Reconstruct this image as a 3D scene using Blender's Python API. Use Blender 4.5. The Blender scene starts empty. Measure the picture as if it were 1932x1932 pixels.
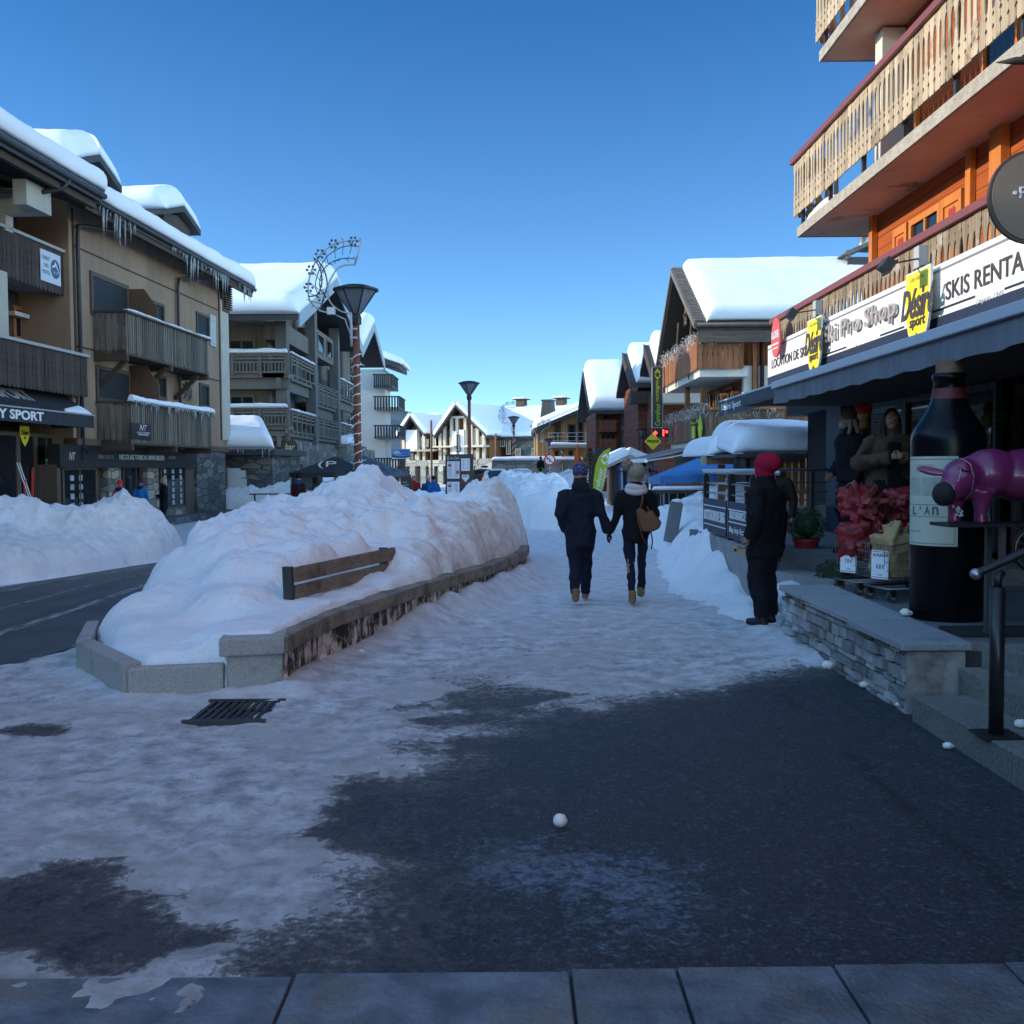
import bpy, math, random
import numpy as np
from mathutils import Matrix, Vector
R = math.radians
rnd = random.Random(11)
SC = bpy.context.scene
COL = SC.collection
# ------------------------------------------------------------------ camera geometry (photo pixels, 1932 wide)
CAMZ, FPX, CPX = 1.65, 1932.0, 966.0
PITCH, ROLL = R(2.43), R(0.4)
_w = Vector((0, math.cos(PITCH), -math.sin(PITCH)))
_u0 = Vector((0, math.sin(PITCH), math.cos(PITCH)))
_r = math.cos(ROLL) * Vector((1, 0, 0)) - math.sin(ROLL) * _u0
_u = math.cos(ROLL) * _u0 + math.sin(ROLL) * Vector((1, 0, 0))
CAMP = Vector((0, 0, CAMZ))
def ray(px, py):
    return _w + _r * ((px - CPX) / FPX) + _u * ((CPX - py) / FPX)
def G(px, py, z=0.0):
    d = ray(px, py); t = (z - CAMZ) / d.z
    return CAMP + d * t
def atY(px, py, Y):
    d = ray(px, py)
    return CAMP + d * (Y / d.y)
def onX(px, py, X):
    d = ray(px, py)
    return CAMP + d * (X / d.x)
def zg(x, y=0.0):
    return -0.03 * min(max(0.0, -x - 4.5), 9.0)
# ------------------------------------------------------------------ noise
class Noise:
    def __init__(s, seed):
        g = np.random.RandomState(seed); s.p = g.rand(256, 256)
    def v(s, x, y):
        xi = np.floor(x).astype(int); yi = np.floor(y).astype(int)
        fx = x - xi; fy = y - yi
        fx = fx * fx * fx * (fx * (fx * 6 - 15) + 10); fy = fy * fy * fy * (fy * (fy * 6 - 15) + 10)
        a = s.p[xi & 255, yi & 255]; b = s.p[(xi + 1) & 255, yi & 255]
        c = s.p[xi & 255, (yi + 1) & 255]; d = s.p[(xi + 1) & 255, (yi + 1) & 255]
        return (a * (1 - fx) + b * fx) * (1 - fy) + (c * (1 - fx) + d * fx) * fy
    def fbm(s, x, y, o=5, gain=.5):
        t = 0; a = 1.0; n = 0
        ca, sa = math.cos(.6), math.sin(.6)
        for k in range(o):
            t = t + a * (s.v(x + 17.3 * k, y + 9.1 * k) - .5); n += a
            x, y = (x * ca - y * sa) * 2.03, (x * sa + y * ca) * 2.03; a *= gain
        return t / n * 2
    def ridged(s, x, y, o=4):
        t = 0; a = 1.0; n = 0
        for k in range(o):
            t = t + a * (1 - np.abs(2 * s.v(x + 31.7 * k, y + 3.3 * k) - 1)); n += a
            x, y = x * 2.1, y * 2.1; a *= .5
        return t / n
NZ = Noise(3); NZ2 = Noise(8)
def sstep(a, b, x):
    t = np.clip((x - a) / (b - a), 0, 1); return t * t * (3 - 2 * t)
# ------------------------------------------------------------------ objects
WM = {}
def wm(o): return WM.get(o.name, Matrix.Identity(4)) if o else Matrix.Identity(4)
def tag(o, label=None, cat=None, group=None, kind=None):
    if label: o['label'] = label
    if cat: o['category'] = cat
    if group: o['group'] = group
    if kind: o['kind'] = kind
    return o
def thing(name, label, cat, loc=(0, 0, 0), rz=0.0, group=None):
    o = bpy.data.objects.new(name, None); COL.objects.link(o)
    o.location = loc; o.rotation_euler = (0, 0, rz); o.empty_display_size = .2
    WM[o.name] = Matrix.Translation(Vector(loc)) @ Matrix.Rotation(rz, 4, 'Z')
    return tag(o, label, cat, group)
def copy_tree(o, parent=None):
    c = o.copy(); COL.objects.link(c)
    if parent: c.parent = parent
    for ch in o.children: copy_tree(ch, c)
    return c
def place(o, loc, rz=0.0, label=None, scale=None):
    o.location = loc; o.rotation_euler = (0, 0, rz)
    if label: o['label'] = label
    if scale: o.scale = (scale,) * 3
    WM[o.name] = Matrix.Translation(Vector(loc)) @ Matrix.Rotation(rz, 4, 'Z')
    return o
class MB:
    def __init__(s, T=None): s.v = []; s.f = []; s.mi = []; s.T = T; s.cm = 0
    def _add(s, vs, fs):
        n = len(s.v)
        if s.T is not None: vs = [s.T @ Vector(p) for p in vs]
        s.v.extend([tuple(p) for p in vs]); s.f.extend([tuple(i + n for i in f) for f in fs])
        s.mi.extend([s.cm] * len(fs)); return s
    def box(s, a0, a1, b0, b1, c0, c1, M=None):
        vs = [(a, b, c) for c in (c0, c1) for b in (b0, b1) for a in (a0, a1)]
        if M is not None: vs = [M @ Vector(p) for p in vs]
        return s._add(vs, [(0, 2, 3, 1), (4, 5, 7, 6), (0, 1, 5, 4), (2, 6, 7, 3), (0, 4, 6, 2), (1, 3, 7, 5)])
    def beam(s, p, q, w, h, up=(0, 0, 1)):
        p = Vector(p); q = Vector(q); d = (q - p).normalized(); U = Vector(up)
        x = d.cross(U)
        if x.length < 1e-4: x = d.cross(Vector((0, 1, 0)))
        x.normalize(); y = x.cross(d).normalized(); vs = []
        for c in (p, q):
            for a, b in ((-1, -1), (1, -1), (1, 1), (-1, 1)): vs.append(c + x * (a * w / 2) + y * (b * h / 2))
        return s._add(vs, [(3, 2, 1, 0), (4, 5, 6, 7), (0, 1, 5, 4), (1, 2, 6, 5), (2, 3, 7, 6), (3, 0, 4, 7)])
    def prism(s, poly, c0, c1, M=None):
        n = len(poly)
        vs = [(a, b, c0) for a, b in poly] + [(a, b, c1) for a, b in poly]
        if M is not None: vs = [M @ Vector(p) for p in vs]
        fs = [tuple(range(n - 1, -1, -1)), tuple(range(n, 2 * n))] + [(i, (i + 1) % n, n + (i + 1) % n, n + i) for i in range(n)]
        return s._add(vs, fs)
    def tube(s, pts, r, n=8, closed=False, cap=True):
        pts = [Vector(p) for p in pts]; m = len(pts)
        rs = r if isinstance(r, (list, tuple)) else [r] * m
        vs = []; prev = None
        for i in range(m):
            if closed: d = pts[(i + 1) % m] - pts[i - 1]
            else: d = pts[min(i + 1, m - 1)] - pts[max(i - 1, 0)]
            if d.length < 1e-9: d = Vector((0, 0, 1))
            d.normalize()
            if prev is None:
                a = Vector((0, 0, 1)) if abs(d.z) < .9 else Vector((1, 0, 0))
                x = d.cross(a).normalized()
            else:
                x = (prev - d * prev.dot(d))
                x = x.normalized() if x.length > 1e-6 else d.orthogonal().normalized()
            prev = x; y = d.cross(x)
            for k in range(n):
                t = 2 * math.pi * k / n
                vs.append(pts[i] + (x * math.cos(t) + y * math.sin(t)) * rs[i])
        fs = []
        for i in range(m if closed else m - 1):
            for k in range(n):
                a = i * n + k; b = i * n + (k + 1) % n; c = ((i + 1) % m) * n
                fs.append((a, b, c + (k + 1) % n, c + k))
        if cap and not closed:
            fs.append(tuple(range(n - 1, -1, -1))); fs.append(tuple((m - 1) * n + k for k in range(n)))
        return s._add(vs, fs)
    def lathe(s, prof, n=24, c=(0, 0, 0), a0=0.0, a1=2 * math.pi, M=None):
        full = abs(a1 - a0 - 2 * math.pi) < 1e-6; m = n if full else n + 1
        vs = []
        for r, z in prof:
            for k in range(m):
                t = a0 + (a1 - a0) * k / n
                vs.append((c[0] + r * math.cos(t), c[1] + r * math.sin(t), c[2] + z))
        if M is not None: vs = [M @ Vector(p) for p in vs]
        fs = []
        for i in range(len(prof) - 1):
            for k in range(n):
                k2 = (k + 1) % m
                fs.append((i * m + k, i * m + k2, (i + 1) * m + k2, (i + 1) * m + k))
        return s._add(vs, fs)
    def ball(s, c, r, n=12, m=8, M=None, bump=0, seed=0):
        r = r if isinstance(r, (list, tuple)) else (r, r, r)
        g = random.Random(seed); vs = []; c = Vector(c)
        for i in range(m + 1):
            ph = math.pi * i / m - math.pi / 2
            for k in range(n):
                t = 2 * math.pi * k / n
                q = 1 + (g.uniform(-bump, bump) if bump and 0 < i < m else 0)
                p = Vector((math.cos(ph) * math.cos(t) * r[0], math.cos(ph) * math.sin(t) * r[1], math.sin(ph) * r[2])) * q
                vs.append(c + (M @ p if M is not None else p))
        fs = [(i * n + k, i * n + (k + 1) % n, (i + 1) * n + (k + 1) % n, (i + 1) * n + k) for i in range(m) for k in range(n)]
        return s._add(vs, fs)
    def quad(s, a, b, c, d): return s._add([a, b, c, d], [(0, 1, 2, 3)])
    def grid(s, P):           # P: array (nu, nv, 3)
        nu, nv = P.shape[:2]
        vs = [tuple(p) for p in P.reshape(-1, 3)]
        fs = [(i * nv + j, (i + 1) * nv + j, (i + 1) * nv + j + 1, i * nv + j + 1) for i in range(nu - 1) for j in range(nv - 1)]
        return s._add(vs, fs)
    def build(s, name, mat, parent=None, smooth=False, bevel=0, remesh=0, smoothit=0, label=None, auto=None):
        me = bpy.data.meshes.new(name)
        inv = wm(parent).inverted() if parent else None
        vs = [tuple(inv @ Vector(p)) for p in s.v] if inv is not None and inv != Matrix.Identity(4) else s.v
        me.from_pydata(vs, [], s.f)
        for m_ in (mat if isinstance(mat, (list, tuple)) else [mat]): me.materials.append(m_)
        if any(s.mi): me.polygons.foreach_set('material_index', s.mi)
        if smooth: me.polygons.foreach_set('use_smooth', [True] * len(s.f))
        me.update()
        o = bpy.data.objects.new(name, me); COL.objects.link(o)
        if parent: o.parent = parent; WM[o.name] = wm(parent)
        if label: o['label'] = label
        if bevel:
            b = o.modifiers.new('b', 'BEVEL'); b.width = bevel; b.segments = 2; b.limit_method = 'ANGLE'; b.angle_limit = R(40)
        if remesh:
            m_ = o.modifiers.new('r', 'REMESH'); m_.mode = 'VOXEL'; m_.voxel_size = remesh; m_.use_smooth_shade = True
            if smoothit:
                q = o.modifiers.new('s', 'SMOOTH'); q.factor = .5; q.iterations = smoothit
        return o
# ------------------------------------------------------------------ facade frames: local (s along, z up, n outward)
class Fac:
    def __init__(f, o, d):
        d = Vector((d[0], d[1], 0)).normalized(); f.d = d
        f.n = d.cross(Vector((0, 0, 1))).normalized()
        f.o = Vector((o[0], o[1], 0))
        f.M = Matrix(((d.x, 0, f.n.x, f.o.x), (d.y, 0, f.n.y, f.o.y), (0, 1, 0, 0), (0, 0, 0, 1)))
    def sz(f, px, py, n=0.0):
        r = ray(px, py); o = f.o + f.n * n
        t = (o - CAMP).dot(f.n) / r.dot(f.n); p = CAMP + r * t
        return ((p - f.o).dot(f.d), p.z)
    def P(f, s, z, n=0.0): return f.M @ Vector((s, z, n))
    def mb(f): return MB(f.M)
# ------------------------------------------------------------------ lettering
def letters(name, s, M4, box, mat, parent=None, extrude=.01, bold=0.0, shear=0.0, fit='both', align='c', label=None, flip=False):
    """text fitted into box=(x0,x1,y0,y1) of the plane M4 (x right, y up, z out)"""
    cu = bpy.data.curves.new('t', 'FONT'); cu.body = s; cu.size = 1; cu.extrude = 0.0; cu.offset = bold; cu.shear = shear; cu.resolution_u = 3
    ob = bpy.data.objects.new('t', cu); me = bpy.data.meshes.new_from_object(ob)
    bpy.data.objects.remove(ob); bpy.data.curves.remove(cu)
    co = np.zeros(len(me.vertices) * 3); me.vertices.foreach_get('co', co); co = co.reshape(-1, 3)
    lo = co.min(0); hi = co.max(0); w, h = hi[0] - lo[0], hi[1] - lo[1]
    x0, x1, y0, y1 = box; sx, sy = (x1 - x0) / w, (y1 - y0) / h
    if fit == 'h': sx = min(sy, sx)
    if fit == 'w': sy = sx
    off = (x1 - x0 - sx * w) / 2 if align == 'c' else (0 if align == 'l' else x1 - x0 - sx * w)
    offy = (y1 - y0 - sy * h) / 2
    polys = [tuple(p.vertices) for p in me.polygons]; n = len(co)
    P = [((p[0] - lo[0]) * sx + x0 + off, (p[1] - lo[1]) * sy + y0 + offy) for p in co]
    bpy.data.meshes.remove(me)
    b = MB(M4); cnt = {}
    for f in polys:
        for i in range(len(f)):
            e = (f[i], f[(i + 1) % len(f)]); cnt[e] = 1
    fs = [f for f in polys]
    vs = [(x, y, extrude) for x, y in P] + [(x, y, 0) for x, y in P]
    for (a, c) in list(cnt):
        if (c, a) not in cnt: fs.append((c, a, a + n, c + n))
    b._add(vs, fs)
    return b.build(name, mat, parent, label=label)
def planeM(o, x, y):
    x = Vector(x).normalized(); y = Vector(y); y = (y - x * y.dot(x)).normalized(); z = x.cross(y); o = Vector(o)
    return Matrix(((x.x, y.x, z.x, o.x), (x.y, y.y, z.y, o.y), (x.z, y.z, z.z, o.z), (0, 0, 0, 1)))
def disc(r, n=32, c=(0, 0), ry=None): return [(c[0] + r * math.cos(2 * math.pi * k / n), c[1] + (ry or r) * math.sin(2 * math.pi * k / n)) for k in range(n)]
# ------------------------------------------------------------------ snow lying on a slope: corners A,B (lower edge) C,D (upper edge)
def snow_on(name, A, B, C, D, thick, parent, mat, e=.5, amp=.06, res=.25, seed=0, over=.12, drop=0.0, nscale=.5, label=None, edges=(1, 1, 1, 1)):
    A, B, C, D = (Vector(p) for p in (A, B, C, D))
    Lu = max((B - A).length, (C - D).length); Lv = max((D - A).length, (C - B).length)
    N = (B - A).cross(D - A).normalized()
    if N.z < 0: N = -N
    def axis(L, ee):
        k = [0, .03, .08, .16, .28, .45, .7, 1.0]; a = [min(x * ee, L / 2) for x in k]
        n = max(2, int((L - 2 * ee) / res)) if L > 2 * ee else 1
        mid = [ee + (L - 2 * ee) * i / n for i in range(1, n)] if L > 2 * ee else []
        return np.array(sorted(set([round(x, 4) for x in a + mid + [L - x for x in a]])))
    us = axis(Lu, e); vs = axis(Lv, e)
    U, V = np.meshgrid(us, vs, indexing='ij')
    def prof(d):
        t = np.clip(d / e, 0, 1); return np.sqrt(np.clip(1 - (1 - t) ** 2.2, 0, 1))
    big = np.full_like(U, 99.)
    h = prof(U if edges[0] else big) * prof(Lu - U if edges[1] else big) * prof(V if edges[2] else big) * prof(Lv - V if edges[3] else big)
    H = thick * h + amp * NZ.fbm(U * nscale + seed * 7.7, V * nscale + seed * 3.1, 4) * h + .25 * amp * NZ2.fbm(U * 3 + seed, V * 3, 3) * h
    Z = []
    uu = U / Lu; vv = V / Lv
    An, Bn, Cn, Dn = (np.array(p) for p in (A, B, C, D))
    base = (An * ((1 - uu) * (1 - vv))[..., None] + Bn * (uu * (1 - vv))[..., None] + Cn * (uu * vv)[..., None] + Dn * ((1 - uu) * vv)[..., None])
    down = np.array((A - D).normalized())
    bul = np.exp(-((V - .1 * e) / (e * .5)) ** 2) * over * (h ** .5) * (.6 + .8 * NZ2.v(U * 1.1 + seed, V * 0)) if edges[2] else 0 * V
    Pt = base + np.array(N) * H[..., None] + down * bul[..., None] + np.array((0, 0, -1.0)) * (bul * drop)[..., None]
    b = MB(); b.grid(Pt)
    lo = base - np.array(N) * .01
    n0 = len(b.v); b.grid(lo[:, ::-1])
    nu, nv = U.shape
    def t(i, j): return i * nv + j
    def l(i, j): return n0 + i * nv + (nv - 1 - j)
    for i in range(nu - 1):
        for j in (0, nv - 1):
            q = (t(i, j), l(i, j), l(i + 1, j), t(i + 1, j)); b.f.append(q if j else q[::-1]); b.mi.append(0)
    for j in range(nv - 1):
        for i in (0, nu - 1):
            q = (t(i, j), t(i, j + 1), l(i, j + 1), l(i, j)); b.f.append(q if i else q[::-1]); b.mi.append(0)
    return b.build(name, mat, parent, smooth=True, label=label)
# ------------------------------------------------------------------ materials
_mc = {}
def newmat(name):
    m = bpy.data.materials.new(name); m.use_nodes = True; nt = m.node_tree
    return m, nt, nt.nodes['Principled BSDF'], nt.nodes.new, nt.links.new
def rgba(c): return (c[0], c[1], c[2], 1)
def pm(name, col, col2=None, rough=.65, metal=0.0, ns=3.0, st=(1, 1, 1), bump=0.0, bs=30.0, bst=(1, 1, 1), isl=0.0, lo=.35, hi=.65, spec=.4, emit=0, detail=6, col3=None, n3=1.2, l3=.55, h3=.7, coat=0, bdist=.02, trans=0):
    if name in _mc: return _mc[name]
    m, nt, B, N, L = newmat(name)
    B.inputs['Roughness'].default_value = rough; B.inputs['Metallic'].default_value = metal
    B.inputs['Specular IOR Level'].default_value = spec
    if coat: B.inputs['Coat Weight'].default_value = coat; B.inputs['Coat Roughness'].default_value = .1
    tc = N('ShaderNodeTexCoord')
    out = None
    if col2 is not None:
        mp = N('ShaderNodeMapping'); mp.inputs['Scale'].default_value = st; L(tc.outputs['Object'], mp.inputs['Vector'])
        nz = N('ShaderNodeTexNoise'); nz.inputs['Scale'].default_value = ns; nz.inputs['Detail'].default_value = detail; nz.inputs['Roughness'].default_value = .6
        L(mp.outputs[0], nz.inputs['Vector'])
        cr = N('ShaderNodeMapRange'); cr.inputs['From Min'].default_value = lo; cr.inputs['From Max'].default_value = hi; L(nz.outputs['Fac'], cr.inputs['Value'])
        mx = N('ShaderNodeMix'); mx.data_type = 'RGBA'; mx.inputs['A'].default_value = rgba(col); mx.inputs['B'].default_value = rgba(col2)
        L(cr.outputs[0], mx.inputs['Factor']); out = mx.outputs['Result']
    else:
        c = N('ShaderNodeRGB'); c.outputs[0].default_value = rgba(col); out = c.outputs[0]
    if col3 is not None:
        nz = N('ShaderNodeTexNoise'); nz.inputs['Scale'].default_value = n3; nz.inputs['Detail'].default_value = 7; nz.inputs['Roughness'].default_value = .65
        L(tc.outputs['Object'], nz.inputs['Vector'])
        cr = N('ShaderNodeMapRange'); cr.inputs['From Min'].default_value = l3; cr.inputs['From Max'].default_value = h3; L(nz.outputs['Fac'], cr.inputs['Value'])
        mx = N('ShaderNodeMix'); mx.data_type = 'RGBA'; L(out, mx.inputs['A']); mx.inputs['B'].default_value = rgba(col3); L(cr.outputs[0], mx.inputs['Factor']); out = mx.outputs['Result']
    if isl:
        g = N('ShaderNodeNewGeometry'); mr = N('ShaderNodeMapRange'); mr.inputs['To Min'].default_value = 1 - isl; mr.inputs['To Max'].default_value = 1 + isl
        L(g.outputs['Random Per Island'], mr.inputs['Value'])
        hs = N('ShaderNodeHueSaturation'); L(mr.outputs[0], hs.inputs['Value']); L(out, hs.inputs['Color']); out = hs.outputs[0]
    L(out, B.inputs['Base Color'])
    if emit: L(out, B.inputs['Emission Color']); B.inputs['Emission Strength'].default_value = emit
    if bump:
        mp = N('ShaderNodeMapping'); mp.inputs['Scale'].default_value = bst; L(tc.outputs['Object'], mp.inputs['Vector'])
        nz = N('ShaderNodeTexNoise'); nz.inputs['Scale'].default_value = bs; nz.inputs['Detail'].default_value = 5; L(mp.outputs[0], nz.inputs['Vector'])
        bp = N('ShaderNodeBump'); bp.inputs['Strength'].default_value = bump; bp.inputs['Distance'].default_value = bdist; L(nz.outputs['Fac'], bp.inputs['Height']); L(bp.outputs[0], B.inputs['Normal'])
    _mc[name] = m; return m
def wood(name, c1, c2, isl=.25, ax='z', rough=.75, ns=1.0, c3=None):
    st = {'z': (26, 26, 1.6), 'x': (1.6, 26, 26), 'y': (26, 1.6, 26)}[ax]
    return pm(name, c1, c2, rough=rough, ns=ns, st=st, isl=isl, bump=.35, bs=1.0, bst=tuple(q * 2 for q in st), spec=.25, lo=.3, hi=.7, bdist=.01, col3=c3, n3=2.2)
def planked(name, c1, c2, width=.14, ax=(0, 0, 1), isl=.2, gap=.06, rough=.75, grain='z'):
    """boarded wall: board index from one object axis, dark gap lines, grain along the boards"""
    if name in _mc: return _mc[name]
    m, nt, B, N, L = newmat(name); B.inputs['Roughness'].default_value = rough; B.inputs['Specular IOR Level'].default_value = .25
    tc = N('ShaderNodeTexCoord'); d = N('ShaderNodeVectorMath'); d.operation = 'DOT_PRODUCT'; d.inputs[1].default_value = tuple(a / width for a in ax); L(tc.outputs['Object'], d.inputs[0])
    fl = N('ShaderNodeMath'); fl.operation = 'FLOOR'; L(d.outputs['Value'], fl.inputs[0])
    fr = N('ShaderNodeMath'); fr.operation = 'FRACT'; L(d.outputs['Value'], fr.inputs[0])
    wn = N('ShaderNodeTexWhiteNoise'); wn.noise_dimensions = '1D'; L(fl.outputs[0], wn.inputs['W'])
    st = {'z': (22, 22, 1.4), 'h': (1.4, 1.4, 30)}[grain]
    mp = N('ShaderNodeMapping'); mp.inputs['Scale'].default_value = st; L(tc.outputs['Object'], mp.inputs['Vector'])
    ad = N('ShaderNodeVectorMath'); L(mp.outputs[0], ad.inputs[0]); L(wn.outputs['Color'], ad.inputs[1])
    nz = N('ShaderNodeTexNoise'); nz.inputs['Scale'].default_value = 1; nz.inputs['Detail'].default_value = 6; L(ad.outputs[0], nz.inputs['Vector'])
    mx = N('ShaderNodeMix'); mx.data_type = 'RGBA'; mx.inputs['A'].default_value = rgba(c1); mx.inputs['B'].default_value = rgba(c2)
    cr = N('ShaderNodeMapRange'); cr.inputs['From Min'].default_value = .3; cr.inputs['From Max'].default_value = .7; L(nz.outputs['Fac'], cr.inputs['Value']); L(cr.outputs[0], mx.inputs['Factor'])
    mr = N('ShaderNodeMapRange'); mr.inputs['To Min'].default_value = 1 - isl; mr.inputs['To Max'].default_value = 1 + isl; L(wn.outputs['Value'], mr.inputs['Value'])
    gp = N('ShaderNodeMath'); gp.operation = 'GREATER_THAN'; gp.inputs[1].default_value = gap; L(fr.outputs[0], gp.inputs[0])
    ml = N('ShaderNodeMath'); ml.operation = 'MULTIPLY'; L(mr.outputs[0], ml.inputs[0])
    g2 = N('ShaderNodeMapRange'); g2.inputs['To Min'].default_value = .3; L(gp.outputs[0], g2.inputs['Value']); L(g2.outputs[0], ml.inputs[1])
    hs = N('ShaderNodeHueSaturation'); L(ml.outputs[0], hs.inputs['Value']); L(mx.outputs['Result'], hs.inputs['Color']); L(hs.outputs[0], B.inputs['Base Color'])
    bp = N('ShaderNodeBump'); bp.inputs['Strength'].default_value = .6; bp.inputs['Distance'].default_value = .02; L(gp.outputs[0], bp.inputs['Height']); L(bp.outputs[0], B.inputs['Normal'])
    _mc[name] = m; return m
def stonewall(name, cols, scale=4.0, st=(1, 1, 2.0), mortar=(.25, .24, .22), bump=.8, gap=.06):
    if name in _mc: return _mc[name]
    m, nt, B, N, L = newmat(name); B.inputs['Roughness'].default_value = .85; B.inputs['Specular IOR Level'].default_value = .25
    tc = N('ShaderNodeTexCoord'); mp = N('ShaderNodeMapping'); mp.inputs['Scale'].default_value = st; L(tc.outputs['Object'], mp.inputs['Vector'])
    nw = N('ShaderNodeTexNoise'); nw.inputs['Scale'].default_value = scale * .8; L(mp.outputs[0], nw.inputs['Vector'])
    ml = N('ShaderNodeMix'); ml.data_type = 'VECTOR'; ml.inputs['Factor'].default_value = .06; L(mp.outputs[0], ml.inputs['A']); L(nw.outputs['Color'], ml.inputs['B'])
    v = N('ShaderNodeTexVoronoi'); v.inputs['Scale'].default_value = scale; v.inputs['Randomness'].default_value = .85; L(ml.outputs['Result'], v.inputs['Vector'])
    e = N('ShaderNodeTexVoronoi'); e.feature = 'DISTANCE_TO_EDGE'; e.inputs['Scale'].default_value = scale; e.inputs['Randomness'].default_value = .85; L(ml.outputs['Result'], e.inputs['Vector'])
    sp = N('ShaderNodeSeparateColor'); L(v.outputs['Color'], sp.inputs[0])
    cr = N('ShaderNodeValToRGB'); cr.color_ramp.interpolation = 'CONSTANT'
    while len(cr.color_ramp.elements) < len(cols): cr.color_ramp.elements.new(.5)
    for i, c in enumerate(cols): cr.color_ramp.elements[i].position = i / len(cols); cr.color_ramp.elements[i].color = rgba(c)
    L(sp.outputs[0], cr.inputs[0])
    nz = N('ShaderNodeTexNoise'); nz.inputs['Scale'].default_value = 25; nz.inputs['Detail'].default_value = 6; L(tc.outputs['Object'], nz.inputs['Vector'])
    mr = N('ShaderNodeMapRange'); mr.inputs['To Min'].default_value = .65; mr.inputs['To Max'].default_value = 1.3; L(nz.outputs['Fac'], mr.inputs['Value'])
    hs = N('ShaderNodeHueSaturation'); L(cr.outputs[0], hs.inputs['Color']); L(mr.outputs[0], hs.inputs['Value'])
    g = N('ShaderNodeMapRange'); g.inputs['From Min'].default_value = gap * .4; g.inputs['From Max'].default_value = gap; L(e.outputs['Distance'], g.inputs['Value'])
    mx = N('ShaderNodeMix'); mx.data_type = 'RGBA'; mx.inputs['A'].default_value = rgba(mortar); L(hs.outputs[0], mx.inputs['B']); L(g.outputs[0], mx.inputs['Factor']); L(mx.outputs['Result'], B.inputs['Base Color'])
    ad = N('ShaderNodeMath'); ad.operation = 'MULTIPLY_ADD'; ad.inputs[1].default_value = .35; L(nz.outputs['Fac'], ad.inputs[0]); L(g.outputs[0], ad.inputs[2])
    bp = N('ShaderNodeBump'); bp.inputs['Strength'].default_value = bump; bp.inputs['Distance'].default_value = .03; L(ad.outputs[0], bp.inputs['Height']); L(bp.outputs[0], B.inputs['Normal'])
    _mc[name] = m; return m
def glassmat(name, c=(.012, .016, .018), rough=.04, spec=.6):
    return pm(name, c, rough=rough, spec=spec)
def snowmat(name, dirt=(.55, .47, .38), amount=(.58, .78), ds=1.1, bump=.5, bs=9.0, top=(.84, .86, .89), crumb=True):
    if name in _mc: return _mc[name]
    m, nt, B, N, L = newmat(name); B.inputs['Roughness'].default_value = .8; B.inputs['Specular IOR Level'].default_value = .2
    tc = N('ShaderNodeTexCoord')
    nz = N('ShaderNodeTexNoise'); nz.inputs['Scale'].default_value = ds; nz.inputs['Detail'].default_value = 8; nz.inputs['Roughness'].default_value = .62; L(tc.outputs['Object'], nz.inputs['Vector'])
    cr = N('ShaderNodeMapRange'); cr.inputs['From Min'].default_value = amount[0]; cr.inputs['From Max'].default_value = amount[1]; L(nz.outputs['Fac'], cr.inputs['Value'])
    at = N('ShaderNodeAttribute'); at.attribute_name = 'dirt'
    nz3 = N('ShaderNodeTexNoise'); nz3.inputs['Scale'].default_value = 6; nz3.inputs['Detail'].default_value = 8; nz3.inputs['Roughness'].default_value = .7; L(tc.outputs['Object'], nz3.inputs['Vector'])
    mr = N('ShaderNodeMapRange'); mr.inputs['From Min'].default_value = .35; mr.inputs['From Max'].default_value = .68; L(nz3.outputs['Fac'], mr.inputs['Value'])
    ma = N('ShaderNodeMath'); ma.operation = 'MULTIPLY'; L(at.outputs['Fac'], ma.inputs[0]); L(mr.outputs[0], ma.inputs[1])
    mm = N('ShaderNodeMath'); mm.operation = 'MAXIMUM'; L(cr.outputs[0], mm.inputs[0]); L(ma.outputs[0], mm.inputs[1])
    mx = N('ShaderNodeMix'); mx.data_type = 'RGBA'; mx.inputs['A'].default_value = rgba(top); mx.inputs['B'].default_value = rgba(dirt); L(mm.outputs[0], mx.inputs['Factor']); L(mx.outputs['Result'], B.inputs['Base Color'])
    n1 = N('ShaderNodeTexNoise'); n1.inputs['Scale'].default_value = bs; n1.inputs['Detail'].default_value = 8; n1.inputs['Roughness'].default_value = .6; L(tc.outputs['Object'], n1.inputs['Vector'])
    n2 = N('ShaderNodeTexNoise'); n2.inputs['Scale'].default_value = bs * 8; n2.inputs['Detail'].default_value = 3; L(tc.outputs['Object'], n2.inputs['Vector'])
    ad = N('ShaderNodeMath'); ad.operation = 'MULTIPLY_ADD'; ad.inputs[1].default_value = .25; L(n2.outputs['Fac'], ad.inputs[0]); L(n1.outputs['Fac'], ad.inputs[2])
    bp = N('ShaderNodeBump'); bp.inputs['Strength'].default_value = bump; bp.inputs['Distance'].default_value = .06; L(ad.outputs[0], bp.inputs['Height']); L(bp.outputs[0], B.inputs['Normal'])
    _mc[name] = m; return m
SNOW_ROOF = snowmat('snow_roof', bump=.3, bs=3, amount=(.68, .9), ds=.7, dirt=(.6, .57, .52), top=(.80, .81, .82))
DPANE = pm('dark_pane', (.012, .014, .016), rough=.45, spec=.12)
SNOW_BANK = snowmat('snow_bank', bump=.7, bs=10, amount=(.62, .84), ds=.9, dirt=(.58, .52, .45), top=(.86, .88, .91))
SNOW_CAP = snowmat('snow_cap', bump=.4, bs=14, amount=(.7, .9))
SNOW_FAR = pm('snow_far', (.84, .86, .88), (.78, .8, .84), rough=.8, bump=.3, bs=2, ns=.6, spec=.2)
GLASS = glassmat('dark_glass', spec=.3)
BLACK = pm('black_metal', (.012, .012, .014), rough=.45, spec=.4)
DARKM = pm('dark_metal', (.03, .032, .036), (.045, .046, .05), rough=.5)
GREYM = pm('grey_metal', (.35, .36, .38), rough=.35, metal=.8)
WHITE = pm('white_paint', (.78, .78, .77), rough=.5)
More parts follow.
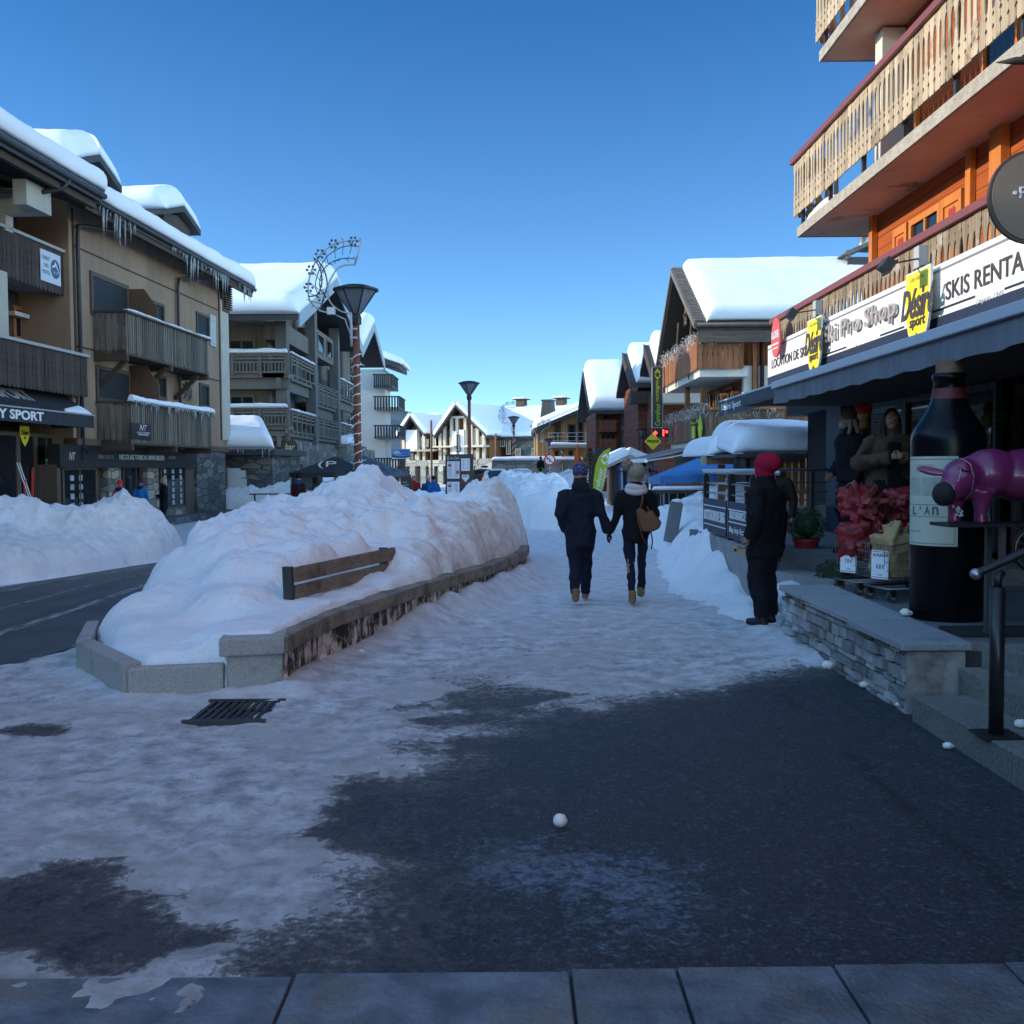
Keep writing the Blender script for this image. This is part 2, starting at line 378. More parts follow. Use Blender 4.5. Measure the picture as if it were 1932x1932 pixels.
OFFW = pm('off_white', (.62, .6, .55), (.55, .53, .48), rough=.7)
PAPER = pm('paper', (.75, .77, .8), rough=.6)
NAVY = pm('navy_panel', (.018, .028, .055), (.022, .032, .06), rough=.5)
REDP = pm('red_paint', (.5, .03, .05), rough=.5)
YEL = pm('yellow_panel', (.82, .66, .03), rough=.4)
GRANITE = pm('granite', (.26, .25, .24), (.42, .41, .4), ns=130, rough=.8, bump=.4, bs=90, lo=.4, hi=.6, col3=(.13, .12, .1), n3=2.5, l3=.55, h3=.8)
GRANITE_B = pm('granite_brown', (.17, .15, .115), (.31, .28, .23), ns=60, rough=.85, bump=.5, bs=60, lo=.4, hi=.6, col3=(.07, .06, .045), n3=3, l3=.45, h3=.7)
CONC = pm('concrete', (.33, .33, .33), (.26, .26, .26), ns=5, rough=.85, bump=.3, bs=60, col3=(.17, .16, .14), n3=2.2, l3=.55, h3=.75)
# ------------------------------------------------------------------ camera, world, sun
cd = bpy.data.cameras.new('camera'); cam = bpy.data.objects.new('camera', cd); COL.objects.link(cam)
cd.sensor_width = 36; cd.lens = 36; cd.clip_start = .05; cd.clip_end = 5000
cam.matrix_world = Matrix(((_r.x, _u.x, -_w.x, CAMP.x), (_r.y, _u.y, -_w.y, CAMP.y), (_r.z, _u.z, -_w.z, CAMP.z), (0, 0, 0, 1)))
SC.camera = cam
SUN_EL, SUN_A = R(17.0), R(86)       # azimuth measured from -Y (behind the camera) towards -X
S = Vector((-math.sin(SUN_A) * math.cos(SUN_EL), -math.cos(SUN_A) * math.cos(SUN_EL), math.sin(SUN_EL)))
sd = bpy.data.lights.new('sun', 'SUN'); so = bpy.data.objects.new('sun', sd); COL.objects.link(so)
sd.energy = 2.3; sd.angle = R(.5); sd.color = (1, .87, .70)
so.rotation_euler = S.to_track_quat('Z', 'Y').to_euler(); so.location = (0, 0, 40)
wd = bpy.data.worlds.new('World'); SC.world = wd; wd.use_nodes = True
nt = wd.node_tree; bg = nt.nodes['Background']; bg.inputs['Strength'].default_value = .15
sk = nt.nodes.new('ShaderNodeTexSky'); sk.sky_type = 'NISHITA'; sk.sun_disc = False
sk.sun_elevation = SUN_EL; sk.sun_rotation = math.atan2(S.x, S.y); sk.altitude = 2500; sk.air_density = 1.0; sk.dust_density = .1; sk.ozone_density = 3.0
# sky scaled by direction: darker, bluer ahead; added boost overhead and behind lifts shade
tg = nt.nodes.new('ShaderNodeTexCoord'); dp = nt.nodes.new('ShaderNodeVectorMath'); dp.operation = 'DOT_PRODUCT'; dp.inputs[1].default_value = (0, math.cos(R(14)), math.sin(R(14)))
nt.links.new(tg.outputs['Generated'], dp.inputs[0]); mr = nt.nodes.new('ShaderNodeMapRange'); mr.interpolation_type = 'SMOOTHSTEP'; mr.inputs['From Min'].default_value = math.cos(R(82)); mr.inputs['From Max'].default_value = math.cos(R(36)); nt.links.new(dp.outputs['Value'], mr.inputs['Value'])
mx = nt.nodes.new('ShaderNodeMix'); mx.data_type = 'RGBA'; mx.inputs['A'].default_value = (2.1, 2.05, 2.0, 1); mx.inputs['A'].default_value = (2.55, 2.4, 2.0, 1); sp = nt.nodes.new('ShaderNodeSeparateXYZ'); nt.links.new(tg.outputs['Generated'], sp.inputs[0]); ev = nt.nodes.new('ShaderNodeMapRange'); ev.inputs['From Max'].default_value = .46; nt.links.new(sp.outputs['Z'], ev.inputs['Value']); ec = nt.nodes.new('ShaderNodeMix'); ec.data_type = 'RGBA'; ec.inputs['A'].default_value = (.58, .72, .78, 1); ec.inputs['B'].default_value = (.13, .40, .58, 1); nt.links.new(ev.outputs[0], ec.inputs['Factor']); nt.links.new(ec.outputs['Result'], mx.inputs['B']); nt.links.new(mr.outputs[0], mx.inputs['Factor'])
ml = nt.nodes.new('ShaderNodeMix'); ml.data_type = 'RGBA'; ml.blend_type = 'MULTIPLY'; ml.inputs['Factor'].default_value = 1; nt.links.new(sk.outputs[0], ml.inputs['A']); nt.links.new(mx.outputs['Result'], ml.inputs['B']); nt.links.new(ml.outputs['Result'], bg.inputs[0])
SC.view_settings.view_transform = 'Standard'; SC.view_settings.look = 'None'; SC.view_settings.exposure = 1.15; SC.view_settings.gamma = 1
SC.cycles.max_bounces = 6; SC.cycles.diffuse_bounces = 4; SC.cycles.glossy_bounces = 3; SC.cycles.transmission_bounces = 4; SC.cycles.transparent_max_bounces = 6
SC.cycles.caustics_reflective = False; SC.cycles.caustics_refractive = False
SC.cycles.use_denoising = True
# ------------------------------------------------------------------ ground sheet (asphalt under packed snow), road, kerbs, snow banks
def poly_sd(X, Y, poly):
    """signed distance to a polygon: positive inside"""
    d = np.full(X.shape, 1e9); ins = np.zeros(X.shape, bool); n = len(poly)
    for i in range(n):
        ax, ay = poly[i]; bx, by = poly[(i + 1) % n]
        ex, ey = bx - ax, by - ay
        t = np.clip(((X - ax) * ex + (Y - ay) * ey) / (ex * ex + ey * ey + 1e-12), 0, 1)
        d = np.minimum(d, np.hypot(X - ax - t * ex, Y - ay - t * ey))
        c = ((ay > Y) != (by > Y)) & (X < (bx - ax) * (Y - ay) / (by - ay + 1e-12) + ax); ins ^= c
    return np.where(ins, d, -d)
def add_attr(o, name, vals):
    a = o.data.attributes.new(name, 'FLOAT', 'POINT'); a.data.foreach_set('value', np.asarray(vals, dtype=np.float32))
def spaced(a, b, d, lo, hi, g=1.09):
    xs = list(np.arange(a, b + 1e-6, d)); s = d; x = a
    while x > lo: s *= g; x -= s; xs.insert(0, x)
    s = d; x = b
    while x < hi: s *= g; x += s; xs.append(x)
    return np.array(xs)
gx = spaced(-4.6, 3.2, .045, -600, 600, 1.12); gy = spaced(2.0, 13.5, .045, -60, 2500, 1.07)
GX, GY = np.meshgrid(gx, gy, indexing='ij')
side = -0.03 * np.clip(-GX - 4.5, 0, 9)
ab_y = np.array([-60, 2.6, 3.3, 3.6, 4.1, 4.7, 5.4, 6.3, 7.1, 8.0, 8.5, 9.2]); ab_x = np.array([-.8, -.75, -.75, -.75, -.5, -.5, -.5, -.2, .5, 2.0, 2.7, 8])
bnd = np.interp(GY, ab_y, ab_x)
sd_as = (bnd - GX) + .4 * NZ.fbm(GX * 1.6, GY * 1.6, 5) + .4 * NZ2.fbm(GX * 3.3, GY * 3.3, 5)
sd_as = sd_as + .9 * sstep(-.7, -1.5, GX); cov = sstep(-1.0, 1.05, sd_as)                                         # packed snow cover, 0 = bare asphalt
wear = NZ.ridged(GX * .7 + 5, GY * .9, 4)
cov = cov * (1 - .75 * sstep(.57, .72, NZ.fbm(GX * .55 + 9, GY * .8 + 4, 5) * .5 + .5) * sstep(9.5, 6.5, GY))
cov = np.where(GY > 9.2, np.maximum(cov, .82 + .18 * NZ.v(GX * .5, GY * .5)), cov)
near = sstep(16, 9, GY) * sstep(-12, -6, GX)
rel = NZ.fbm(GX * 6, GY * 6, 5) * .022 + NZ2.fbm(GX * 1.3, GY * 1.3, 3) * .025
foot = np.clip(NZ2.ridged(GX * 3.1, GY * 2.4, 3) - .62, 0, 1) * -.05
clod = np.clip(NZ2.fbm(GX * 11 + 3, GY * 11, 4) - .28, 0, 1) * .035
GZ = side + cov * (.016 + rel * .8 + foot + clod) * (.35 + .65 * near) - .012 + (1 - cov) * NZ.fbm(GX * 14, GY * 14, 3) * .002 * near
# toe of loose snow along the bench wall and the stone terrace wall
coping = [G(*p, .41) for p in [(542, 1199.5), (630.6, 1157.5), (749, 1118.5), (821.6, 1095.3), (928.7, 1065), (992.4, 1040), (999, 1028)]]
cx = np.array([c.x for c in coping]); cy = np.array([c.y for c in coping])
def line_d(px, py, X, Y):
    d = np.full(X.shape, 1e9)
    for i in range(len(px) - 1):
        ex, ey = px[i + 1] - px[i], py[i + 1] - py[i]
        t = np.clip(((X - px[i]) * ex + (Y - py[i]) * ey) / (ex * ex + ey * ey), 0, 1)
        d = np.minimum(d, np.hypot(X - px[i] - t * ex, Y - py[i] - t * ey))
    return d
dw = line_d(cx, cy, GX, GY)
toe = np.interp(GY, [7.4, 7.9, 8.6, 9.6, 10.5, 12, 14, 16], [.05, .07, .05, .05, .15, .22, .26, .2])
GZ = GZ + toe * np.exp(-(dw / .28) ** 2) * (.7 + .6 * NZ.v(GX * 3, GY * 3))
kx = np.array([-3.62, -2.8, -1.66]); ky = np.array([8.45, 7.38, 7.55]); dk = line_d(kx, ky, GX, GY)
GZ = GZ + .035 * np.exp(-(dk / .2) ** 2) * (.5 + NZ.v(GX * 4, GY * 4))
dt = line_d(np.array([2.6, 2.58]), np.array([10.2, 8.6]), GX, GY)
GZ = GZ + .05 * np.exp(-(dt / .3) ** 2) * (.5 + NZ.v(GX * 4 + 2, GY * 4)); cov = np.maximum(cov, np.exp(-(dt / .34) ** 2) * 1.2).clip(0, 1)
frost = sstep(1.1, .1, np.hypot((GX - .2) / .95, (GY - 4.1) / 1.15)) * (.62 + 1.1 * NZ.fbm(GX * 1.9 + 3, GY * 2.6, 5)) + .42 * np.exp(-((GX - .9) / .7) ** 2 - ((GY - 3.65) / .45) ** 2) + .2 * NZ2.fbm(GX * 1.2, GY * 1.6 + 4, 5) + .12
b = MB(); b.grid(np.stack([GX, GY, GZ], -1))
def groundmat():
    m, nt, B, N, L = newmat('ground_snow_asphalt'); B.inputs['Specular IOR Level'].default_value = .5
    tc = N('ShaderNodeTexCoord')
    def noise(s, d=8, r=.62):
        n = N('ShaderNodeTexNoise'); n.inputs['Scale'].default_value = s; n.inputs['Detail'].default_value = d; n.inputs['Roughness'].default_value = r; L(tc.outputs['Object'], n.inputs['Vector']); return n.outputs['Fac']
    def rng(v, a, b_, c=0, d=1):
        n = N('ShaderNodeMapRange'); n.inputs['From Min'].default_value = a; n.inputs['From Max'].default_value = b_; n.inputs['To Min'].default_value = c; n.inputs['To Max'].default_value = d; L(v, n.inputs['Value']); return n.outputs[0]
    def math_(op, a, b_):
        n = N('ShaderNodeMath'); n.operation = op
        for i, q in enumerate((a, b_)):
            if isinstance(q, (int, float)): n.inputs[i].default_value = q
            else: L(q, n.inputs[i])
        return n.outputs[0]
    def mixc(f, a, b_):
        n = N('ShaderNodeMix'); n.data_type = 'RGBA'; L(f, n.inputs['Factor'])
        for k, q in (('A', a), ('B', b_)):
            if isinstance(q, tuple): n.inputs[k].default_value = rgba(q)
            else: L(q, n.inputs[k])
        return n.outputs['Result']
    ac = N('ShaderNodeAttribute'); ac.attribute_name = 'cover'; af = N('ShaderNodeAttribute'); af.attribute_name = 'frost'; ai = N('ShaderNodeAttribute'); ai.attribute_name = 'clean'; ase = N('ShaderNodeAttribute'); ase.attribute_name = 'seam'
    fine = noise(17, 9, .82); mid = noise(5, 8, .65); big = noise(.9, 6); grit = noise(62, 5, .75)
    s = math_('ADD', ac.outputs['Fac'], math_('MULTIPLY', math_('SUBTRACT', fine, .5), 1.7))
    s = math_('ADD', s, math_('MULTIPLY', math_('SUBTRACT', mid, .5), .8))
    snow = rng(s, .34, .62)
    dirty = mixc(rng(mid, .42, .66), (.66, .66, .67), (.27, .27, .275)); dirty = mixc(rng(noise(13, 7, .72), .52, .66, 0, .75), dirty, (.24, .24, .245)); dirty = mixc(rng(big, .45, .68), dirty, (.48, .46, .435))
    clean = mixc(rng(mid, .35, .7), (.80, .82, .86), (.56, .56, .58))
    snowc = mixc(ai.outputs['Fac'], dirty, clean)
    asp = mixc(rng(grit, .42, .66), (.008, .010, .014), (.058, .062, .074))
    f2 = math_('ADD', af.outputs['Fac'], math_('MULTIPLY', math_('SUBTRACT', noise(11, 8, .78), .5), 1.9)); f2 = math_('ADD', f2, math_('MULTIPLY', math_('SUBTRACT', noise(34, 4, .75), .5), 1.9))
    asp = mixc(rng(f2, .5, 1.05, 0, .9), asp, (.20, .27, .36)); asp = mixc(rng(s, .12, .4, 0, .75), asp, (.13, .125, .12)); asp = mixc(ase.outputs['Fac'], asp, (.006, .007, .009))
    asp = mixc(rng(noise(2.3, 7), .58, .72, 0, .5), asp, (.085, .08, .07))
    speck = rng(noise(36, 3, .6), .58, .68, 0, .55); asp = mixc(speck, asp, (.16, .17, .19))
    col = mixc(snow, asp, snowc); L(col, B.inputs['Base Color'])
    L(rng(snow, 0, 1, .55, .62), B.inputs['Roughness'])
    h = math_('ADD', math_('MULTIPLY', fine, .5), math_('ADD', math_('MULTIPLY', grit, .25), math_('MULTIPLY', snow, .5)))
    bp = N('ShaderNodeBump'); bp.inputs['Strength'].default_value = 1.0; bp.inputs['Distance'].default_value = .03; L(h, bp.inputs['Height']); L(bp.outputs[0], B.inputs['Normal'])
    return m
ground = tag(b.build('ground', groundmat(), smooth=True), kind='structure')
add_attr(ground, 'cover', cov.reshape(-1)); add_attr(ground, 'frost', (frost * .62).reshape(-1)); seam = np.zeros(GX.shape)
for q in (((1468, 1305), (1505, 1337)), ((1598, 1415), (1713, 1522), (1800, 1590), (1932, 1690))):
    w_ = [G(*p_) for p_ in q]; seam = np.maximum(seam, np.exp(-(line_d([p_.x for p_ in w_], [p_.y for p_ in w_], GX + .03 * NZ.fbm(GX * 3, GY * 3, 3), GY) / .035) ** 2))
add_attr(ground, 'seam', seam.reshape(-1))
def ground_z(x, y): return float(GZ[np.abs(gx - x).argmin(), np.abs(gy - y).argmin()])
clean = sstep(8, 15, GY) * .75 + .6 * np.exp(-(dk / .3) ** 2) + .7 * np.exp(-(dt / .35) ** 2) + .35 * np.exp(-(dw / .4) ** 2) + sstep(40, 60, GY)
add_attr(ground, 'clean', clean.clip(0, 1).reshape(-1))
# paving slabs at the camera's feet
slab_m = pm('paving_slab', (.16, .18, .205), (.07, .08, .09), ns=6, rough=.5, bump=.6, bs=45, isl=.2, col3=(.16, .14, .11), n3=2.6, l3=.5, h3=.72, detail=9)
b = MB(); xs = [-2.6, -1.75, -.72, .18, .53, 1.05, 1.62, 2.4]
for x0, x1 in zip(xs[:-1], xs[1:]):
    b.box(x0 + .005, x1 - .005, 2.2, 3.3 + .02 * x0, -.05, .004 + .002 * rnd.random())
tag(b.build('pavement', slab_m, bevel=.006), kind='structure')
# road sheet
def roadmat():
    m = pm('road_asphalt', (.045, .049, .054), (.085, .088, .092), ns=1.0, st=(3, .22, 1), rough=.5, bump=.25, bs=90, lo=.35, hi=.7, spec=.5, col3=(.028, .03, .034), n3=.6, l3=.5, h3=.7)
    return m
rl = [(-4.9, 7.0), (-4.35, 8.3), (-4.1, 9.6), (-4.25, 11.5), (-4.4, 13), (-4.6, 15), (-4.4, 18), (-3.4, 22), (-2.4, 27), (-1.4, 34)]
rr = [(-9.8, 7.0), (-9.2, 9), (-8.8, 11), (-8.3, 13), (-7.9, 15.2), (-7.3, 17), (-6.7, 19.4), (-6.0, 23), (-5.2, 27.5), (-4.5, 34)]
for k in (1, 2): rl.insert(0, (rl[0][0] + .3, rl[0][1] - 5)); rr.insert(0, (rr[0][0] - .4, rr[0][1] - 5))
P = []
for (ax, ay), (bx, by) in zip(rl, rr):
    P.append([(ax + (bx - ax) * t, ay + (by - ay) * t, zg(ax + (bx - ax) * t) + .006 + .035 * math.sin(math.pi * t)) for t in np.linspace(0, 1, 9)])
b = MB(); b.grid(np.array(P)); tag(b.build('road', roadmat(), smooth=True), kind='structure')
b = MB()
mk = pm('worn_road_paint', (.30, .30, .29), (.06, .062, .066), ns=6, st=(2, .5, 1), rough=.6, lo=.42, hi=.6)
for (t, w_, y0, y1) in ((.78, .05, 2, 9), (.46, .04, 3, 7.0), (.22, .07, 2, 5.6)):
    pp = []
    for y in np.linspace(y0 + 7, y1 + 12, 24):
        a = np.interp(y, [q[1] for q in rl], [q[0] for q in rl]); c = np.interp(y, [q[1] for q in rr], [q[0] for q in rr])
        x = a + (c - a) * t; z = zg(x) + .006 + .035 * math.sin(math.pi * t) + .004
        pp.append([(x - w_, y, z), (x + w_, y, z)])
    b.grid(np.array(pp))
tag(b.build('road_marking', mk, smooth=True), kind='structure')
# ------------------------------------------------------------------ snow banks as height fields
def bank(name, poly, pts, label, res=.05, edge=.35, power=2.5, lump=.09, seed=0, dirtf=None, rough=1.0, cliff=None, mat=None, kind=None, soft=False):
    poly = [tuple(p) for p in poly]; xs = [p[0] for p in poly]; ys = [p[1] for p in poly]
    x = np.arange(min(xs) - .1, max(xs) + .1, res); y = np.arange(min(ys) - .1, max(ys) + .1, res)
    X, Y = np.meshgrid(x, y, indexing='ij')
    kk = .12 * sstep(8, 10, Y); d = poly_sd(X + kk * NZ.fbm(X * 2 + seed, Y * 2, 4), Y + kk * NZ2.fbm(X * 2, Y * 2 + seed, 4), poly)
    num = np.zeros(X.shape); den = np.zeros(X.shape)
    for px, py, ph in pts:
        w_ = 1 / ((X - px) ** 2 + (Y - py) ** 2 + .02) ** (power / 2 * 1.6); num += w_ * ph; den += w_
    H = num / den
    e = edge if cliff is None else cliff(X, Y)
    k = np.clip(d / e, 0, 1); prof = sstep(0, 1, k) if soft else np.sqrt(np.clip(1 - (1 - k) ** 2, 0, 1))
    am = np.clip((H - .45) / .6, .12, 1) * rough
    nz = NZ.fbm(X * 1.3 + seed, Y * 1.3, 5) * lump * 1.4 + (NZ2.ridged(X * 2.2 + seed, Y * 2.2, 4) - .68) * lump * 1.3 + NZ2.fbm(X * 6, Y * 6 + seed, 4) * lump * .75 + np.clip(NZ.fbm(X * 9 + seed, Y * 9, 3) - .15, 0, 1) * lump * .5
    Z = (H + nz * am) * prof
    base = -0.03 * np.clip(-X - 4.5, 0, 9); g = random.Random(seed + 77); area = (X.max() - X.min()) * (Y.max() - Y.min())
    for q in range(min(420, int(area * 9))):
        px, py = g.uniform(X.min(), X.max()), g.uniform(Y.min(), Y.max()); i, j = int((px - x[0]) / res), int((py - y[0]) / res)
        if not (3 < i < len(x) - 3 and 3 < j < len(y) - 3) or d[i, j] < .1 or Z[i, j] < .5: continue
        r = g.uniform(.07, .26) * (.7 + .3 * rough); a = g.uniform(0, 3.14); w_ = int(r / res) + 1; sl_ = np.s_[max(i - w_, 0):i + w_ + 1, max(j - w_, 0):j + w_ + 1]; dx, dy = X[sl_] - px, Y[sl_] - py
        u = (dx * math.cos(a) + dy * math.sin(a)) / r; v = (dy * math.cos(a) - dx * math.sin(a)) / (r * g.uniform(.45, .9)); m = np.clip(1 - np.maximum(np.abs(u), np.abs(v)), 0, 1)
        Z[sl_] += r * g.uniform(.12, .34) * np.clip(m * 3.2, 0, 1) * (1 + .35 * u) * np.clip(Z[i, j], .4, 1)
    Z = np.where(d > -.02, base + Z, base - .06)
    keep = d > -.15
    idx = -np.ones(X.shape, int); idx[keep] = np.arange(keep.sum())
    vs = np.stack([X + .05 * NZ2.fbm(X * 5 + 3, Y * 5, 3) * (Z - base), Y, Z], -1)[keep]
    q = keep[:-1, :-1] & keep[1:, :-1] & keep[1:, 1:] & keep[:-1, 1:]
    I, J = np.nonzero(q)
    fs = np.stack([idx[I, J], idx[I + 1, J], idx[I + 1, J + 1], idx[I, J + 1]], -1)
    b = MB(); b.v = [tuple(p) for p in vs]; b.f = [tuple(int(k) for k in f) for f in fs]; b.mi = [0] * len(b.f)
    o = b.build(name, mat or SNOW_BANK, smooth=True)
    dv = np.zeros(X.shape) if dirtf is None else dirtf(X, Y, Z - base, d)
    add_attr(o, 'dirt', dv[keep])
    if kind: tag(o, label, 'snow', kind=kind)
    else: tag(o, label, 'snow bank')
    return o
back = [(x - .30, y + .05) for x, y in zip(cx, cy)]
main_poly = [(-3.42, 8.45), (-3.3, 8.12), (-2.8, 7.56), (-2.25, 7.6), (-2.14, 7.55), (-1.74, 7.64)] + [(x - .06, y + .1) for x, y in zip(cx[1:], cy[1:])] + [(.3, 18), (.15, 20), (-.6, 22), (-2.2, 22.5), (-3.4, 21), (-4.3, 18.5), (-4.45, 15), (-4.2, 13), (-4.1, 11.5), (-3.95, 10), (-3.8, 9.2)]
mp = [(-3.3, 8.2, .29), (-2.85, 7.75, .28), (-2.45, 7.8, .3), (-2.2, 7.75, .44), (-2.2, 8.05, .46), (-2.6, 8.4, .33), (-3.2, 8.9, .38), (-1.95, 7.9, .45), (-1.75, 8.6, .46), (-1.95, 9.0, .47), (-1.6, 9.6, .45), (-1.42, 10.4, .46), (-1.2, 11.0, .5), (-1.65, 10.2, .47), (-1.45, 11.1, .52),
      (-2.5, 9.2, .6), (-2.5, 10.0, .8), (-2.15, 10.6, .9), (-1.9, 11.4, .88), (-1.5, 11.9, .75), (-1.2, 12.2, .8), (-.95, 12.0, .6), (-.75, 12.6, .75),
      (-3.4, 9.8, .52), (-3.8, 10.3, .45), (-3.7, 11.5, .8), (-3.85, 13, 1.0), (-4, 15, 1.05), (-3.7, 16.3, 1.12), (-3.0, 11.5, 1.0), (-3, 13, 1.15), (-2, 13, 1.1), (-2.5, 15, 1.2), (-1.3, 13.3, 1.05), (-1, 14.3, 1.15), (-.35, 13.6, .95), (-.25, 14.6, 1.05), (.05, 15.2, .9), (.15, 16.2, .9),
      (-2.45, 17, 1.62), (-2.2, 17.3, 1.52), (-2.8, 17, 1.38), (-3.3, 17.3, 1.1), (-1.75, 17, 1.12), (-1.3, 17, 1.02), (-1.1, 17.2, 1.0), (-.8, 17.3, 1.1), (-.55, 17.8, 1.35), (-.35, 18.1, 1.45), (-.1, 18.2, 1.28), (.12, 17.8, .95), (.2, 16.8, .85), (-3.5, 19.5, .7), (-2, 20.5, .7), (-1, 20.5, .7), (0, 20, .6), (-1.2, 18.5, .9)]
def main_dirt(X, Y, Z, d):
    q = sstep(1.2, .3, d) * sstep(10.8, 12.2, Y) * sstep(-1.6, -.8, X) * .9
    return q + .25 * np.exp(-((X + 1.9) / .9) ** 2 - ((Y - 12.5) / 1.2) ** 2) + .2 * sstep(1.0, 1.2, NZ.fbm(X * .8, Y * .8, 3) + 1)
def main_cliff(X, Y):
    e = np.interp(Y, [7, 9.5, 11, 13, 15, 18, 22], [.12, .12, .15, .45, .4, .5, 1.0])
    return np.where(X < -2.6 - .1 * (Y - 9), np.interp(Y, [7, 9, 11, 14, 18], [.14, .35, .55, .5, .7]), e)
bank('snow_bank', main_poly, mp, 'largest ploughed snow heap, piled behind the wooden bench backrest', .04, cliff=main_cliff, dirtf=main_dirt, seed=2, lump=.085)
# left heap along the far side of the road
lp = [(-13, 13.0), (-8.3, 15.0), (-7.3, 17.2), (-6.55, 19.3), (-6.65, 20.7), (-7.5, 21.6), (-9, 22.2), (-13, 22.5)]
lh = [(-12, 18.5, 1.5), (-10.4, 18, 1.32), (-9.6, 18.5, 1.30), (-8.9, 18.8, 1.25), (-8.45, 19.1, 1.0), (-8.1, 19.4, 1.03), (-7.8, 19.6, 1.22), (-7.35, 19.8, 1.3), (-7.0, 19.9, 1.2), (-6.85, 19.9, .9), (-8.6, 16.2, .6), (-9.5, 16.5, .8), (-7.7, 17.6, .65), (-7.1, 18.7, .7), (-11.5, 15.5, .7), (-9, 21, .9), (-7.4, 20.8, 1.1)]
bank('snow_bank', lp, lh, 'dirty snow heap along the road in front of the sports shop window', .055, edge=.9, seed=5, lump=.13, dirtf=lambda X, Y, Z, d: .65 * sstep(.1, .5, Z) * sstep(1.9, .8, d))
bank('snow_bank', [(-7.4, 26.5), (-5.6, 26), (-5.1, 27.5), (-5.6, 29), (-7.3, 29)], [(-6.3, 27.6, 1.0), (-6.9, 27.8, .6), (-5.5, 27.4, .7)], 'small snow heap between the stone pier and the biggest heap', .07, edge=.7, seed=9)
bank('snow_bank', [(-13.2, 43), (-9.2, 42), (-6.9, 40), (-6.2, 41.5), (-6.6, 45), (-9, 46), (-13, 47)], [(-12.5, 44.5, 1.0), (-10.5, 44, 1.05), (-9.2, 43.5, 1.25), (-8.2, 42.6, 1.5), (-7.2, 41.8, 1.2), (-6.7, 42, .7)], 'long snow heap in front of the bar terrace', .1, edge=.8, seed=12, lump=.12)
bank('snow_bank', [(-4.6, 27), (-2.6, 26), (-.8, 27), (-.4, 30), (-2, 32), (-4.3, 31)], [(-4, 29, .7), (-3.2, 28.5, .98), (-2.2, 28, .85), (-1.2, 28.4, .85)], 'rounded bluish snow heap behind the information board', .08, edge=.8, seed=15)
bank('snow_bank', [(-.1, 29), (.75, 27.6), (1.75, 27.2), (2.0, 29), (2.0, 33), (1.6, 38), (.4, 42), (-1.0, 40), (-.6, 33)], [(.15, 30, 1.15), (.7, 28.6, .95), (1.4, 28.4, .85), (1.5, 30, 1.2), (1.0, 33, 1.35), (.4, 36, 1.4), (-.2, 38, 1.4), (1.4, 36, 1.25)], 'sun-flecked snow heap beside the couple on the path', .07, edge=.7, seed=18, lump=.13)
# heap on the right under the bollard, spilling to the railing plinth
bank('snow_bank', [(2.75, 26.4), (3.0, 24), (2.9, 20.5), (2.35, 16.2), (2.15, 13.5), (2.3, 11.4), (2.75, 10.5), (3.1, 11.2), (3.4, 13.2), (4.2, 16), (5.4, 20), (6.6, 24), (6.6, 28), (4.6, 28.6), (3.4, 28.2)],
     [(3.2, 26.5, .45), (4.1, 26.6, .5), (5, 26, 1.0), (5.6, 25.5, 1.3), (6.2, 25, 1.4), (4.9, 22, .75), (4.5, 19, .5), (3.4, 17, .6), (2.9, 15.2, .72), (2.75, 14.2, .5), (2.4, 14.5, .3), (2.7, 13.2, .3), (2.4, 12.5, .15), (2.75, 11.6, .16), (4.6, 24, .6), (4.2, 27.6, .4), (5.2, 20.5, .8)], 'uneven snow heap under the leaning bollard and the railing signs', .045, edge=.7, seed=22, lump=.12, soft=True)
bank('snow_bank', [(2.0, 77), (6, 75), (12, 75), (14, 84), (5, 84.6), (2.2, 84)], [(2.8, 80, 1.0), (4, 80, 1.3), (8, 80, 1.6), (10, 80, 1.8), (5, 82, 1.4), (3, 82, 1.1)], 'bright sunlit snow heap under the round traffic sign', .2, edge=1.6, seed=25, lump=.2)
bank('snow_bank', [(-4.5, 60), (0, 55), (2, 60), (1, 72), (-4, 74)], [(-3, 64, .5), (-1, 60, .45), (0, 65, .5), (-2.6, 70, .55)], 'low snow heap in front of the parked cars', .2, edge=1.2, seed=28, lump=.16)
# ------------------------------------------------------------------ stone planter with bench
pl = thing('stone_planter', 'curved grey granite planter wall with coping, icy stones and a bench back', 'planter', (-1.7, 9, 0))
stone_dark = stonewall('planter_stone', [(.05, .048, .045), (.075, .07, .065), (.035, .035, .036), (.1, .09, .08)], scale=3.2, st=(1, 1, 1.6), mortar=(.16, .14, .12), bump=.9)
def icy(m):
    nt = m.node_tree; B = nt.nodes['Principled BSDF']; N = nt.nodes.new; L = nt.links.new
    src = B.inputs['Base Color'].links[0].from_socket
    tc = N('ShaderNodeTexCoord'); mp_ = N('ShaderNodeMapping'); mp_.inputs['Scale'].default_value = (5.5, 5.5, 3.0); L(tc.outputs['Object'], mp_.inputs[0])
    nz = N('ShaderNodeTexNoise'); nz.inputs['Scale'].default_value = 1.5; nz.inputs['Detail'].default_value = 8; nz.inputs['Roughness'].default_value = .65; L(mp_.outputs[0], nz.inputs['Vector'])
    mr = N('ShaderNodeMapRange'); mr.inputs['From Min'].default_value = .47; mr.inputs['From Max'].default_value = .56; L(nz.outputs['Fac'], mr.inputs['Value'])
    mx = N('ShaderNodeMix'); mx.data_type = 'RGBA'; L(src, mx.inputs['A']); mx.inputs['B'].default_value = (.6, .57, .54, 1); L(mr.outputs[0], mx.inputs['Factor']); L(mx.outputs['Result'], B.inputs['Base Color']); return m
icy(stone_dark)
n = len(cx); fine = []
tt = np.linspace(0, n - 1, 40)
fx = np.interp(tt, range(n), cx); fy = np.interp(tt, range(n), cy)
b = MB(); inner = []
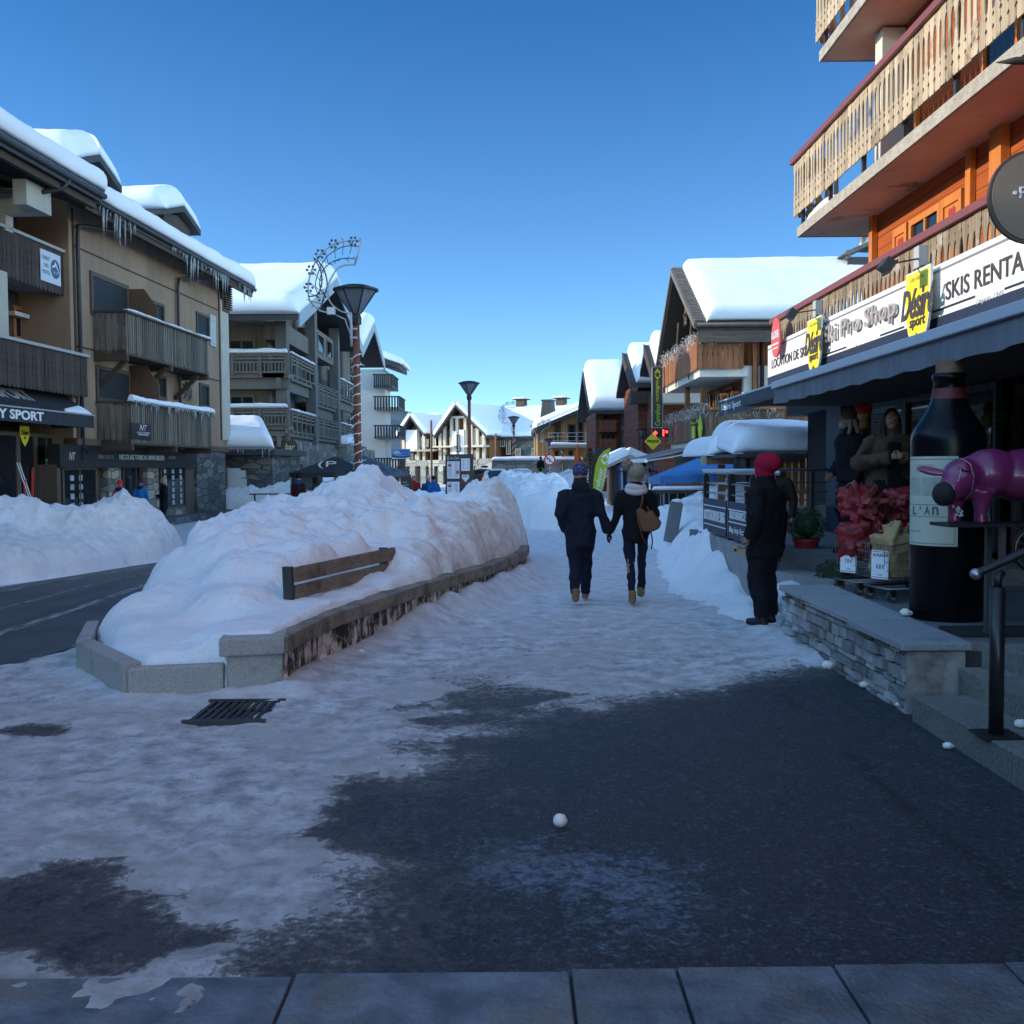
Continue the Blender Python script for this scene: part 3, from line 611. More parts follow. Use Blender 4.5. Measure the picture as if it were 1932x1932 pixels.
for k in range(40):
    dx = fx[min(k + 1, 39)] - fx[max(k - 1, 0)]; dy = fy[min(k + 1, 39)] - fy[max(k - 1, 0)]; q = math.hypot(dx, dy); inner.append((-dy / q, dx / q))
def strip(b, off0, off1, z0, z1, k0, k1):
    for k in range(k0, k1):
        a, c = k, k + 1
        A = [(fx[a] + inner[a][0] * o, fy[a] + inner[a][1] * o) for o in (off0, off1)]; C_ = [(fx[c] + inner[c][0] * o, fy[c] + inner[c][1] * o) for o in (off0, off1)]
        vs = [(*A[0], z0), (*A[1], z0), (*C_[1], z0), (*C_[0], z0), (*A[0], z1), (*A[1], z1), (*C_[1], z1), (*C_[0], z1)]
        fs = [(0, 3, 2, 1), (4, 5, 6, 7), (0, 4, 7, 3), (1, 2, 6, 5)]
        if k == k0: fs.append((0, 1, 5, 4))
        if k == k1 - 1: fs.append((2, 3, 7, 6))
        b._add(vs, fs)
strip(b, .05, .5, -.1, .277, 0, 39); b.build('wall', stone_dark, pl)
b = MB(); seg = [0, 6, 12, 18, 23, 28, 33, 39]
for s0, s1 in zip(seg[:-1], seg[1:]):
    o = MB(); strip(o, 0, .52, .28, .41, s0, s1)
    # tiny joint: shorten by moving along
    b.v += o.v; b.f += [tuple(i + len(b.v) - len(o.v) for i in f) for f in o.f]; b.mi += o.mi
b.build('coping', GRANITE_B, pl, bevel=.012)
b = MB(); b.prism([(-2.16, 7.47), (-1.70, 7.57), (-1.78, 8.1), (-2.25, 8.0)], .28, .414); b.prism([(-2.12, 7.52), (-1.72, 7.6), (-1.8, 8.0), (-2.2, 7.95)], -.05, .279)
b.build('corner_block', GRANITE, pl, bevel=.015)
b = MB(); b.prism([(-3.62, 8.42), (-2.83, 7.38), (-2.73, 7.47), (-3.5, 8.5)], -.05, .255); b.prism([(-2.80, 7.375), (-2.14, 7.5), (-2.15, 7.62), (-2.75, 7.49)], -.05, .22); b.prism([(-3.63, 8.45), (-3.52, 8.5), (-3.9, 9.6), (-4.0, 9.55)], -.05, .25)
b.build('kerb_block', GRANITE, pl, bevel=.012)
# bench back
bn = thing('bench_backrest', 'weathered wooden bench back of planks on a dark post, half buried in snow', 'bench', (-2.0, 9.2, .41))
A = atY(551, 1071, 9.2); E_ = atY(744, 1033, 11.6)
dv = (Vector((E_.x, E_.y, 0)) - Vector((A.x, A.y, 0))); dd = dv.normalized(); nn = Vector((dd.y, -dd.x, 0))
def Bp(t, z, o): return Vector((A.x, A.y, 0)) + dd * t + nn * o + Vector((0, 0, z))
L_ = dv.length
bw = wood('bench_wood', (.13, .105, .08), (.24, .2, .155), isl=.12, ax='y', c3=(.07, .06, .05))
for zt, zb, t0 in ((.765, .635, .02), (.60, .485, .05)):
    b = MB(); N_ = 10
    for k in range(N_):
        bow = lambda t: .05 * math.sin(math.pi * t)
        ta, tb = t0 + (L_ - t0) * k / N_, t0 + (L_ - t0) * (k + 1) / N_
        vs = [Bp(ta, zb, -.02), Bp(ta, zb, .025), Bp(tb, zb, .025), Bp(tb, zb, -.02), Bp(ta, zt, -.035), Bp(ta, zt, .01), Bp(tb, zt, .01), Bp(tb, zt, -.035)]
        fs = [(0, 3, 2, 1), (4, 5, 6, 7), (0, 4, 7, 3), (1, 2, 6, 5)]
        if k == 0: fs.append((0, 1, 5, 4))
        if k == N_ - 1: fs.append((2, 3, 7, 6))
        b._add(vs, fs)
    b.build('plank', bw, bn)
for t in (-.02, L_ - .25):
    b = MB(); b.prism([(-.07, .3), (.015, .3), (.0, .78), (-.085, .78)], t - .012, t + .05, M=Matrix(((nn.x, 0, dd.x, A.x), (nn.y, 0, dd.y, A.y), (0, 1, 0, 0), (0, 0, 0, 1)))); b.build('post', DARKM, bn, bevel=.004)
# grate, little snow lumps, debris on the path
gr = thing('drain_grate', 'black iron drain grate, partly iced over, in the packed snow', 'drain grate', (-1.9, 6.95, 0))
b = MB(); c0 = G(445, 1347)
for k in range(9): b.box(c0.x - .23 + .052 * k, c0.x - .20 + .052 * k, c0.y - .27, c0.y + .27, .0, .030)
for k in (-.27, 0, .25): b.box(c0.x - .24, c0.x + .24, c0.y + k, c0.y + k + .03, -.004, .027)
b.build('bars', BLACK, gr)
b = MB(); b.box(c0.x - .27, c0.x + .27, c0.y - .31, c0.y - .275, 0, .032); b.box(c0.x - .27, c0.x + .27, c0.y + .285, c0.y + .32, 0, .032); b.build('frame', DARKM, gr)
c0 = G(1057, 1562)
b = MB(); b.ball((c0.x, c0.y, .035), (.034, .033, .031), 16, 10, bump=.06, seed=4); tag(b.build('snowball', pm('ice_lump', (.75, .72, .68), rough=.6), smooth=True), 'single round snowball lying on the dark asphalt', 'snowball')
# ------------------------------------------------------------------ helpers for buildings
def window(F, s0, s1, z0, z1, n, parent, fm, pane=None, fw=.07, depth=.06, mull=0, rows=0, name='window'):
    b = F.mb(); d0, d1 = n, n + depth
    b.box(s0, s0 + fw, z0, z1, d0, d1); b.box(s1 - fw, s1, z0, z1, d0, d1); b.box(s0 + fw, s1 - fw, z1 - fw, z1, d0, d1 - .002); b.box(s0 + fw, s1 - fw, z0, z0 + fw, d0, d1 - .002)
    for k in range(mull):
        c = s0 + (s1 - s0) * (k + 1) / (mull + 1); b.box(c - fw * .35, c + fw * .35, z0 + fw, z1 - fw, d0, d1 - .012)
    for k in range(rows):
        c = z0 + (z1 - z0) * (k + 1) / (rows + 1); b.box(s0 + fw, s1 - fw, c - fw * .3, c + fw * .3, d0, d1 - .02)
    w = b.build(name, fm, parent)
    b = F.mb(); b.box(s0 + fw * .9, s1 - fw * .9, z0 + fw * .9, z1 - fw * .9, d0 - .02, d0 + .018); b.build('pane', pane or GLASS, w)
    return w
def shaped_board(w, h, style=0):
    """half outlines of an alpine balcony board, mirrored; openings appear between neighbours"""
    q = w / 2
    if style == 0: pr = [(0, q * .80), (.05, q * .97), (.12, q * .92), (.16, q * .6), (.2, q * .96), (.26, q * .96), (.30, q * .62), (.34, q * .93), (.38, q * .62), (.5, q * .5), (.74, q * .46), (.82, q * .66), (.86, q * .97), (.91, q * .85), (.94, q * .97), (1, q * .97)]
    elif style == 1: pr = [(0, q * .5), (.04, q * .85), (.1, q * .97), (.3, q * .97), (.34, q * .82), (.38, q * .97), (.5, q * .8), (.64, q * .97), (.7, q * .85), (.76, q * .97), (1, q * .97)]
    else: pr = [(0, q * .97), (.4, q * .97), (.44, q * .8), (.48, q * .97), (1, q * .97)]
    return [(-x, t * h) for t, x in pr] + [(x, t * h) for t, x in reversed(pr)]
def balustrade(F, s0, s1, z0, z1, n, parent, mat, style=0, w=.145, t=.025, gap=0, name='balustrade', along='s', s_fix=0):
    b = F.mb(); k = max(1, round((s1 - s0) / (w + gap))); step = (s1 - s0) / k
    for i in range(k):
        c = s0 + (i + .5) * step
        if style == 'plain': poly = [(-w / 2, 0), (w / 2, 0), (w / 2, z1 - z0), (-w / 2, z1 - z0)]
        else: poly = shaped_board(step, z1 - z0, style)
        j = rnd.uniform(-.006, .006); jz = rnd.uniform(-.006, .006)
        if along == 's': b.prism([(c + x, z0 + y + jz) for x, y in poly], n + j, n + j + t)
        else: b.prism([(c + x, z0 + y + jz) for x, y in poly], s_fix + j, s_fix + j + t, M=Matrix(((0, 0, 1, 0), (0, 1, 0, 0), (1, 0, 0, 0), (0, 0, 0, 1))))
    return b.build(name, mat, parent)
def icicles(F, s0, s1, z, n, num, lmax, parent, seed=1, zf=None):
    g = random.Random(seed); b = F.mb()
    for i in range(num):
        s = g.uniform(s0, s1); l = lmax * (g.random() ** 2.2) * (.6 + .4 * math.sin(s * 2.1)) + .06; r = .012 + .02 * l; zz = z if zf is None else zf(s)
        b.tube([(s, zz + .05, n + g.uniform(-.03, .05)), (s + .004, zz - l * .4, n), (s + .006, zz - l, n)], [r * 1.3, r, .003], 5)
    return tag(b.build('icicles', ICE, parent, smooth=True), kind='stuff')
ICE = pm('ice', (.5, .55, .58), (.3, .34, .36), ns=14, rough=.15, spec=.5)
ICE.node_tree.nodes['Principled BSDF'].inputs['Transmission Weight'].default_value = .35
ROOFD = pm('roof_dark', (.035, .036, .04), (.05, .05, .054), rough=.7)
TAN = pm('tan_render', (.33, .225, .15), (.26, .175, .12), ns=1.6, st=(1, 1, .12), rough=.85, bump=.25, bs=26, bst=(6, 6, .8), col3=(.21, .145, .10), n3=.5, l3=.5, h3=.75)
BRN = planked('brown_boards', (.05, .036, .028), (.085, .06, .045), .16, (0, 1, 0))
DBR = wood('dark_brown_wood', (.045, .032, .026), (.085, .062, .05), isl=.3)
GRW = wood('grey_boards', (.085, .07, .055), (.19, .16, .13), isl=.35)
BEAM = wood('beam_wood', (.05, .035, .025), (.09, .065, .045), isl=.15)
CREAM = pm('cream_render', (.46, .43, .36), (.4, .37, .31), ns=2, rough=.85)
FRAME = wood('brown_frame', (.075, .055, .042), (.12, .09, .07), isl=.12)
SLATE = stonewall('slate_wall', [(.10, .11, .115), (.14, .145, .15), (.075, .08, .085), (.18, .175, .16)], scale=1.5, st=(1, 1, 2.6), mortar=(.06, .06, .06))
TSTONE = stonewall('tan_stone', [(.28, .25, .2), (.2, .18, .15), (.35, .31, .25), (.16, .15, .14)], scale=1.8, st=(1, 1, 2.4), mortar=(.1, .09, .08))
SHUT = pm('roller_shutter', (.03, .032, .035), rough=.6, spec=.1)
def rect(F, x0, y0, x1, y1, n=0.0, xm=None):
    s0, z1 = F.sz(x0, y0, n); _, z0 = F.sz(x0, y1, n); s1, _ = F.sz(x1, (y0 + y1) / 2, n); return s0, s1, z0, z1
# ------------------------------------------------------------------ tan apartment building
F1 = Fac((-12.59, 29.5), (.06, 1))
SE = F1.sz(426, 700)[0]                       # far end of the facade
b1 = thing('apartment_building', 'tan rendered building with snow-laden roof, dormers and icicles over its eave', 'building', (-12.59, 29.5, 0))
b = F1.mb(); b.box(0, SE, 2.42, 9.75, -9, 0); b.box(0, SE, -.6, 2.42, -9, -.9); b.build('wall', TAN, b1)
b = F1.mb(); s0 = F1.sz(415, 700)[0]
b.box(s0, SE + .25, 2.9, 8.6, -8, .07); b.build('corner_strip', CREAM, b1)
b = F1.mb(); zA = F1.sz(152, 470)[1]; zB = F1.sz(154, 655)[1]
for z in (zA, zB): b.box(.25, s0 - .05, z - .02, z + .02, .002, .025)
b.box(.2, .26, 2.6, 9.2, .002, .03); b.box(s0 - .08, s0 - .003, 2.9, 9.2, .002, .04); b.build('panel_joint', BEAM, b1)
# roof (slopes up away from the street)
sl = math.tan(R(17)); EZ, EN = 9.25, 1.0
def roofz(n, en=EN, ez=EZ): return ez + (en - n) * sl
b = F1.mb(); prof = [(EN, EZ), (-6, roofz(-6)), (-13, EZ), (-13, EZ - .25), (-6, roofz(-6) - .25), (EN, EZ - .22)]
b.prism([(a, c) for a, c in prof], -.9, SE + .7, M=Matrix(((0, 0, 1, 0), (0, 1, 0, 0), (1, 0, 0, 0), (0, 0, 0, 1)))); r1 = b.build('roof', ROOFD, b1)
b = F1.mb(); b.tube([F1.M.inverted() @ F1.P(s, EZ - .06, EN + .07) for s in (-.9, SE + .72)], .075, 8); b.build('gutter', DARKM, b1, smooth=True)
b = F1.mb(); b.box(-.9, SE + .7, EZ - .36, EZ - .22, EN - .12, EN - .04); b.build('fascia', BEAM, b1)
snow_on('snow_layer', F1.P(-.9, EZ, EN + .05), F1.P(SE + .8, EZ, EN + .05), F1.P(SE + .8, roofz(-6), -6), F1.P(-.9, roofz(-6), -6), .62, r1, SNOW_ROOF, e=.5, amp=.12, seed=1, over=.14, edges=(0, 1, 1, 0))
icicles(F1, -.7, 2.2, EZ - .12, EN + .05, 26, 1.5, b1, 3); icicles(F1, 5.0, 10.6, EZ - .12, EN + .05, 75, 1.1, b1, 4); icicles(F1, SE - 1.4, SE + .5, EZ - .12, EN + .05, 26, .7, b1, 6)
for (pxa, pya, pxr, pyr, k) in ((187, 291, 229, 352, 1), (346.6, 388, 378, 434.6, 2)):
    sa, za = F1.sz(pxa, pya, 0.1); sr, zr = F1.sz(pxr, pyr, .1); hw = sr - sa
    dm = F1.mb(); dm.prism([(sa - hw * .75, za - 2), (sa + hw * .75, za - 2), (sa + hw * .75, zr - .05), (sa, za - .35), (sa - hw * .75, zr - .05)], -5, -.15); dmr = dm.build('dormer', DBR, b1)
    rf = F1.mb(); rf.prism([(sa - hw, zr), (sa, za), (sa + hw, zr), (sa + hw, zr - .2), (sa, za - .22), (sa - hw, zr - .2)], -5, .12); rf.build('roof', ROOFD, dmr)
    snow_on('snow_layer', F1.P(sa + hw, zr, .12), F1.P(sa + hw, zr, -5), F1.P(sa - .05, za, -5), F1.P(sa - .05, za, .12), .75, dmr, SNOW_ROOF, e=.6, amp=.08, seed=20 + k, edges=(1, 0, 1, 0))
    snow_on('snow_layer', F1.P(sa - hw, zr, -5), F1.P(sa - hw, zr, .12), F1.P(sa + .05, za, .12), F1.P(sa + .05, za, -5), .75, dmr, SNOW_ROOF, e=.6, amp=.08, seed=30 + k, edges=(0, 1, 1, 0))
# openings
def opening(x0, y0, x1, y1, pane=None, fm=FRAME, **k): return window(F1, *rect(F1, x0, y0, x1, y1), .0, b1, fm, pane or DPANE, **k)
w = opening(168, 510, 240, 592, pane=SHUT, fw=.14); w2 = opening(179, 688, 243, 756, pane=SHUT, fw=.12)
for ww, (x0, y0, x1, y1) in ((w, (168, 510, 240, 592)), (w2, (179, 688, 243, 756))):
    s0_, s1_, z0_, z1_ = rect(F1, x0, y0, x1, y1); b = F1.mb()
    z = z1_ - .16
    while z > z0_ + .15: b.box(s0_ + .15, s1_ - .15, z - .045, z, .015, .03); z -= .075
    b.build('slat', pm('shutter_slat', (.035, .04, .045), rough=.5, spec=.2), ww)
opening(369, 587, 393, 631, fw=.1); opening(375, 722, 393, 768, fw=.1); opening(287, 567, 308, 620, fw=.1); opening(293, 706, 312, 752, fw=.1)
s0_, s1_, z0_, z1_ = rect(F1, 393, 592, 404, 651)
b = F1.mb(); b.box(s0_ + .03, s1_ + .05, z0_, z1_, .02, .06); b.box(s0_ + .06, s1_ + .02, z1_ - .25, z1_ - .13, .06, .08); b.box(s0_ + .06, s1_ + .02, z0_ + .13, z0_ + .25, .06, .08); b.build('shutter', pm('grey_shutter', (.42, .43, .43), rough=.6), b1)
for z_, zt_ in ((5.28, F1.sz(241, 546)[1]), (2.56, F1.sz(243, 690)[1])):
    sp = F1.sz(241, 600)[0]
    b = F1.mb(); b.prism([(.02, z_), (.98, z_), (.98, zt_ - .62), (.55, zt_), (.02, zt_)], sp, sp + .06, M=Matrix(((0, 0, 1, 0), (0, 1, 0, 0), (1, 0, 0, 0), (0, 0, 0, 1)))); b.build('partition', wood('partition_wood', (.11, .065, .042), (.15, .09, .06), isl=0), b1)
s0_, s1_, z0_, z1_ = rect(F1, 415, 528, 427, 584)
b = F1.mb(); b.box(s0_, SE + .35, z0_ - .05, z1_ + .1, -.4, .1)
for k in range(13): b.box(s0_ + .1, SE + .42, z0_ + .1 + k * (z1_ - z0_) / 13, z0_ + .15 + k * (z1_ - z0_) / 13, .1, .2)
b.build('louvre', FRAME, b1)
# downpipes
b = F1.mb(); b.tube([(1.6, 8.85, .6), (.75, 8.8, .25), (.35, 8.72, .12), (.32, 8.4, .11), (.34, 2.3, .11)], .06, 8); b.build('downpipe', DARKM, b1, smooth=True)
sp = F1.sz(331, 560)[0]
b = F1.mb(); b.tube([(sp + 1.5, 8.75, .6), (sp + .5, 8.7, .2), (sp + .1, 8.6, .12), (sp, 8.3, .1), (sp, 5.2, .1), (sp, 2.6, .1)], .055, 8); b.build('downpipe', DARKM, b1, smooth=True)
# balconies
def tan_balcony(z0, z1, s0, s1, n1, snow, seed, posts):
    b = F1.mb(); b.box(s0, s1, z0 - .16, z0 - .02, .02, n1); b.box(s0, s0 + .16, z0 - .34, z0 - .16, .02, n1 + .02); b.box(s1 - .2, s1 - .04, z0 - .34, z0 - .16, .02, n1 + .02); b.box((s0 + s1) / 2 - .08, (s0 + s1) / 2 + .08, z0 - .34, z0 - .16, .02, n1 + .02)
    bal = b.build('balcony', BEAM, b1)
    balustrade(F1, s0 + .02, s1 - .02, z0 - .1, z1 - .1, n1 - .02, bal, GRW, 'plain', w=.105, gap=.045)
    b = F1.mb(); m = Matrix(((0, 0, 1, 0), (0, 1, 0, 0), (1, 0, 0, 0), (0, 0, 0, 1)))
    for sd in (s0, s1 - .03):
        k = 5
        for i in range(k): b.box(sd, sd + .03, z0 - .1, z1 - .14, .06 + i * (n1 - .08) / k, .06 + i * (n1 - .08) / k + .135)
    b.build('side_boards', GRW, bal)
    b = F1.mb(); b.box(s0 - .06, s1 + .04, z1 - .1, z1 - .04, n1 - .08, n1 + .09); b.box(s0 - .06, s0 + .08, z1 - .1, z1 - .042, .02, n1 - .08); b.box(s1 - .08, s1 + .04, z1 - .1, z1 - .042, .02, n1 - .08); b.build('handrail', BEAM, bal)
    snow_on('snow_layer', F1.P(s0 + .0, z1 - .04, n1 + .1), F1.P(s1 + .05, z1 - .04, n1 + .1), F1.P(s1 + .05, z1 - .04, n1 - .09), F1.P(s0, z1 - .04, n1 - .09), snow, bal, SNOW_CAP, e=.07, amp=.05, res=.12, seed=seed, over=.04, nscale=1.5)
    for s in posts:
        b = F1.mb(); b.beam((s, z0 - 1.05, .02), (s, z0 - .25, n1 - .12), .14, .14, up=(1, 0, 0)); b.build('brace', BEAM, bal)
    return bal
sL = F1.sz(236, 600, 1.0)[0]; sR = F1.sz(393, 660, 1.0)[0]; sR2 = F1.sz(400, 800, 1.05)[0]
tan_balcony(5.3, 6.5, sL, sR, 1.0, .05, 41, (sL + .35, (sL + sR) / 2 - .2, sR - .8))
bb = tan_balcony(2.62, 3.8, sL + .1, sR2, 1.05, .17, 42, ())
icicles(F1, sL + .2, sR2, 3.72, 1.16, 90, .55, b1, 9)
b = F1.mb()
for (a, c) in ((0, 0), (.5, .35), (1.0, -.1), (1.4, .2)):
    s_ = F1.sz(346, 750)[0] + a * .45; z_ = F1.sz(346, 752)[1] + c * .3
    b.tube([(s_, z_, .04), (s_ + .1, z_ + .25, .04), (s_ - .04, z_ + .42, .04)], .018, 5); b.tube([(s_ - .15, z_ - .02, .04), (s_ + .25, z_ + .03, .04)], .014, 5); b.ball((s_ - .02, z_ + .5, .04), .05, 8, 6)
tag(b.build('wall_ornament', DARKM), 'dark iron skier figures fixed to the tan wall above the lower balcony', 'ornament')
# ground floor shopfront
zs1 = 2.42
b = F1.mb(); b.box(0, SE - .2, 2.42, 2.62, -.3, .12); b.build('beam', wood('brown_beam', (.09, .062, .042), (.13, .09, .065), ax='y', isl=0), b1)
def pier(x0, x1, m, z0=-.4, z1=1.85, n0=-.9, n1=-.05, nm='pier'):
    s0 = F1.sz(x0, 920, n1)[0]; s1 = F1.sz(x1, 920, n1)[0]; b = F1.mb(); b.box(s0, s1, z0, z1, n0, n1); return b.build(nm, m, b1)
pier(205, 229, TSTONE); pier(279, 300, TSTONE, n1=-.06); pier(372, 426, SLATE, n1=.02, z1=2.4); pier(350, 373, FRAME, n1=-.1); pier(181, 205, BEAM, n1=-.3); pier(300, 352, TSTONE, z1=.3, n1=-.08)
pier(108, 115, FRAME, n1=0.0)
def gf(x0, x1, z0, z1, n, **k): return window(F1, F1.sz(x0, 920, n)[0], F1.sz(x1, 920, n)[0], z0, z1, n, b1, k.pop('fm', FRAME), **k)
CARD = pm('listing_card', (.42, .45, .46), (.2, .22, .22), ns=3, rough=.5)
d1 = gf(115, 181, -.3, 1.8, -.12, mull=1, fw=.1); d2 = gf(230, 279, -.3, 1.85, -.35, mull=1); w3 = gf(301, 351, .3, 1.85, -.15, fw=.08)
def cards(par, s0, s1, z0, z1, n, nc, nr):
    b = F1.mb()
    for i in range(nc):
        for j in range(nr):
            s = s0 + (i + .5) * (s1 - s0) / nc; z = z0 + (j + .5) * (z1 - z0) / nr; b.box(s - .11, s + .11, z - .08, z + .08, n, n + .01)
    b.build('listing_card', CARD, par)
sa = F1.sz(117, 920, -.1)[0]; cards(d1, sa + .3, sa + 1.35, .0, 1.6, -.09, 2, 6); sa = F1.sz(305, 920, -.1)[0]; sb = F1.sz(349, 920, -.1)[0]; cards(w3, sa, sb, .4, 1.75, -.12, 3, 6)
b = F1.mb(); b.box(sa - 1.2, SE - .3, -.5, .05, -.1, .5); b.build('plinth', SLATE, b1)
sg = thing('shop_sign', 'long black estate agency fascia with silver letters under the lower balcony', 'sign', F1.P(3, 2.1, 0))
s0_, s1_, z0_, z1_ = rect(F1, 113, 849, 372, 882, .1)
b = F1.mb(); b.box(s0_, s1_, z0_, 2.42, -.25, .1); b.build('panel', BLACK, sg)
SIL = pm('silver_letter', (.5, .5, .48), rough=.4)
def f1t(txt, x0, y0, x1, y1, n, par, m=SIL, **k):
    s0, s1, z0, z1 = rect(F1, x0, y0, x1, y1, n); letters('lettering', txt, F1.M @ Matrix.Translation((0, 0, n)), (s0, s1, z0, z1), m, par, **k)
f1t('NT', 130, 853, 142, 868, .102, sg, shear=.3); f1t('REAL ESTATE', 186, 858, 214, 865, .102, sg, m=pm('dim_letter', (.22, .21, .2))); f1t('NICOLAS THIBON IMMOBILIER', 225, 857, 310, 867, .102, sg, bold=.01); f1t('ACHAT', 318, 860, 332, 866, .102, sg, m=pm('dim_letter', (.22, .21, .2)))
sg = thing('balcony_sign', 'small black estate agency plate hanging on the icy lower balcony', 'sign', F1.P(sL + .5, 3, 1.1))
s0_, s1_, z0_, z1_ = rect(F1, 247, 797, 285, 828, 1.1)
b = F1.mb(); b.box(s0_, s1_, z0_, z1_, 1.075, 1.1); b.build('panel', pm('black_plate', (.01, .01, .02), rough=.3), sg)
f1t('NT', 263, 801, 277, 812, 1.102, sg, shear=.3); f1t('NICOLAS THIBON', 258, 814, 282, 817, 1.102, sg); f1t('IMMOBILIER', 261, 818, 280, 821, 1.102, sg, bold=.02)
# ------------------------------------------------------------------ dark chalet block on the left
b2 = thing('chalet', 'dark brown chalet with carved balconies, white beams and a sports shop below', 'building', F1.P(-8, 0, 0))
W2N = -1.5
b = F1.mb(); b.box(-9, -.02, 2.6, 9.4, -12, W2N); b.box(-110, -9.01, -.6, 8.4, -12, W2N); b.box(-9, -.02, -.6, 2.6, -12, W2N - .1); b.build('wall', BRN, b2)  # the long lower stretch is out of view, added to shade the street
b = F1.mb(); prof = [(1.45, 9.3), (-6, 9.3 + 7.45 * sl), (-13, 9.4), (-13, 9.1), (-6, 9.0 + 7.45 * sl), (1.45, 9.02)]
b.prism([(a, c - 1.2) for a, c in prof], -110, -10.52, M=Matrix(((0, 0, 1, 0), (0, 1, 0, 0), (1, 0, 0, 0), (0, 0, 0, 1)))); b.prism(prof, -10.5, -.92, M=Matrix(((0, 0, 1, 0), (0, 1, 0, 0), (1, 0, 0, 0), (0, 0, 0, 1)))); r2 = b.build('roof', ROOFD, b2)  # lowered unseen stretch added as shadow caster, height tuned to the sunlight edge
b = F1.mb(); b.tube([(-10.5, 9.2, 1.5), (-.9, 9.2, 1.5)], .085, 8); b.tube([(-2.8, 9.2, 1.5), (-2.9, 8.9, 1.35), (-3.1, 8.75, .9), (-4, 8.6, -1.4)], .06, 8); b.build('gutter', DARKM, b2, smooth=True)
b = F1.mb(); b.box(-10.5, -1.0, 8.85, 9.03, 1.18, 1.3); b.build('fascia', BEAM, b2)
snow_on('snow_layer', F1.P(-10.5, 9.3, 1.5), F1.P(-.9, 9.3, 1.5), F1.P(-.9, 9.3 + 7.45 * sl, -6), F1.P(-10.5, 9.3 + 7.45 * sl, -6), .6, r2, SNOW_ROOF, e=.5, amp=.13, seed=3, over=.12, edges=(0, 0, 1, 0))
def chalet_balcony(z0, z1, s1, n1, sign=False):
    b = F1.mb(); b.box(-14, s1, z0 - .2, z0, W2N, n1 - .05); bal = b.build('balcony', CONC, b2)
    balustrade(F1, -14, s1, z0 - .32, z1 - .06, n1, bal, DBR, 1, w=.2)
    b = F1.mb(); b.box(-14, s1 + .03, z1 - .06, z1 + .02, n1 - .06, n1 + .1); b.build('handrail', pm('pale_rail', (.36, .35, .33), rough=.6), bal)
    b = F1.mb()
    for i in range(8): b.box(s1 - .03, s1, z0 - .3, z1 - .08, W2N + .1 + i * (n1 - W2N - .1) / 8, W2N + .1 + i * (n1 - W2N - .1) / 8 + .15)
    b.build('side_boards', DBR, bal); return bal
z_u1 = F1.sz(127, 478, -.2)[1]; z_u0 = F1.sz(127, 562, -.2)[1]; s_u = F1.sz(127, 520, -.2)[0]
z_l1 = F1.sz(163, 671, .33)[1]; z_l0 = F1.sz(163, 750, .33)[1]; s_l = F1.sz(163, 700, .33)[0]
chalet_balcony(z_u0 + .32, z_u1, s_u, -.2); chalet_balcony(z_l0 + .32, z_l1, s_l, .33)
def f1box(x0, y0, x1, y1, n0, n1, m, nm, par=None):
    s0, s1, z0, z1 = rect(F1, x0, y0, x1, y1, n1); b = F1.mb(); b.box(s0, s1, z0, z1, n0, n1); return b.build(nm, m, par or b2)
sA, zA = F1.sz(96, 362, .9); 
b = F1.mb(); b.box(sA - .35, sA, zA - .62, zA, -1.5, .9); b.box(sA - 1.2, sA - .36, zA - .62, zA, .55, .9); b.build('beam', CREAM, b2); b = F1.mb(); b.box(sA - .4, sA - .05, zA - 1.05, zA - .64, -1.5, -.1); b.build('beam', CREAM, b2)
for (x0, x1) in ((-1, 8),):
    s0, s1 = F1.sz(x0, 400, -.3)[0], F1.sz(x1, 400, -.3)[0]; b = F1.mb(); b.box(s0, s1, z_u1 - .1, zA - .3, -.6, -.3); b.build('column', CREAM, b2)
    b = F1.mb(); s0, s1 = F1.sz(-6, 560, -.1)[0], F1.sz(15, 560, -.1)[0]; b.box(s0, s1, z_l1 - .1, z_u0 + .1, -.5, -.1); b.build('column', CREAM, b2)
ORW = wood('orange_wood', (.26, .1, .04), (.36, .16, .07), isl=.1)
w = window(F1, *rect(F1, 22, 575, 74, 640, W2N), W2N, b2, ORW, fw=.12, mull=1)
f1box(28, 586, 66, 594, W2N, W2N + .3, OFFW, 'shutter_box')
# shop front
wn = -.6; ws1 = F1.sz(109, 850, wn)[0]
b = F1.mb(); b.box(-40, ws1, -.5, .12, W2N, wn); b.build('plinth', SLATE, b2)
edges = [-14] + [F1.sz(x, 850, wn)[0] for x in (-45, 35, 68, 109)]
for i, (s0, s1) in enumerate(zip(edges[:-1], edges[1:])): window(F1, s0, s1, .12, 2.72, wn - .06, b2, FRAME, fw=.1, mull=1 if i == 3 else 0)
b = F1.mb(); b.box(ws1, -.02, -.5, 2.72, W2N, W2N + .25); b.build('side_panel', BRN, b2)
b = F1.mb(); b.tube([(ws1 + .1, 2.6, -.5), (ws1 + .5, 2.35, -.2), (.3, 2.2, .2), (.34, 2.3, .11), (.34, 2.0, .11)], .07, 8); b.build('downpipe', DARKM, b2, smooth=True)
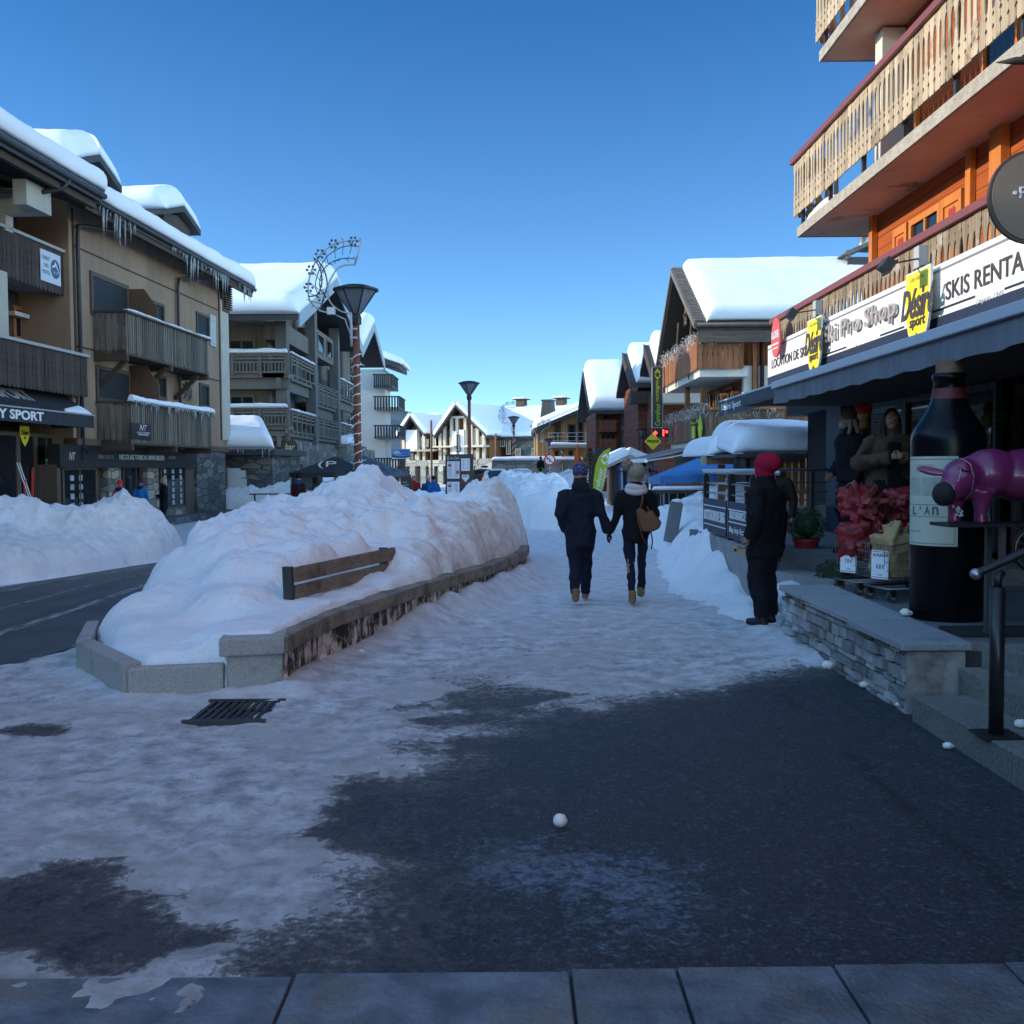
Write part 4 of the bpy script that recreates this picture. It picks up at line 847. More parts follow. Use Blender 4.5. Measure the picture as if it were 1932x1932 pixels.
# window display
sd = thing('ski_display', 'red and turquoise skis standing behind the sports shop window', 'skis', F1.P(ws1 - 1, .2, wn))
for k, (ds, c, h, lean) in enumerate(((-.95, (.5, .05, .04), 1.2, .0), (-.72, (.25, .6, .52), 1.75, .05), (-.58, (.3, .62, .55), 1.7, -.04), (-1.95, (.45, .05, .04), 1.2, .1), (-1.55, (.45, .06, .04), 1.5, .12))):
    b = F1.mb(); b.beam((ws1 + ds, .2, wn + .012), (ws1 + ds + lean, .2 + h, wn + .012), .11, .03, up=(0, 0, 1)); b.tube([(ws1 + ds + lean, .2 + h, wn + .012), (ws1 + ds + lean + .01, .28 + h, wn + .03)], [.05, .02], 6); b.build('ski', pm('ski_%d' % k, c, rough=.3), sd)
for k in (0, 1):
    b = F1.mb(); b.beam((ws1 - 2.25 + .12 * k, 1.9, wn + .02), (ws1 - 1.6 + .1 * k, .8, wn + .02), .03, .02); tag(b.build('ski_pole', WHITE), 'two pale ski poles slanting behind the sports shop window', 'ski pole', 'ski poles in the shop window')
s0, s1, z0, z1 = rect(F1, 37, 803, 55, 842, wn + .015)
sh = [(0, 1), (1, 1), (1, .55), (.8, .25), (.5, 0), (.2, .25), (0, .55)]
yb = thing('window_badge', 'yellow shield badge hanging in the sports shop window', 'badge', F1.P(s0, z1, wn))
b = F1.mb(); b.prism([(s0 + a * (s1 - s0), z0 + c * (z1 - z0)) for a, c in sh], wn + .01, wn + .025); b.build('panel', YEL, yb)
letters('lettering', 'Désiré', F1.M @ Matrix.Translation((0, 0, wn + .026)), (s0 + .05, s1 - .05, z0 + .55 * (z1 - z0), z0 + .8 * (z1 - z0)), BLACK, yb, shear=.2, bold=.02)
letters('lettering', 'sport', F1.M @ Matrix.Translation((0, 0, wn + .026)), (s0 + .2, s1 - .2, z0 + .32 * (z1 - z0), z0 + .5 * (z1 - z0)), BLACK, yb, bold=.02)
# awning
aw = thing('awning', 'black sloping awning with white lettering over the sports shop', 'awning', F1.P(-3, 3.2, 0))
an = .65; az = F1.sz(177, 784, an)[1]; asr = F1.sz(177, 784, an)[0]; zt = F1.sz(150, 737, wn)[1] + .0; BLKF = pm('black_fabric', (.018, .019, .022), (.03, .031, .034), ns=3, rough=.7)
b = F1.mb(); m = Matrix(((0, 0, 1, 0), (0, 1, 0, 0), (1, 0, 0, 0), (0, 0, 0, 1)))
b.prism([(wn, zt), (an, az), (an, az - .03), (wn, zt - .04)], -20, asr, M=m); b.build('canopy', BLKF, aw)
b = F1.mb(); b.box(-20, asr, az - .36, az - .005, an - .03, an); b.prism([(wn, zt - .02), (an - .04, az - .02), (an - .04, az - .34), (wn, az - .34)], asr - .03, asr, M=m); b.build('valance', BLKF, aw)
b = F1.mb(); b.box(-20, asr + .03, az - .02, az + .02, an - .01, an + .03); b.build('front_bar', pm('alu_bar', (.4, .41, .42), rough=.4, metal=.6), aw)
x1 = F1.sz(82, 797, an)[0]; x0 = F1.sz(-4, 770, an)[0]; WLET = pm('white_letter', (.72, .72, .72), rough=.5)
letters('lettering', 'AY SPORT', F1.M @ Matrix.Translation((0, 0, an + .002)), (x0 - .35, x1, az - .30, az - .06), WLET, aw, bold=.03)
slope = Vector((0, zt - az, wn - an)).normalized(); o_ = Vector((0, az, an))
MS = F1.M @ planeM(o_, (1, 0, 0), slope) @ Matrix.Translation((0, 0, .004))
x1s = F1.sz(66, 752, .2)[0]; letters('lettering', 'SPORT', MS, (x1s - 1.75, x1s, .45, 1.0), pm('grey_letter', (.36, .36, .37), rough=.6), aw, bold=.03)
snow_on('snow_layer', F1.P(asr - 1.6, az + .02, an - .02), F1.P(asr - .05, az + .02, an - .02), F1.P(asr - .1, az + .33 * (zt - az), an + .33 * (wn - an)), F1.P(asr - 1.5, az + .1 * (zt - az), an + .1 * (wn - an)), .06, aw, SNOW_CAP, e=.2, amp=.02, seed=52, over=.02)
# white chalet sign
cs = thing('chalet_sign', 'white rectangular sign with a blue mountain disc on the upper carved balcony', 'sign', F1.P(s_u - 2, z_u0 + .6, 0))
nn_ = -.145; s0, s1, z0, z1 = rect(F1, 76, 468, 114, 527, nn_)
b = F1.mb(); b.box(s0, s1, z0, z1, nn_ - .02, nn_); b.build('panel', pm('sign_white', (.55, .6, .66), rough=.5), cs)
T_ = F1.M @ Matrix.Translation((0, 0, nn_ + .002)); BLU = pm('sign_blue', (.05, .10, .19), rough=.5); w_, h_ = s1 - s0, z1 - z0
b = MB(T_); b.prism([(s0 + .72 * w_ + a, z0 + .5 * h_ + c) for a, c in disc(.23 * w_, 32, ry=.31 * h_)], 0, .006); b.build('disc', BLU, cs)
pk = [(-.2, -.02), (-.12, .07), (-.07, .05), (0, .2), (.06, .1), (.21, -.16), (.17, -.14), (.05, .03), (.01, .1), (-.03, .0), (-.07, .02), (-.1, .0), (-.14, .02), (-.19, -.06)]
b = MB(T_); b.prism([(s0 + .72 * w_ + a * w_, z0 + .54 * h_ + c * h_) for a, c in pk], .006, .01); b.build('mountain', WHITE, cs)
for t_, a0, a1, c0, c1 in (('CHALET', .06, .46, .70, .82), ('DES', .16, .38, .47, .58), ('PISTES', .08, .44, .24, .36)): letters('lettering', t_, T_, (s0 + a0 * w_, s0 + a1 * w_, z0 + c0 * h_, z0 + c1 * h_), BLU, cs, extrude=.004)
letters('lettering', 'MGT', T_ @ Matrix.Translation((0, 0, .006)), (s0 + .6 * w_, s0 + .84 * w_, z0 + .33 * h_, z0 + .42 * h_), pm('pale_blue', (.4, .5, .6)), cs, extrude=.004)
# ------------------------------------------------------------------ low porch with snow between the two buildings
pc = thing('porch', 'low slate porch with a thick snow roof at the end of the tan building', 'building', (-11.6, 44, 0))
b = MB(); b.box(-14, -10.25, 43.9, 49.8, -.5, 2.3); b.build('wall', SLATE, pc)
b = MB(); b.box(-14, -9.95, 43.0, 49.8, 2.3, 2.56); pr_ = b.build('roof', ROOFD, pc)
snow_on('snow_layer', (-13.1, 42.9, 2.56), (-9.9, 42.9, 2.56), (-11.4, 47.5, 3.5), (-13.1, 47.5, 3.6), .75, pc, SNOW_CAP, e=.6, amp=.16, seed=61, over=.25)
Fp = Fac((-14, 43.0), (1, 0)); icicles(Fp, 1.6, 4, 2.5, .2, 30, .55, pc, 8)
mb_ = thing('meter_box', 'white utility boxes and pipe on the porch wall', 'meter box', (-12.0, 43.7, 1.1))
b = MB(); b.box(-12.1, -11.6, 43.6, 43.9, .8, 1.75); b.build('box', pm('meter_white', (.55, .57, .58), rough=.6), mb_, bevel=.02)
b = MB(); b.tube([(-11.5, 43.75, -.2), (-11.5, 43.75, .75), (-11.5, 43.75, 1.0)], .09, 8); b.box(-11.62, -11.35, 43.6, 43.9, .95, 1.3); b.box(-11.6, -11.38, 43.62, 43.9, 1.34, 1.66); b.build('pipe', pm('meter_white', (.55, .57, .58)), mb_)
# ------------------------------------------------------------------ grey residence with pillars
gb = thing('apartment_building', 'grey timber residence with tall pillars, balconies and two snowy street gables', 'building', (-12, 52, 0))
GREY = planked('grey_cladding', (.14, .125, .105), (.18, .165, .14), .22, (1, 1, 0), isl=.1, gap=.05)
GRYP = pm('grey_pillar', (.105, .10, .095), (.13, .125, .12), ns=1, rough=.7); GRYT = wood('grey_timber', (.12, .108, .094), (.175, .16, .14), isl=.15)
GSTONE = stonewall('grey_stone', [(.17, .165, .15), (.22, .21, .19), (.13, .13, .125), (.27, .25, .22)], scale=1.2, st=(1, 1, 1.8), mortar=(.14, .13, .12))
b = MB(); b.box(-28, -12.2, 51.6, 81, 3.2, 9.2); b.box(-28, -12.4, 69, 81, 9.2, 10.4); b.build('wall', GREY, gb)
b = MB(); b.box(-28, -11.2, 51.2, 84, -.6, 3.2); b.box(-11.2, -10.6, 66, 75, 1.9, 3.3); b.build('base', GSTONE, gb)
prof = [(48.8, 9.05), (59.4, 12.65), (69.4, 9.9), (75.4, 12.4), (81.5, 10.0)]
MX = Matrix(((0, 0, 1, 0), (1, 0, 0, 0), (0, 1, 0, 0), (0, 0, 0, 1)))
b = MB(); b.prism([(y, z) for y, z in prof] + [(y, z - .3) for y, z in reversed(prof)], -28, -10.05, M=MX); gr_ = b.build('roof', ROOFD, gb)
b = MB(); b.prism([(49.5, 8.9), (59.4, 12.3), (69.4, 9.5), (75.4, 12.0), (81, 9.8), (81, 9.1), (49.5, 8.9)][:6], -13.5, -12.21, M=MX); b.build('gable', GREY, gb)
TRIM = pm('blue_grey_trim', (.30, .36, .40), (.25, .3, .34), ns=1, rough=.5)
b = MB()
for (y0, z0), (y1, z1) in zip(prof[:-1], prof[1:]): b.prism([(y0, z0 + .02), (y1, z1 + .02), (y1, z1 - .62), (y0, z0 - .62)], -10.03, -9.95, M=MX)
b.build('bargeboard', TRIM, gb)
snow_on('snow_layer', (-28, 48.7, 9.05), (-9.95, 48.7, 9.05), (-9.95, 59.5, 12.65), (-28, 59.5, 12.65), .85, gr_, SNOW_ROOF, e=.9, amp=.16, res=.6, seed=71, over=.15, edges=(0, 1, 1, 0), nscale=.25)
for (a, c, k) in ((prof[2], prof[1], 72), (prof[2], prof[3], 73), (prof[4], prof[3], 74)):
    A_ = ((-9.95, *a), (-28, *a)) if a[0] > c[0] else ((-28, *a), (-9.95, *a)); D_ = ((-28, *c), (-9.95, *c)) if a[0] > c[0] else ((-9.95, *c), (-28, *c))
    snow_on('snow_layer', A_[0], A_[1], D_[0], D_[1], .75, gr_, SNOW_ROOF, e=.7, amp=.1, res=.8, seed=k, edges=(1, 1, 0, 0) if k != 74 else (1, 1, 1, 0))
for (y, x, zt) in ((50.7, -11.05, 9.0), (57.6, -10.95, 10.8), (65.2, -10.95, 10.6), (73.5, -10.95, 10.5)):
    b = MB(); b.box(x - .55, x + .0, y, y + .7, 3.1 if y < 72 else 2.9, zt); b.build('pillar', GRYP, gb); b = MB(); b.box(x - .55, x - .2, y + .75, y + 1.0, 3.1, zt - .4); b.build('pillar', GRYT, gb)
F2 = Fac((-20, 50.2), (1, 0))
REFL = pm('bright_reflection_glass', (.01, .012, .014), rough=.03, spec=1.0)
def res_balcony(F, s0, s1, z0, z1, n0, n1, snow, sides=True, slats=True, seed=1):
    b = F.mb(); b.box(s0, s1, z0 - .22, z0, n0, n1 - .1); b.box(s0, s1, z0 - .75, z0 - .23, n1 - .5, n1 - .3); bal = b.build('balcony', GRYT, gb)
    b = F.mb(); h = z1 - z0
    for zz in (0, .5, .68, .84): b.box(s0, s1, z0 + h * zz + .0, z0 + h * zz + .09, n1 - .05, n1)
    b.box(s0 - .03, s1 + .03, z1 - .06, z1, n1 - .1, n1 + .06)
    k = max(1, round((s1 - s0) / 1.25))
    for i in range(k + 1): c = s0 + i * (s1 - s0) / k; b.box(c - .07, c + .07, z0 - .1, z1 - .07, n1 - .07, n1 + .03)
    if slats:
        q = int((s1 - s0) / .17)
        for i in range(q): c = s0 + (i + .5) * (s1 - s0) / q; b.box(c - .035, c + .035, z0 + .05, z0 + h * .5, n1 - .04, n1 - .01)
    b.build('balustrade', GRYT, bal)
    if snow: snow_on('snow_layer', F.P(s0, z1, n1 + .07), F.P(s1, z1, n1 + .07), F.P(s1, z1, n1 - .12), F.P(s0, z1, n1 - .12), snow, bal, SNOW_CAP, e=.09, amp=.06, res=.2, seed=seed, over=.05, nscale=1.2)
    return bal
for (y0, y1, k) in ((666, 713, 1), (769, 812, 2)):
    s0, z1 = F2.sz(430, y0, 0); s1, z0 = F2.sz(543, y1, 0)
    res_balcony(F2, s0 - 2.5, s1, z0 + .25, z1, -1.4, 0, .2, seed=80 + k)
F2s = Fac((-10.95, 50), (0, 1))
for (y0, y1, za, zb, k) in ((50.3, 50.75, 0, 0, 1), (51.5, 57.5, 0, 0, 2), (58.6, 65.1, -.9, -.9, 3), (66.2, 73.3, 0, 0, 4)):
    for f_ in (0, 1):
        z0 = (6.2, 3.35)[f_] + (za if k == 3 else 0) * (1 if f_ == 0 else 0); res_balcony(F2s, y0 - 50, y1 - 50, z0 + .2, z0 + 1.3, -1.2, -.05, .1 if k in (2, 4) else 0, slats=(k == 3), seed=90 + k * 2 + f_)
# loggia windows
F2w = Fac((-20, 51.6), (1, 0)); F2v = Fac((-12.2, 50), (0, 1))
for (x0, y0, x1, y1, mt) in ((430, 639, 482, 667, REFL), (519, 641, 546, 668, GLASS), (432, 745, 482, 790, GLASS), (520, 742, 546, 785, GLASS)):
    window(F2w, *rect(F2w, x0, y0, x1, y1), .0, gb, GRYT, mt, mull=1, fw=.12)
for y in (52.5, 60, 62.6, 68, 70.5, 76, 79):
    for z in (4.0, 6.7): window(F2v, y - 50, y - 50 + 1.3, z, z + 1.7, .0, gb, GRYT, fw=.1)
b = MB(); b.box(-12.2, -11.2, 59, 65, 8.2, 9.8); b.build('bay', GREY, gb)
for y in (59.6, 62.4): window(Fac((-11.2, 50), (0, 1)), y - 50, y - 48.0, 8.5, 9.6, 0, gb, GRYT, fw=.1)
b = MB(); b.box(-12.2, -11.3, 51, 57.5, 8.1, 9.0); b.build('bay', GREY, gb)
snow_on('snow_layer', (-10.5, 66, 3.3), (-10.5, 72, 3.3), (-11.6, 72, 3.3), (-11.6, 66, 3.3), .7, gb, SNOW_CAP, e=.5, amp=.2, res=.3, seed=99)
for (x0, y0, x1, y1, f_) in ((545, 876, 572, 916, F2w),): window(Fac((-20, 51.2), (1, 0)), *rect(Fac((-20, 51.2), (1, 0)), x0, y0, x1, y1), 0, gb, FRAME, mull=2, fw=.1)
bs = thing('bar_sign', 'round dark bar sign with gold script on the grey stone base', 'sign', (-11, 51, 3))
p = atY(547, 843, 50.6); T_ = Matrix.Translation(p) @ Matrix.Rotation(R(40), 4, 'Z') @ Matrix.Rotation(R(90), 4, 'X')
b = MB(T_); b.prism(disc(.42, 32), -.06, .0); b.prism([(-.1, -.1), (.1, -.1), (.1, .1), (-.1, .1)], -.7, -.061); b.build('disc', BLACK, bs); letters('lettering', 'bar', T_, (-.26, .26, -.14, .16), pm('gold', (.6, .48, .2), rough=.4), bs, shear=.25)
# ------------------------------------------------------------------ white building with side balconies
wb = thing('apartment_building', 'narrow white building with dark side balconies beyond the grey residence', 'building', (-12, 90, 0))
b = MB(); b.box(-17, -11.05, 90, 94, -.5, 10.4); b.build('wall', pm('pale_render', (.5, .53, .53), rough=.8), wb)
b = MB(); b.prism([(-18.4, 10.3), (-14, 11.9), (-9.6, 10.3), (-9.6, 10.7), (-14, 12.3), (-18.4, 10.7)], 88.6, 95, M=Matrix(((1, 0, 0, 0), (0, 0, 1, 0), (0, 1, 0, 0), (0, 0, 0, 1)))); wr = b.build('roof', ROOFD, wb)
snow_on('snow_layer', (-9.4, 88.5, 10.7), (-9.4, 95, 10.7), (-14, 95, 12.3), (-14, 88.5, 12.3), .6, wr, SNOW_ROOF, e=.6, amp=.1, res=1, seed=101)
F3 = Fac((-24, 87.9), (1, 0)); F3s = Fac((-9.7, 88), (0, 1))
DKG = wood('dark_green_wood', (.03, .035, .035), (.05, .055, .055), isl=.2)
for z in (1.75, 4.6, 7.1, 9.0):
    w_ = 13.0 if z < 8 else 12.4
    b = MB(); b.box(-11.9, -11.0 + (w_ - 13.0) + 1.3, 88.9, 94, z - .25, z - .05); bal = b.build('balcony', CONC, wb); x1 = -11.0 + (w_ - 13) + 1.3
    b = MB()
    k = 9
    for i in range(k): c = -11.9 + (i + .5) * (x1 + 11.9) / k; b.box(c - .07, c + .07, 88.9, 88.95, z - .3, z + .8)
    for i in range(15): c = 88.95 + i * .33; b.box(x1 - .04, x1, c, c + .2, z - .3, z + .8)
    b.box(-11.95, x1 + .03, 88.86, 88.96, z + .8, z + .9); b.box(x1 - .05, x1 + .05, 88.97, 94, z + .8, z + .9); b.build('balustrade', DKG, bal)
b = MB(); b.box(-12.1, -9.0, 86.4, 90, .9, 1.6); b.build('canopy', DBR, wb)
bn_ = thing('painted_banner', 'painted mountain landscape banner on the low dark balcony', 'banner', (-10, 86.5, 2.6))
Fb = Fac((-20, 86.2), (1, 0)); s0, s1, z0, z1 = rect(Fb, 739, 847, 774, 866, 0)
b = Fb.mb(); b.box(s0, s1, z0, z1, -.06, 0); b.build('panel', pm('banner_blue', (.09, .25, .6), rough=.5), bn_)
b = Fb.mb(); b.prism([(s0 + .02, z0 + .12), (s0 + .5, z0 + .04), (s1 - .5, z0 + .05), (s1 - .02, z0 + .14), (s1 - .02, z0 + .02), (s0 + .02, z0 + .02)], .002, .012); b.build('snow_field', WHITE, bn_)
b = Fb.mb(); b.prism([(s0 + .03, z0 + .42), (s0 + .2, z0 + .3), (s0 + .7, z0 + .2), (s1 - .03, z0 + .28), (s1 - .03, z0 + .16), (s0 + .8, z0 + .1), (s0 + .03, z0 + .15)], .002, .010); b.build('forest', pm('banner_green', (.02, .08, .06)), bn_)
b = Fb.mb(); b.prism([(s0 + .1, z1 - .35), (s0 + .4, z1 - .12), (s0 + .8, z1 - .38), (s0 + .45, z1 - .42)], .002, .01); b.build('peak', pm('banner_peak', (.5, .48, .35)), bn_)
letters('lettering', 'l\'Auberge', Fb.M @ Matrix.Translation((0, 0, .003)), (s0 + .72, s1 - .1, z1 - .3, z1 - .1), NAVY, bn_); letters('lettering', 'alpages', Fb.M @ Matrix.Translation((0, 0, .003)), (s0 + .9, s1 - .08, z1 - .5, z1 - .36), NAVY, bn_)
# ------------------------------------------------------------------ far square: sunlit chalets, hills, trees
OWOOD = planked('orange_cladding', (.22, .085, .03), (.33, .15, .06), .3, (1, 1, 0), isl=.2, gap=.05)
PALE = wood('pale_timber', (.5, .42, .33), (.62, .55, .45), isl=.1)
LSTONE = stonewall('light_stone', [(.38, .35, .29), (.3, .28, .24), (.45, .42, .36), (.25, .235, .21)], scale=.9, st=(1, 1, 1.5), mortar=(.2, .18, .15))
REDW = planked('red_log_wall', (.12, .035, .02), (.18, .06, .033), .28, (0, 0, 1), isl=.15, gap=.08, grain='h')
MXY = Matrix(((1, 0, 0, 0), (0, 0, 1, 0), (0, 1, 0, 0), (0, 0, 0, 1)))     # (x, z, y) -> world
def gable_roof_y(par, xa, za, xl, zl, xr, zr, y0, y1, th=.3, snow=.5, seed=0, e=.5, res=.8):
    b = MB(); b.prism([(xl, zl), (xa, za), (xr, zr), (xr, zr - th), (xa, za - th), (xl, zl - th)], y0, y1, M=MXY); r = b.build('roof', ROOFD, par)
    snow_on('snow_layer', (xr, y0, zr), (xr, y1, zr), (xa - .02, y1, za), (xa - .02, y0, za), snow, r, SNOW_ROOF, e=e, amp=.06, res=res, seed=seed, edges=(1, 0, 1, 0))
    snow_on('snow_layer', (xl, y1, zl), (xl, y0, zl), (xa + .02, y0, za), (xa + .02, y1, za), snow, r, SNOW_ROOF, e=e, amp=.06, res=res, seed=seed + 1, edges=(0, 1, 1, 0)); return r
cx0 = thing('chalet_hall', 'long sunlit timber hall on the far square with two big snowy gables and stone arcade', 'building', (-6, 122, 0))
YF = 118.0
ap = atY(888, 767, YF); lf = atY(845, 823, YF); rt = atY(950, 825, YF)
gable_roof_y(cx0, ap.x, ap.z, lf.x, lf.z, rt.x, rt.z, YF, 136, seed=201)
b = MB(); b.prism([(lf.x + .4, 1.5), (rt.x - .4, 1.5), (rt.x - .4, rt.z - .25), (ap.x, ap.z - .4), (lf.x + .4, lf.z - .2)], YF + 1.6, 134, M=MXY); b.build('gable', OWOOD, cx0)
ap2 = atY(796, 785, YF); lf2 = atY(767, 825, YF); rt2 = atY(825, 820, YF)
gable_roof_y(cx0, ap2.x, ap2.z, lf2.x, lf2.z, rt2.x, rt2.z, YF, 132, seed=205)
b = MB(); b.prism([(lf2.x + .3, 1.5), (rt2.x - .3, 1.5), (rt2.x - .3, rt2.z - .2), (ap2.x, ap2.z - .4), (lf2.x + .3, lf2.z - .2)], YF + 1.6, 131, M=MXY); b.build('gable', OWOOD, cx0)
# main roofs facing the square
for (xa, xb, ye, ze, yr, zr_, k) in ((rt.x - 4.5, atY(1030, 800, 122).x, 121.5, rt.z - .1, 130, ap.z - .05, 1), (rt2.x - 3.2, lf.x + 3.5, 121.5, rt2.z - .2, 127.5, ap2.z - .1, 2), (atY(748, 800, 122).x, lf2.x + 1.5, 121, 5.6, 126, 8.0, 3)):
    b = MB(); b.prism([(ye, ze), (yr, zr_), (yr + 7, ze), (yr + 7, ze - .3), (yr, zr_ - .3), (ye, ze - .3)], xa, xb, M=Matrix(((0, 0, 1, 0), (1, 0, 0, 0), (0, 1, 0, 0), (0, 0, 0, 1)))); r = b.build('roof', ROOFD, cx0)
    snow_on('snow_layer', (xa, ye - .1, ze), (xb, ye - .1, ze), (xb, yr, zr_), (xa, yr, zr_), .45, r, SNOW_ROOF, e=.5, amp=.05, res=1.0, seed=210 + k, edges=(0, 0, 1, 0))
x0w, x1w = atY(738, 880, 122.5).x, atY(1030, 880, 122.5).x
b = MB(); b.box(atY(742, 850, 122).x, rt.x - 1, 122.5, 134, 1.5, 5.4); b.build('wall', OWOOD, cx0)
b = MB(); b.box(atY(967, 850, 122.3).x, x1w, 122.3, 134, 1.2, rt.z - .3); b.build('wall', GSTONE, cx0)
# stone arcade in front of the ground floor
Fx = Fac((0, 116.6), (1, 0))
b = Fx.mb(); s0, _ = Fx.sz(747, 890); s1, _ = Fx.sz(1062, 890); zt = Fx.sz(860, 869)[1]; zb = Fx.sz(860, 880)[1]
b.box(s0, Fx.sz(943, 880)[0], zb, zt, -2, 0); b.box(Fx.sz(943, 880)[0] + .02, s1, zb, Fx.sz(1000, 866)[1], -2, -.05); b.build('parapet', LSTONE, cx0)
for x in (761, 771, 791, 812, 834, 851, 869, 885, 898, 912, 930, 944, 968, 1000):
    b = Fx.mb(); c = Fx.sz(x, 890)[0]; b.box(c - .32, c + .32, -.6, zb + .03, -.8, -.03); b.build('pier', LSTONE, cx0)
b = Fx.mb(); b.box(s0, s1, -.6, zb + .1, -2.6, -2.3); b.build('back_wall', pm('arcade_wood', (.10, .055, .03), (.16, .09, .05), ns=1.5), cx0)  # mottled dark brown wood behind the arcade piers
for x in (765, 798, 820, 842, 860, 877, 905, 921, 955, 985): 
    c = Fx.sz(x, 890)[0]; window(Fx, c - .9, c + .9, .1, 1.6, -2.28, cx0, PALE, fw=.08, mull=1)
# timber posts, balconies and windows on the gables
Fg = Fac((0, YF + 1.2), (1, 0))
def posts(xs, ytop, ybot, w=.16):
    for x, yt in zip(xs, ytop):
        b = Fg.mb(); s_, z1 = Fg.sz(x, yt); z0 = Fg.sz(x, ybot)[1]; b.box(s_ - w, s_ + w, z0, z1, 0, .35); b.build('timber_post', PALE, cx0)
posts((851, 860, 874, 885, 901, 913, 925, 937), (815, 806, 793, 790, 793, 805, 812, 820), 870); posts((776, 785, 806, 818), (822, 812, 812, 820), 872)
def fbox(F, x0, y0, x1, y1, n0, n1, m, nm, par): s0, s1, z0, z1 = rect(F, x0, y0, x1, y1, n1); b = F.mb(); b.box(s0, s1, z0, z1, n0, n1); return b.build(nm, m, par)
for (x0, y0, x1, y1) in ((848, 843, 886, 846), (901, 842, 944, 846), (777, 849, 845, 853), (806, 849, 846, 852)): fbox(Fg, x0, y0, x1, y1, -.3, 1.2, PALE, 'balcony', cx0)
WPAN = pm('white_cladding', (.7, .69, .66), rough=.7)
fbox(Fg, 783, 813, 806, 851, -.2, .6, WPAN, 'bay', cx0); fbox(Fg, 876, 816, 885, 868, -.2, .45, WPAN, 'bay', cx0); fbox(Fg, 890, 814, 900, 874, -.2, .45, WPAN, 'bay', cx0)
for (x0, y0, x1, y1) in ((792, 818, 797, 846), (810, 826, 815, 846), (868, 828, 875, 845), (903, 815, 911, 842), (916, 812, 924, 842), (928, 826, 935, 842), (904, 849, 911, 868), (917, 851, 923, 866), (788, 856, 795, 868), (798, 858, 804, 868), (820, 830, 826, 845), (832, 826, 841, 846)): window(Fg, *rect(Fg, x0, y0, x1, y1, .0), .05, cx0, PALE, fw=.14, mull=1)
fbox(Fg, 871, 789, 900, 793, 0, .4, PALE, 'tie_beam', cx0)
Fs = Fac((0, 122.1), (1, 0))
for (x0, y0, x1, y1) in ((975, 849, 986, 864), (1006, 848, 1016, 864), (946, 826, 956, 846), (958, 826, 967, 860)): window(Fs, *rect(Fs, x0, y0, x1, y1), .1, cx0, PALE, fw=.12, mull=1)
chm = [(934, 760), (830, 780), (1009, 760)]
for (x, y) in chm:
    p = atY(x, y, 130); b = MB(); b.box(p.x - .5, p.x + .5, 129.5, 130.5, p.z - 2, p.z - .1); b.box(p.x - .8, p.x + .8, 129.2, 130.8, p.z - .08, p.z + .02); b.build('chimney', DBR, cx0); snow_on('snow_layer', (p.x - .8, 129.2, p.z + .02), (p.x + .8, 129.2, p.z + .02), (p.x + .8, 130.8, p.z + .02), (p.x - .8, 130.8, p.z + .02), .2, cx0, SNOW_CAP, e=.3, res=.5)
p = atY(1010, 766, 126); b = MB(); b.prism([(-.8, -2.6), (.8, -2.6), (.5, .0), (-.5, .0)], p.y - .6, p.y + .6, M=Matrix.Translation((p.x, 0, p.z)) @ MXY); b.box(p.x - .6, p.x + .6, p.y - .7, p.y + .7, p.z + .02, p.z + .2); b.build('chimney', BLACK, cx0)
an_ = thing('vertical_banner', 'tall black banner with white vertical lettering on the big timber gable', 'banner', atY(865, 840, YF))
Fan = Fac((0, YF), (1, 0)); s0, s1, z0, z1 = rect(Fan, 861.5, 820, 868.5, 853)
b = Fan.mb(); b.box(s0, s1, z0, z1, -.08, 0); b.build('cloth', BLACK, an_)
letters('lettering', 'Animations', Fan.M @ planeM((s1, z0, .003), (0, 1, 0), (-1, 0, 0)), (.1, z1 - z0 - .1, .08, s1 - s0 - .08), WLET, an_)
# flag poles
for (x, y0, k) in ((814.5, 793, 'brown'), (936, 818, 'brown')):
    p = atY(x, 905, 96); b = MB(); b.tube([(p.x, p.y, -.2), (p.x, p.y, atY(x, y0, 96).z)], .1, 8)
    tag(b.build('flag_pole', wood('pole_wood', (.16, .1, .07), (.22, .15, .1), isl=0), smooth=True), 'slim brown mast in front of the ' + ('smaller' if x < 900 else 'bigger') + ' far gable', 'mast', 'masts before the far hall')
# wooden building with big window
cx0.rotation_euler = (0, 0, R(-24)); cx0.scale = (1.06, 1.06, 1.03)
wv = thing('timber_house', 'honey-coloured timber house with a sloping snow roof and a tall gable window', 'building', (5, 86, 0))
Fw = Fac((0, 85), (1, 0)); Q = [Fw.sz(*q) for q in ((1014, 808), (1108, 766), (1130, 772), (1130, 915), (1014, 915))]
HWOOD = planked('honey_cladding', (.30, .16, .06), (.42, .25, .11), .22, (1, 1, 0), isl=.15, gap=.05)
b = Fw.mb(); b.prism([(Q[0][0], -.5)] + [(q[0], q[1] - .25) for q in Q[:3]] + [(Q[2][0], -.5)], -14, 0); b.build('wall', HWOOD, wv)
b = Fw.mb(); lo = Fw.sz(1009, 807, 1.2); hi = Fw.sz(1108, 765, 1.2); b.prism([lo, hi, (hi[0] + 8, lo[1] - 1), (hi[0] + 8, lo[1] - 1.3), (hi[0], hi[1] - .3), (lo[0], lo[1] - .3)], -14, 1.2); r = b.build('roof', ROOFD, wv)
snow_on('snow_layer', Fw.P(lo[0], lo[1], -14), Fw.P(lo[0], lo[1], 1.25), Fw.P(hi[0] + .05, hi[1], 1.25), Fw.P(hi[0] + .05, hi[1], -14), .6, r, SNOW_ROOF, e=.6, amp=.06, res=.8, seed=221, edges=(0, 1, 1, 0))
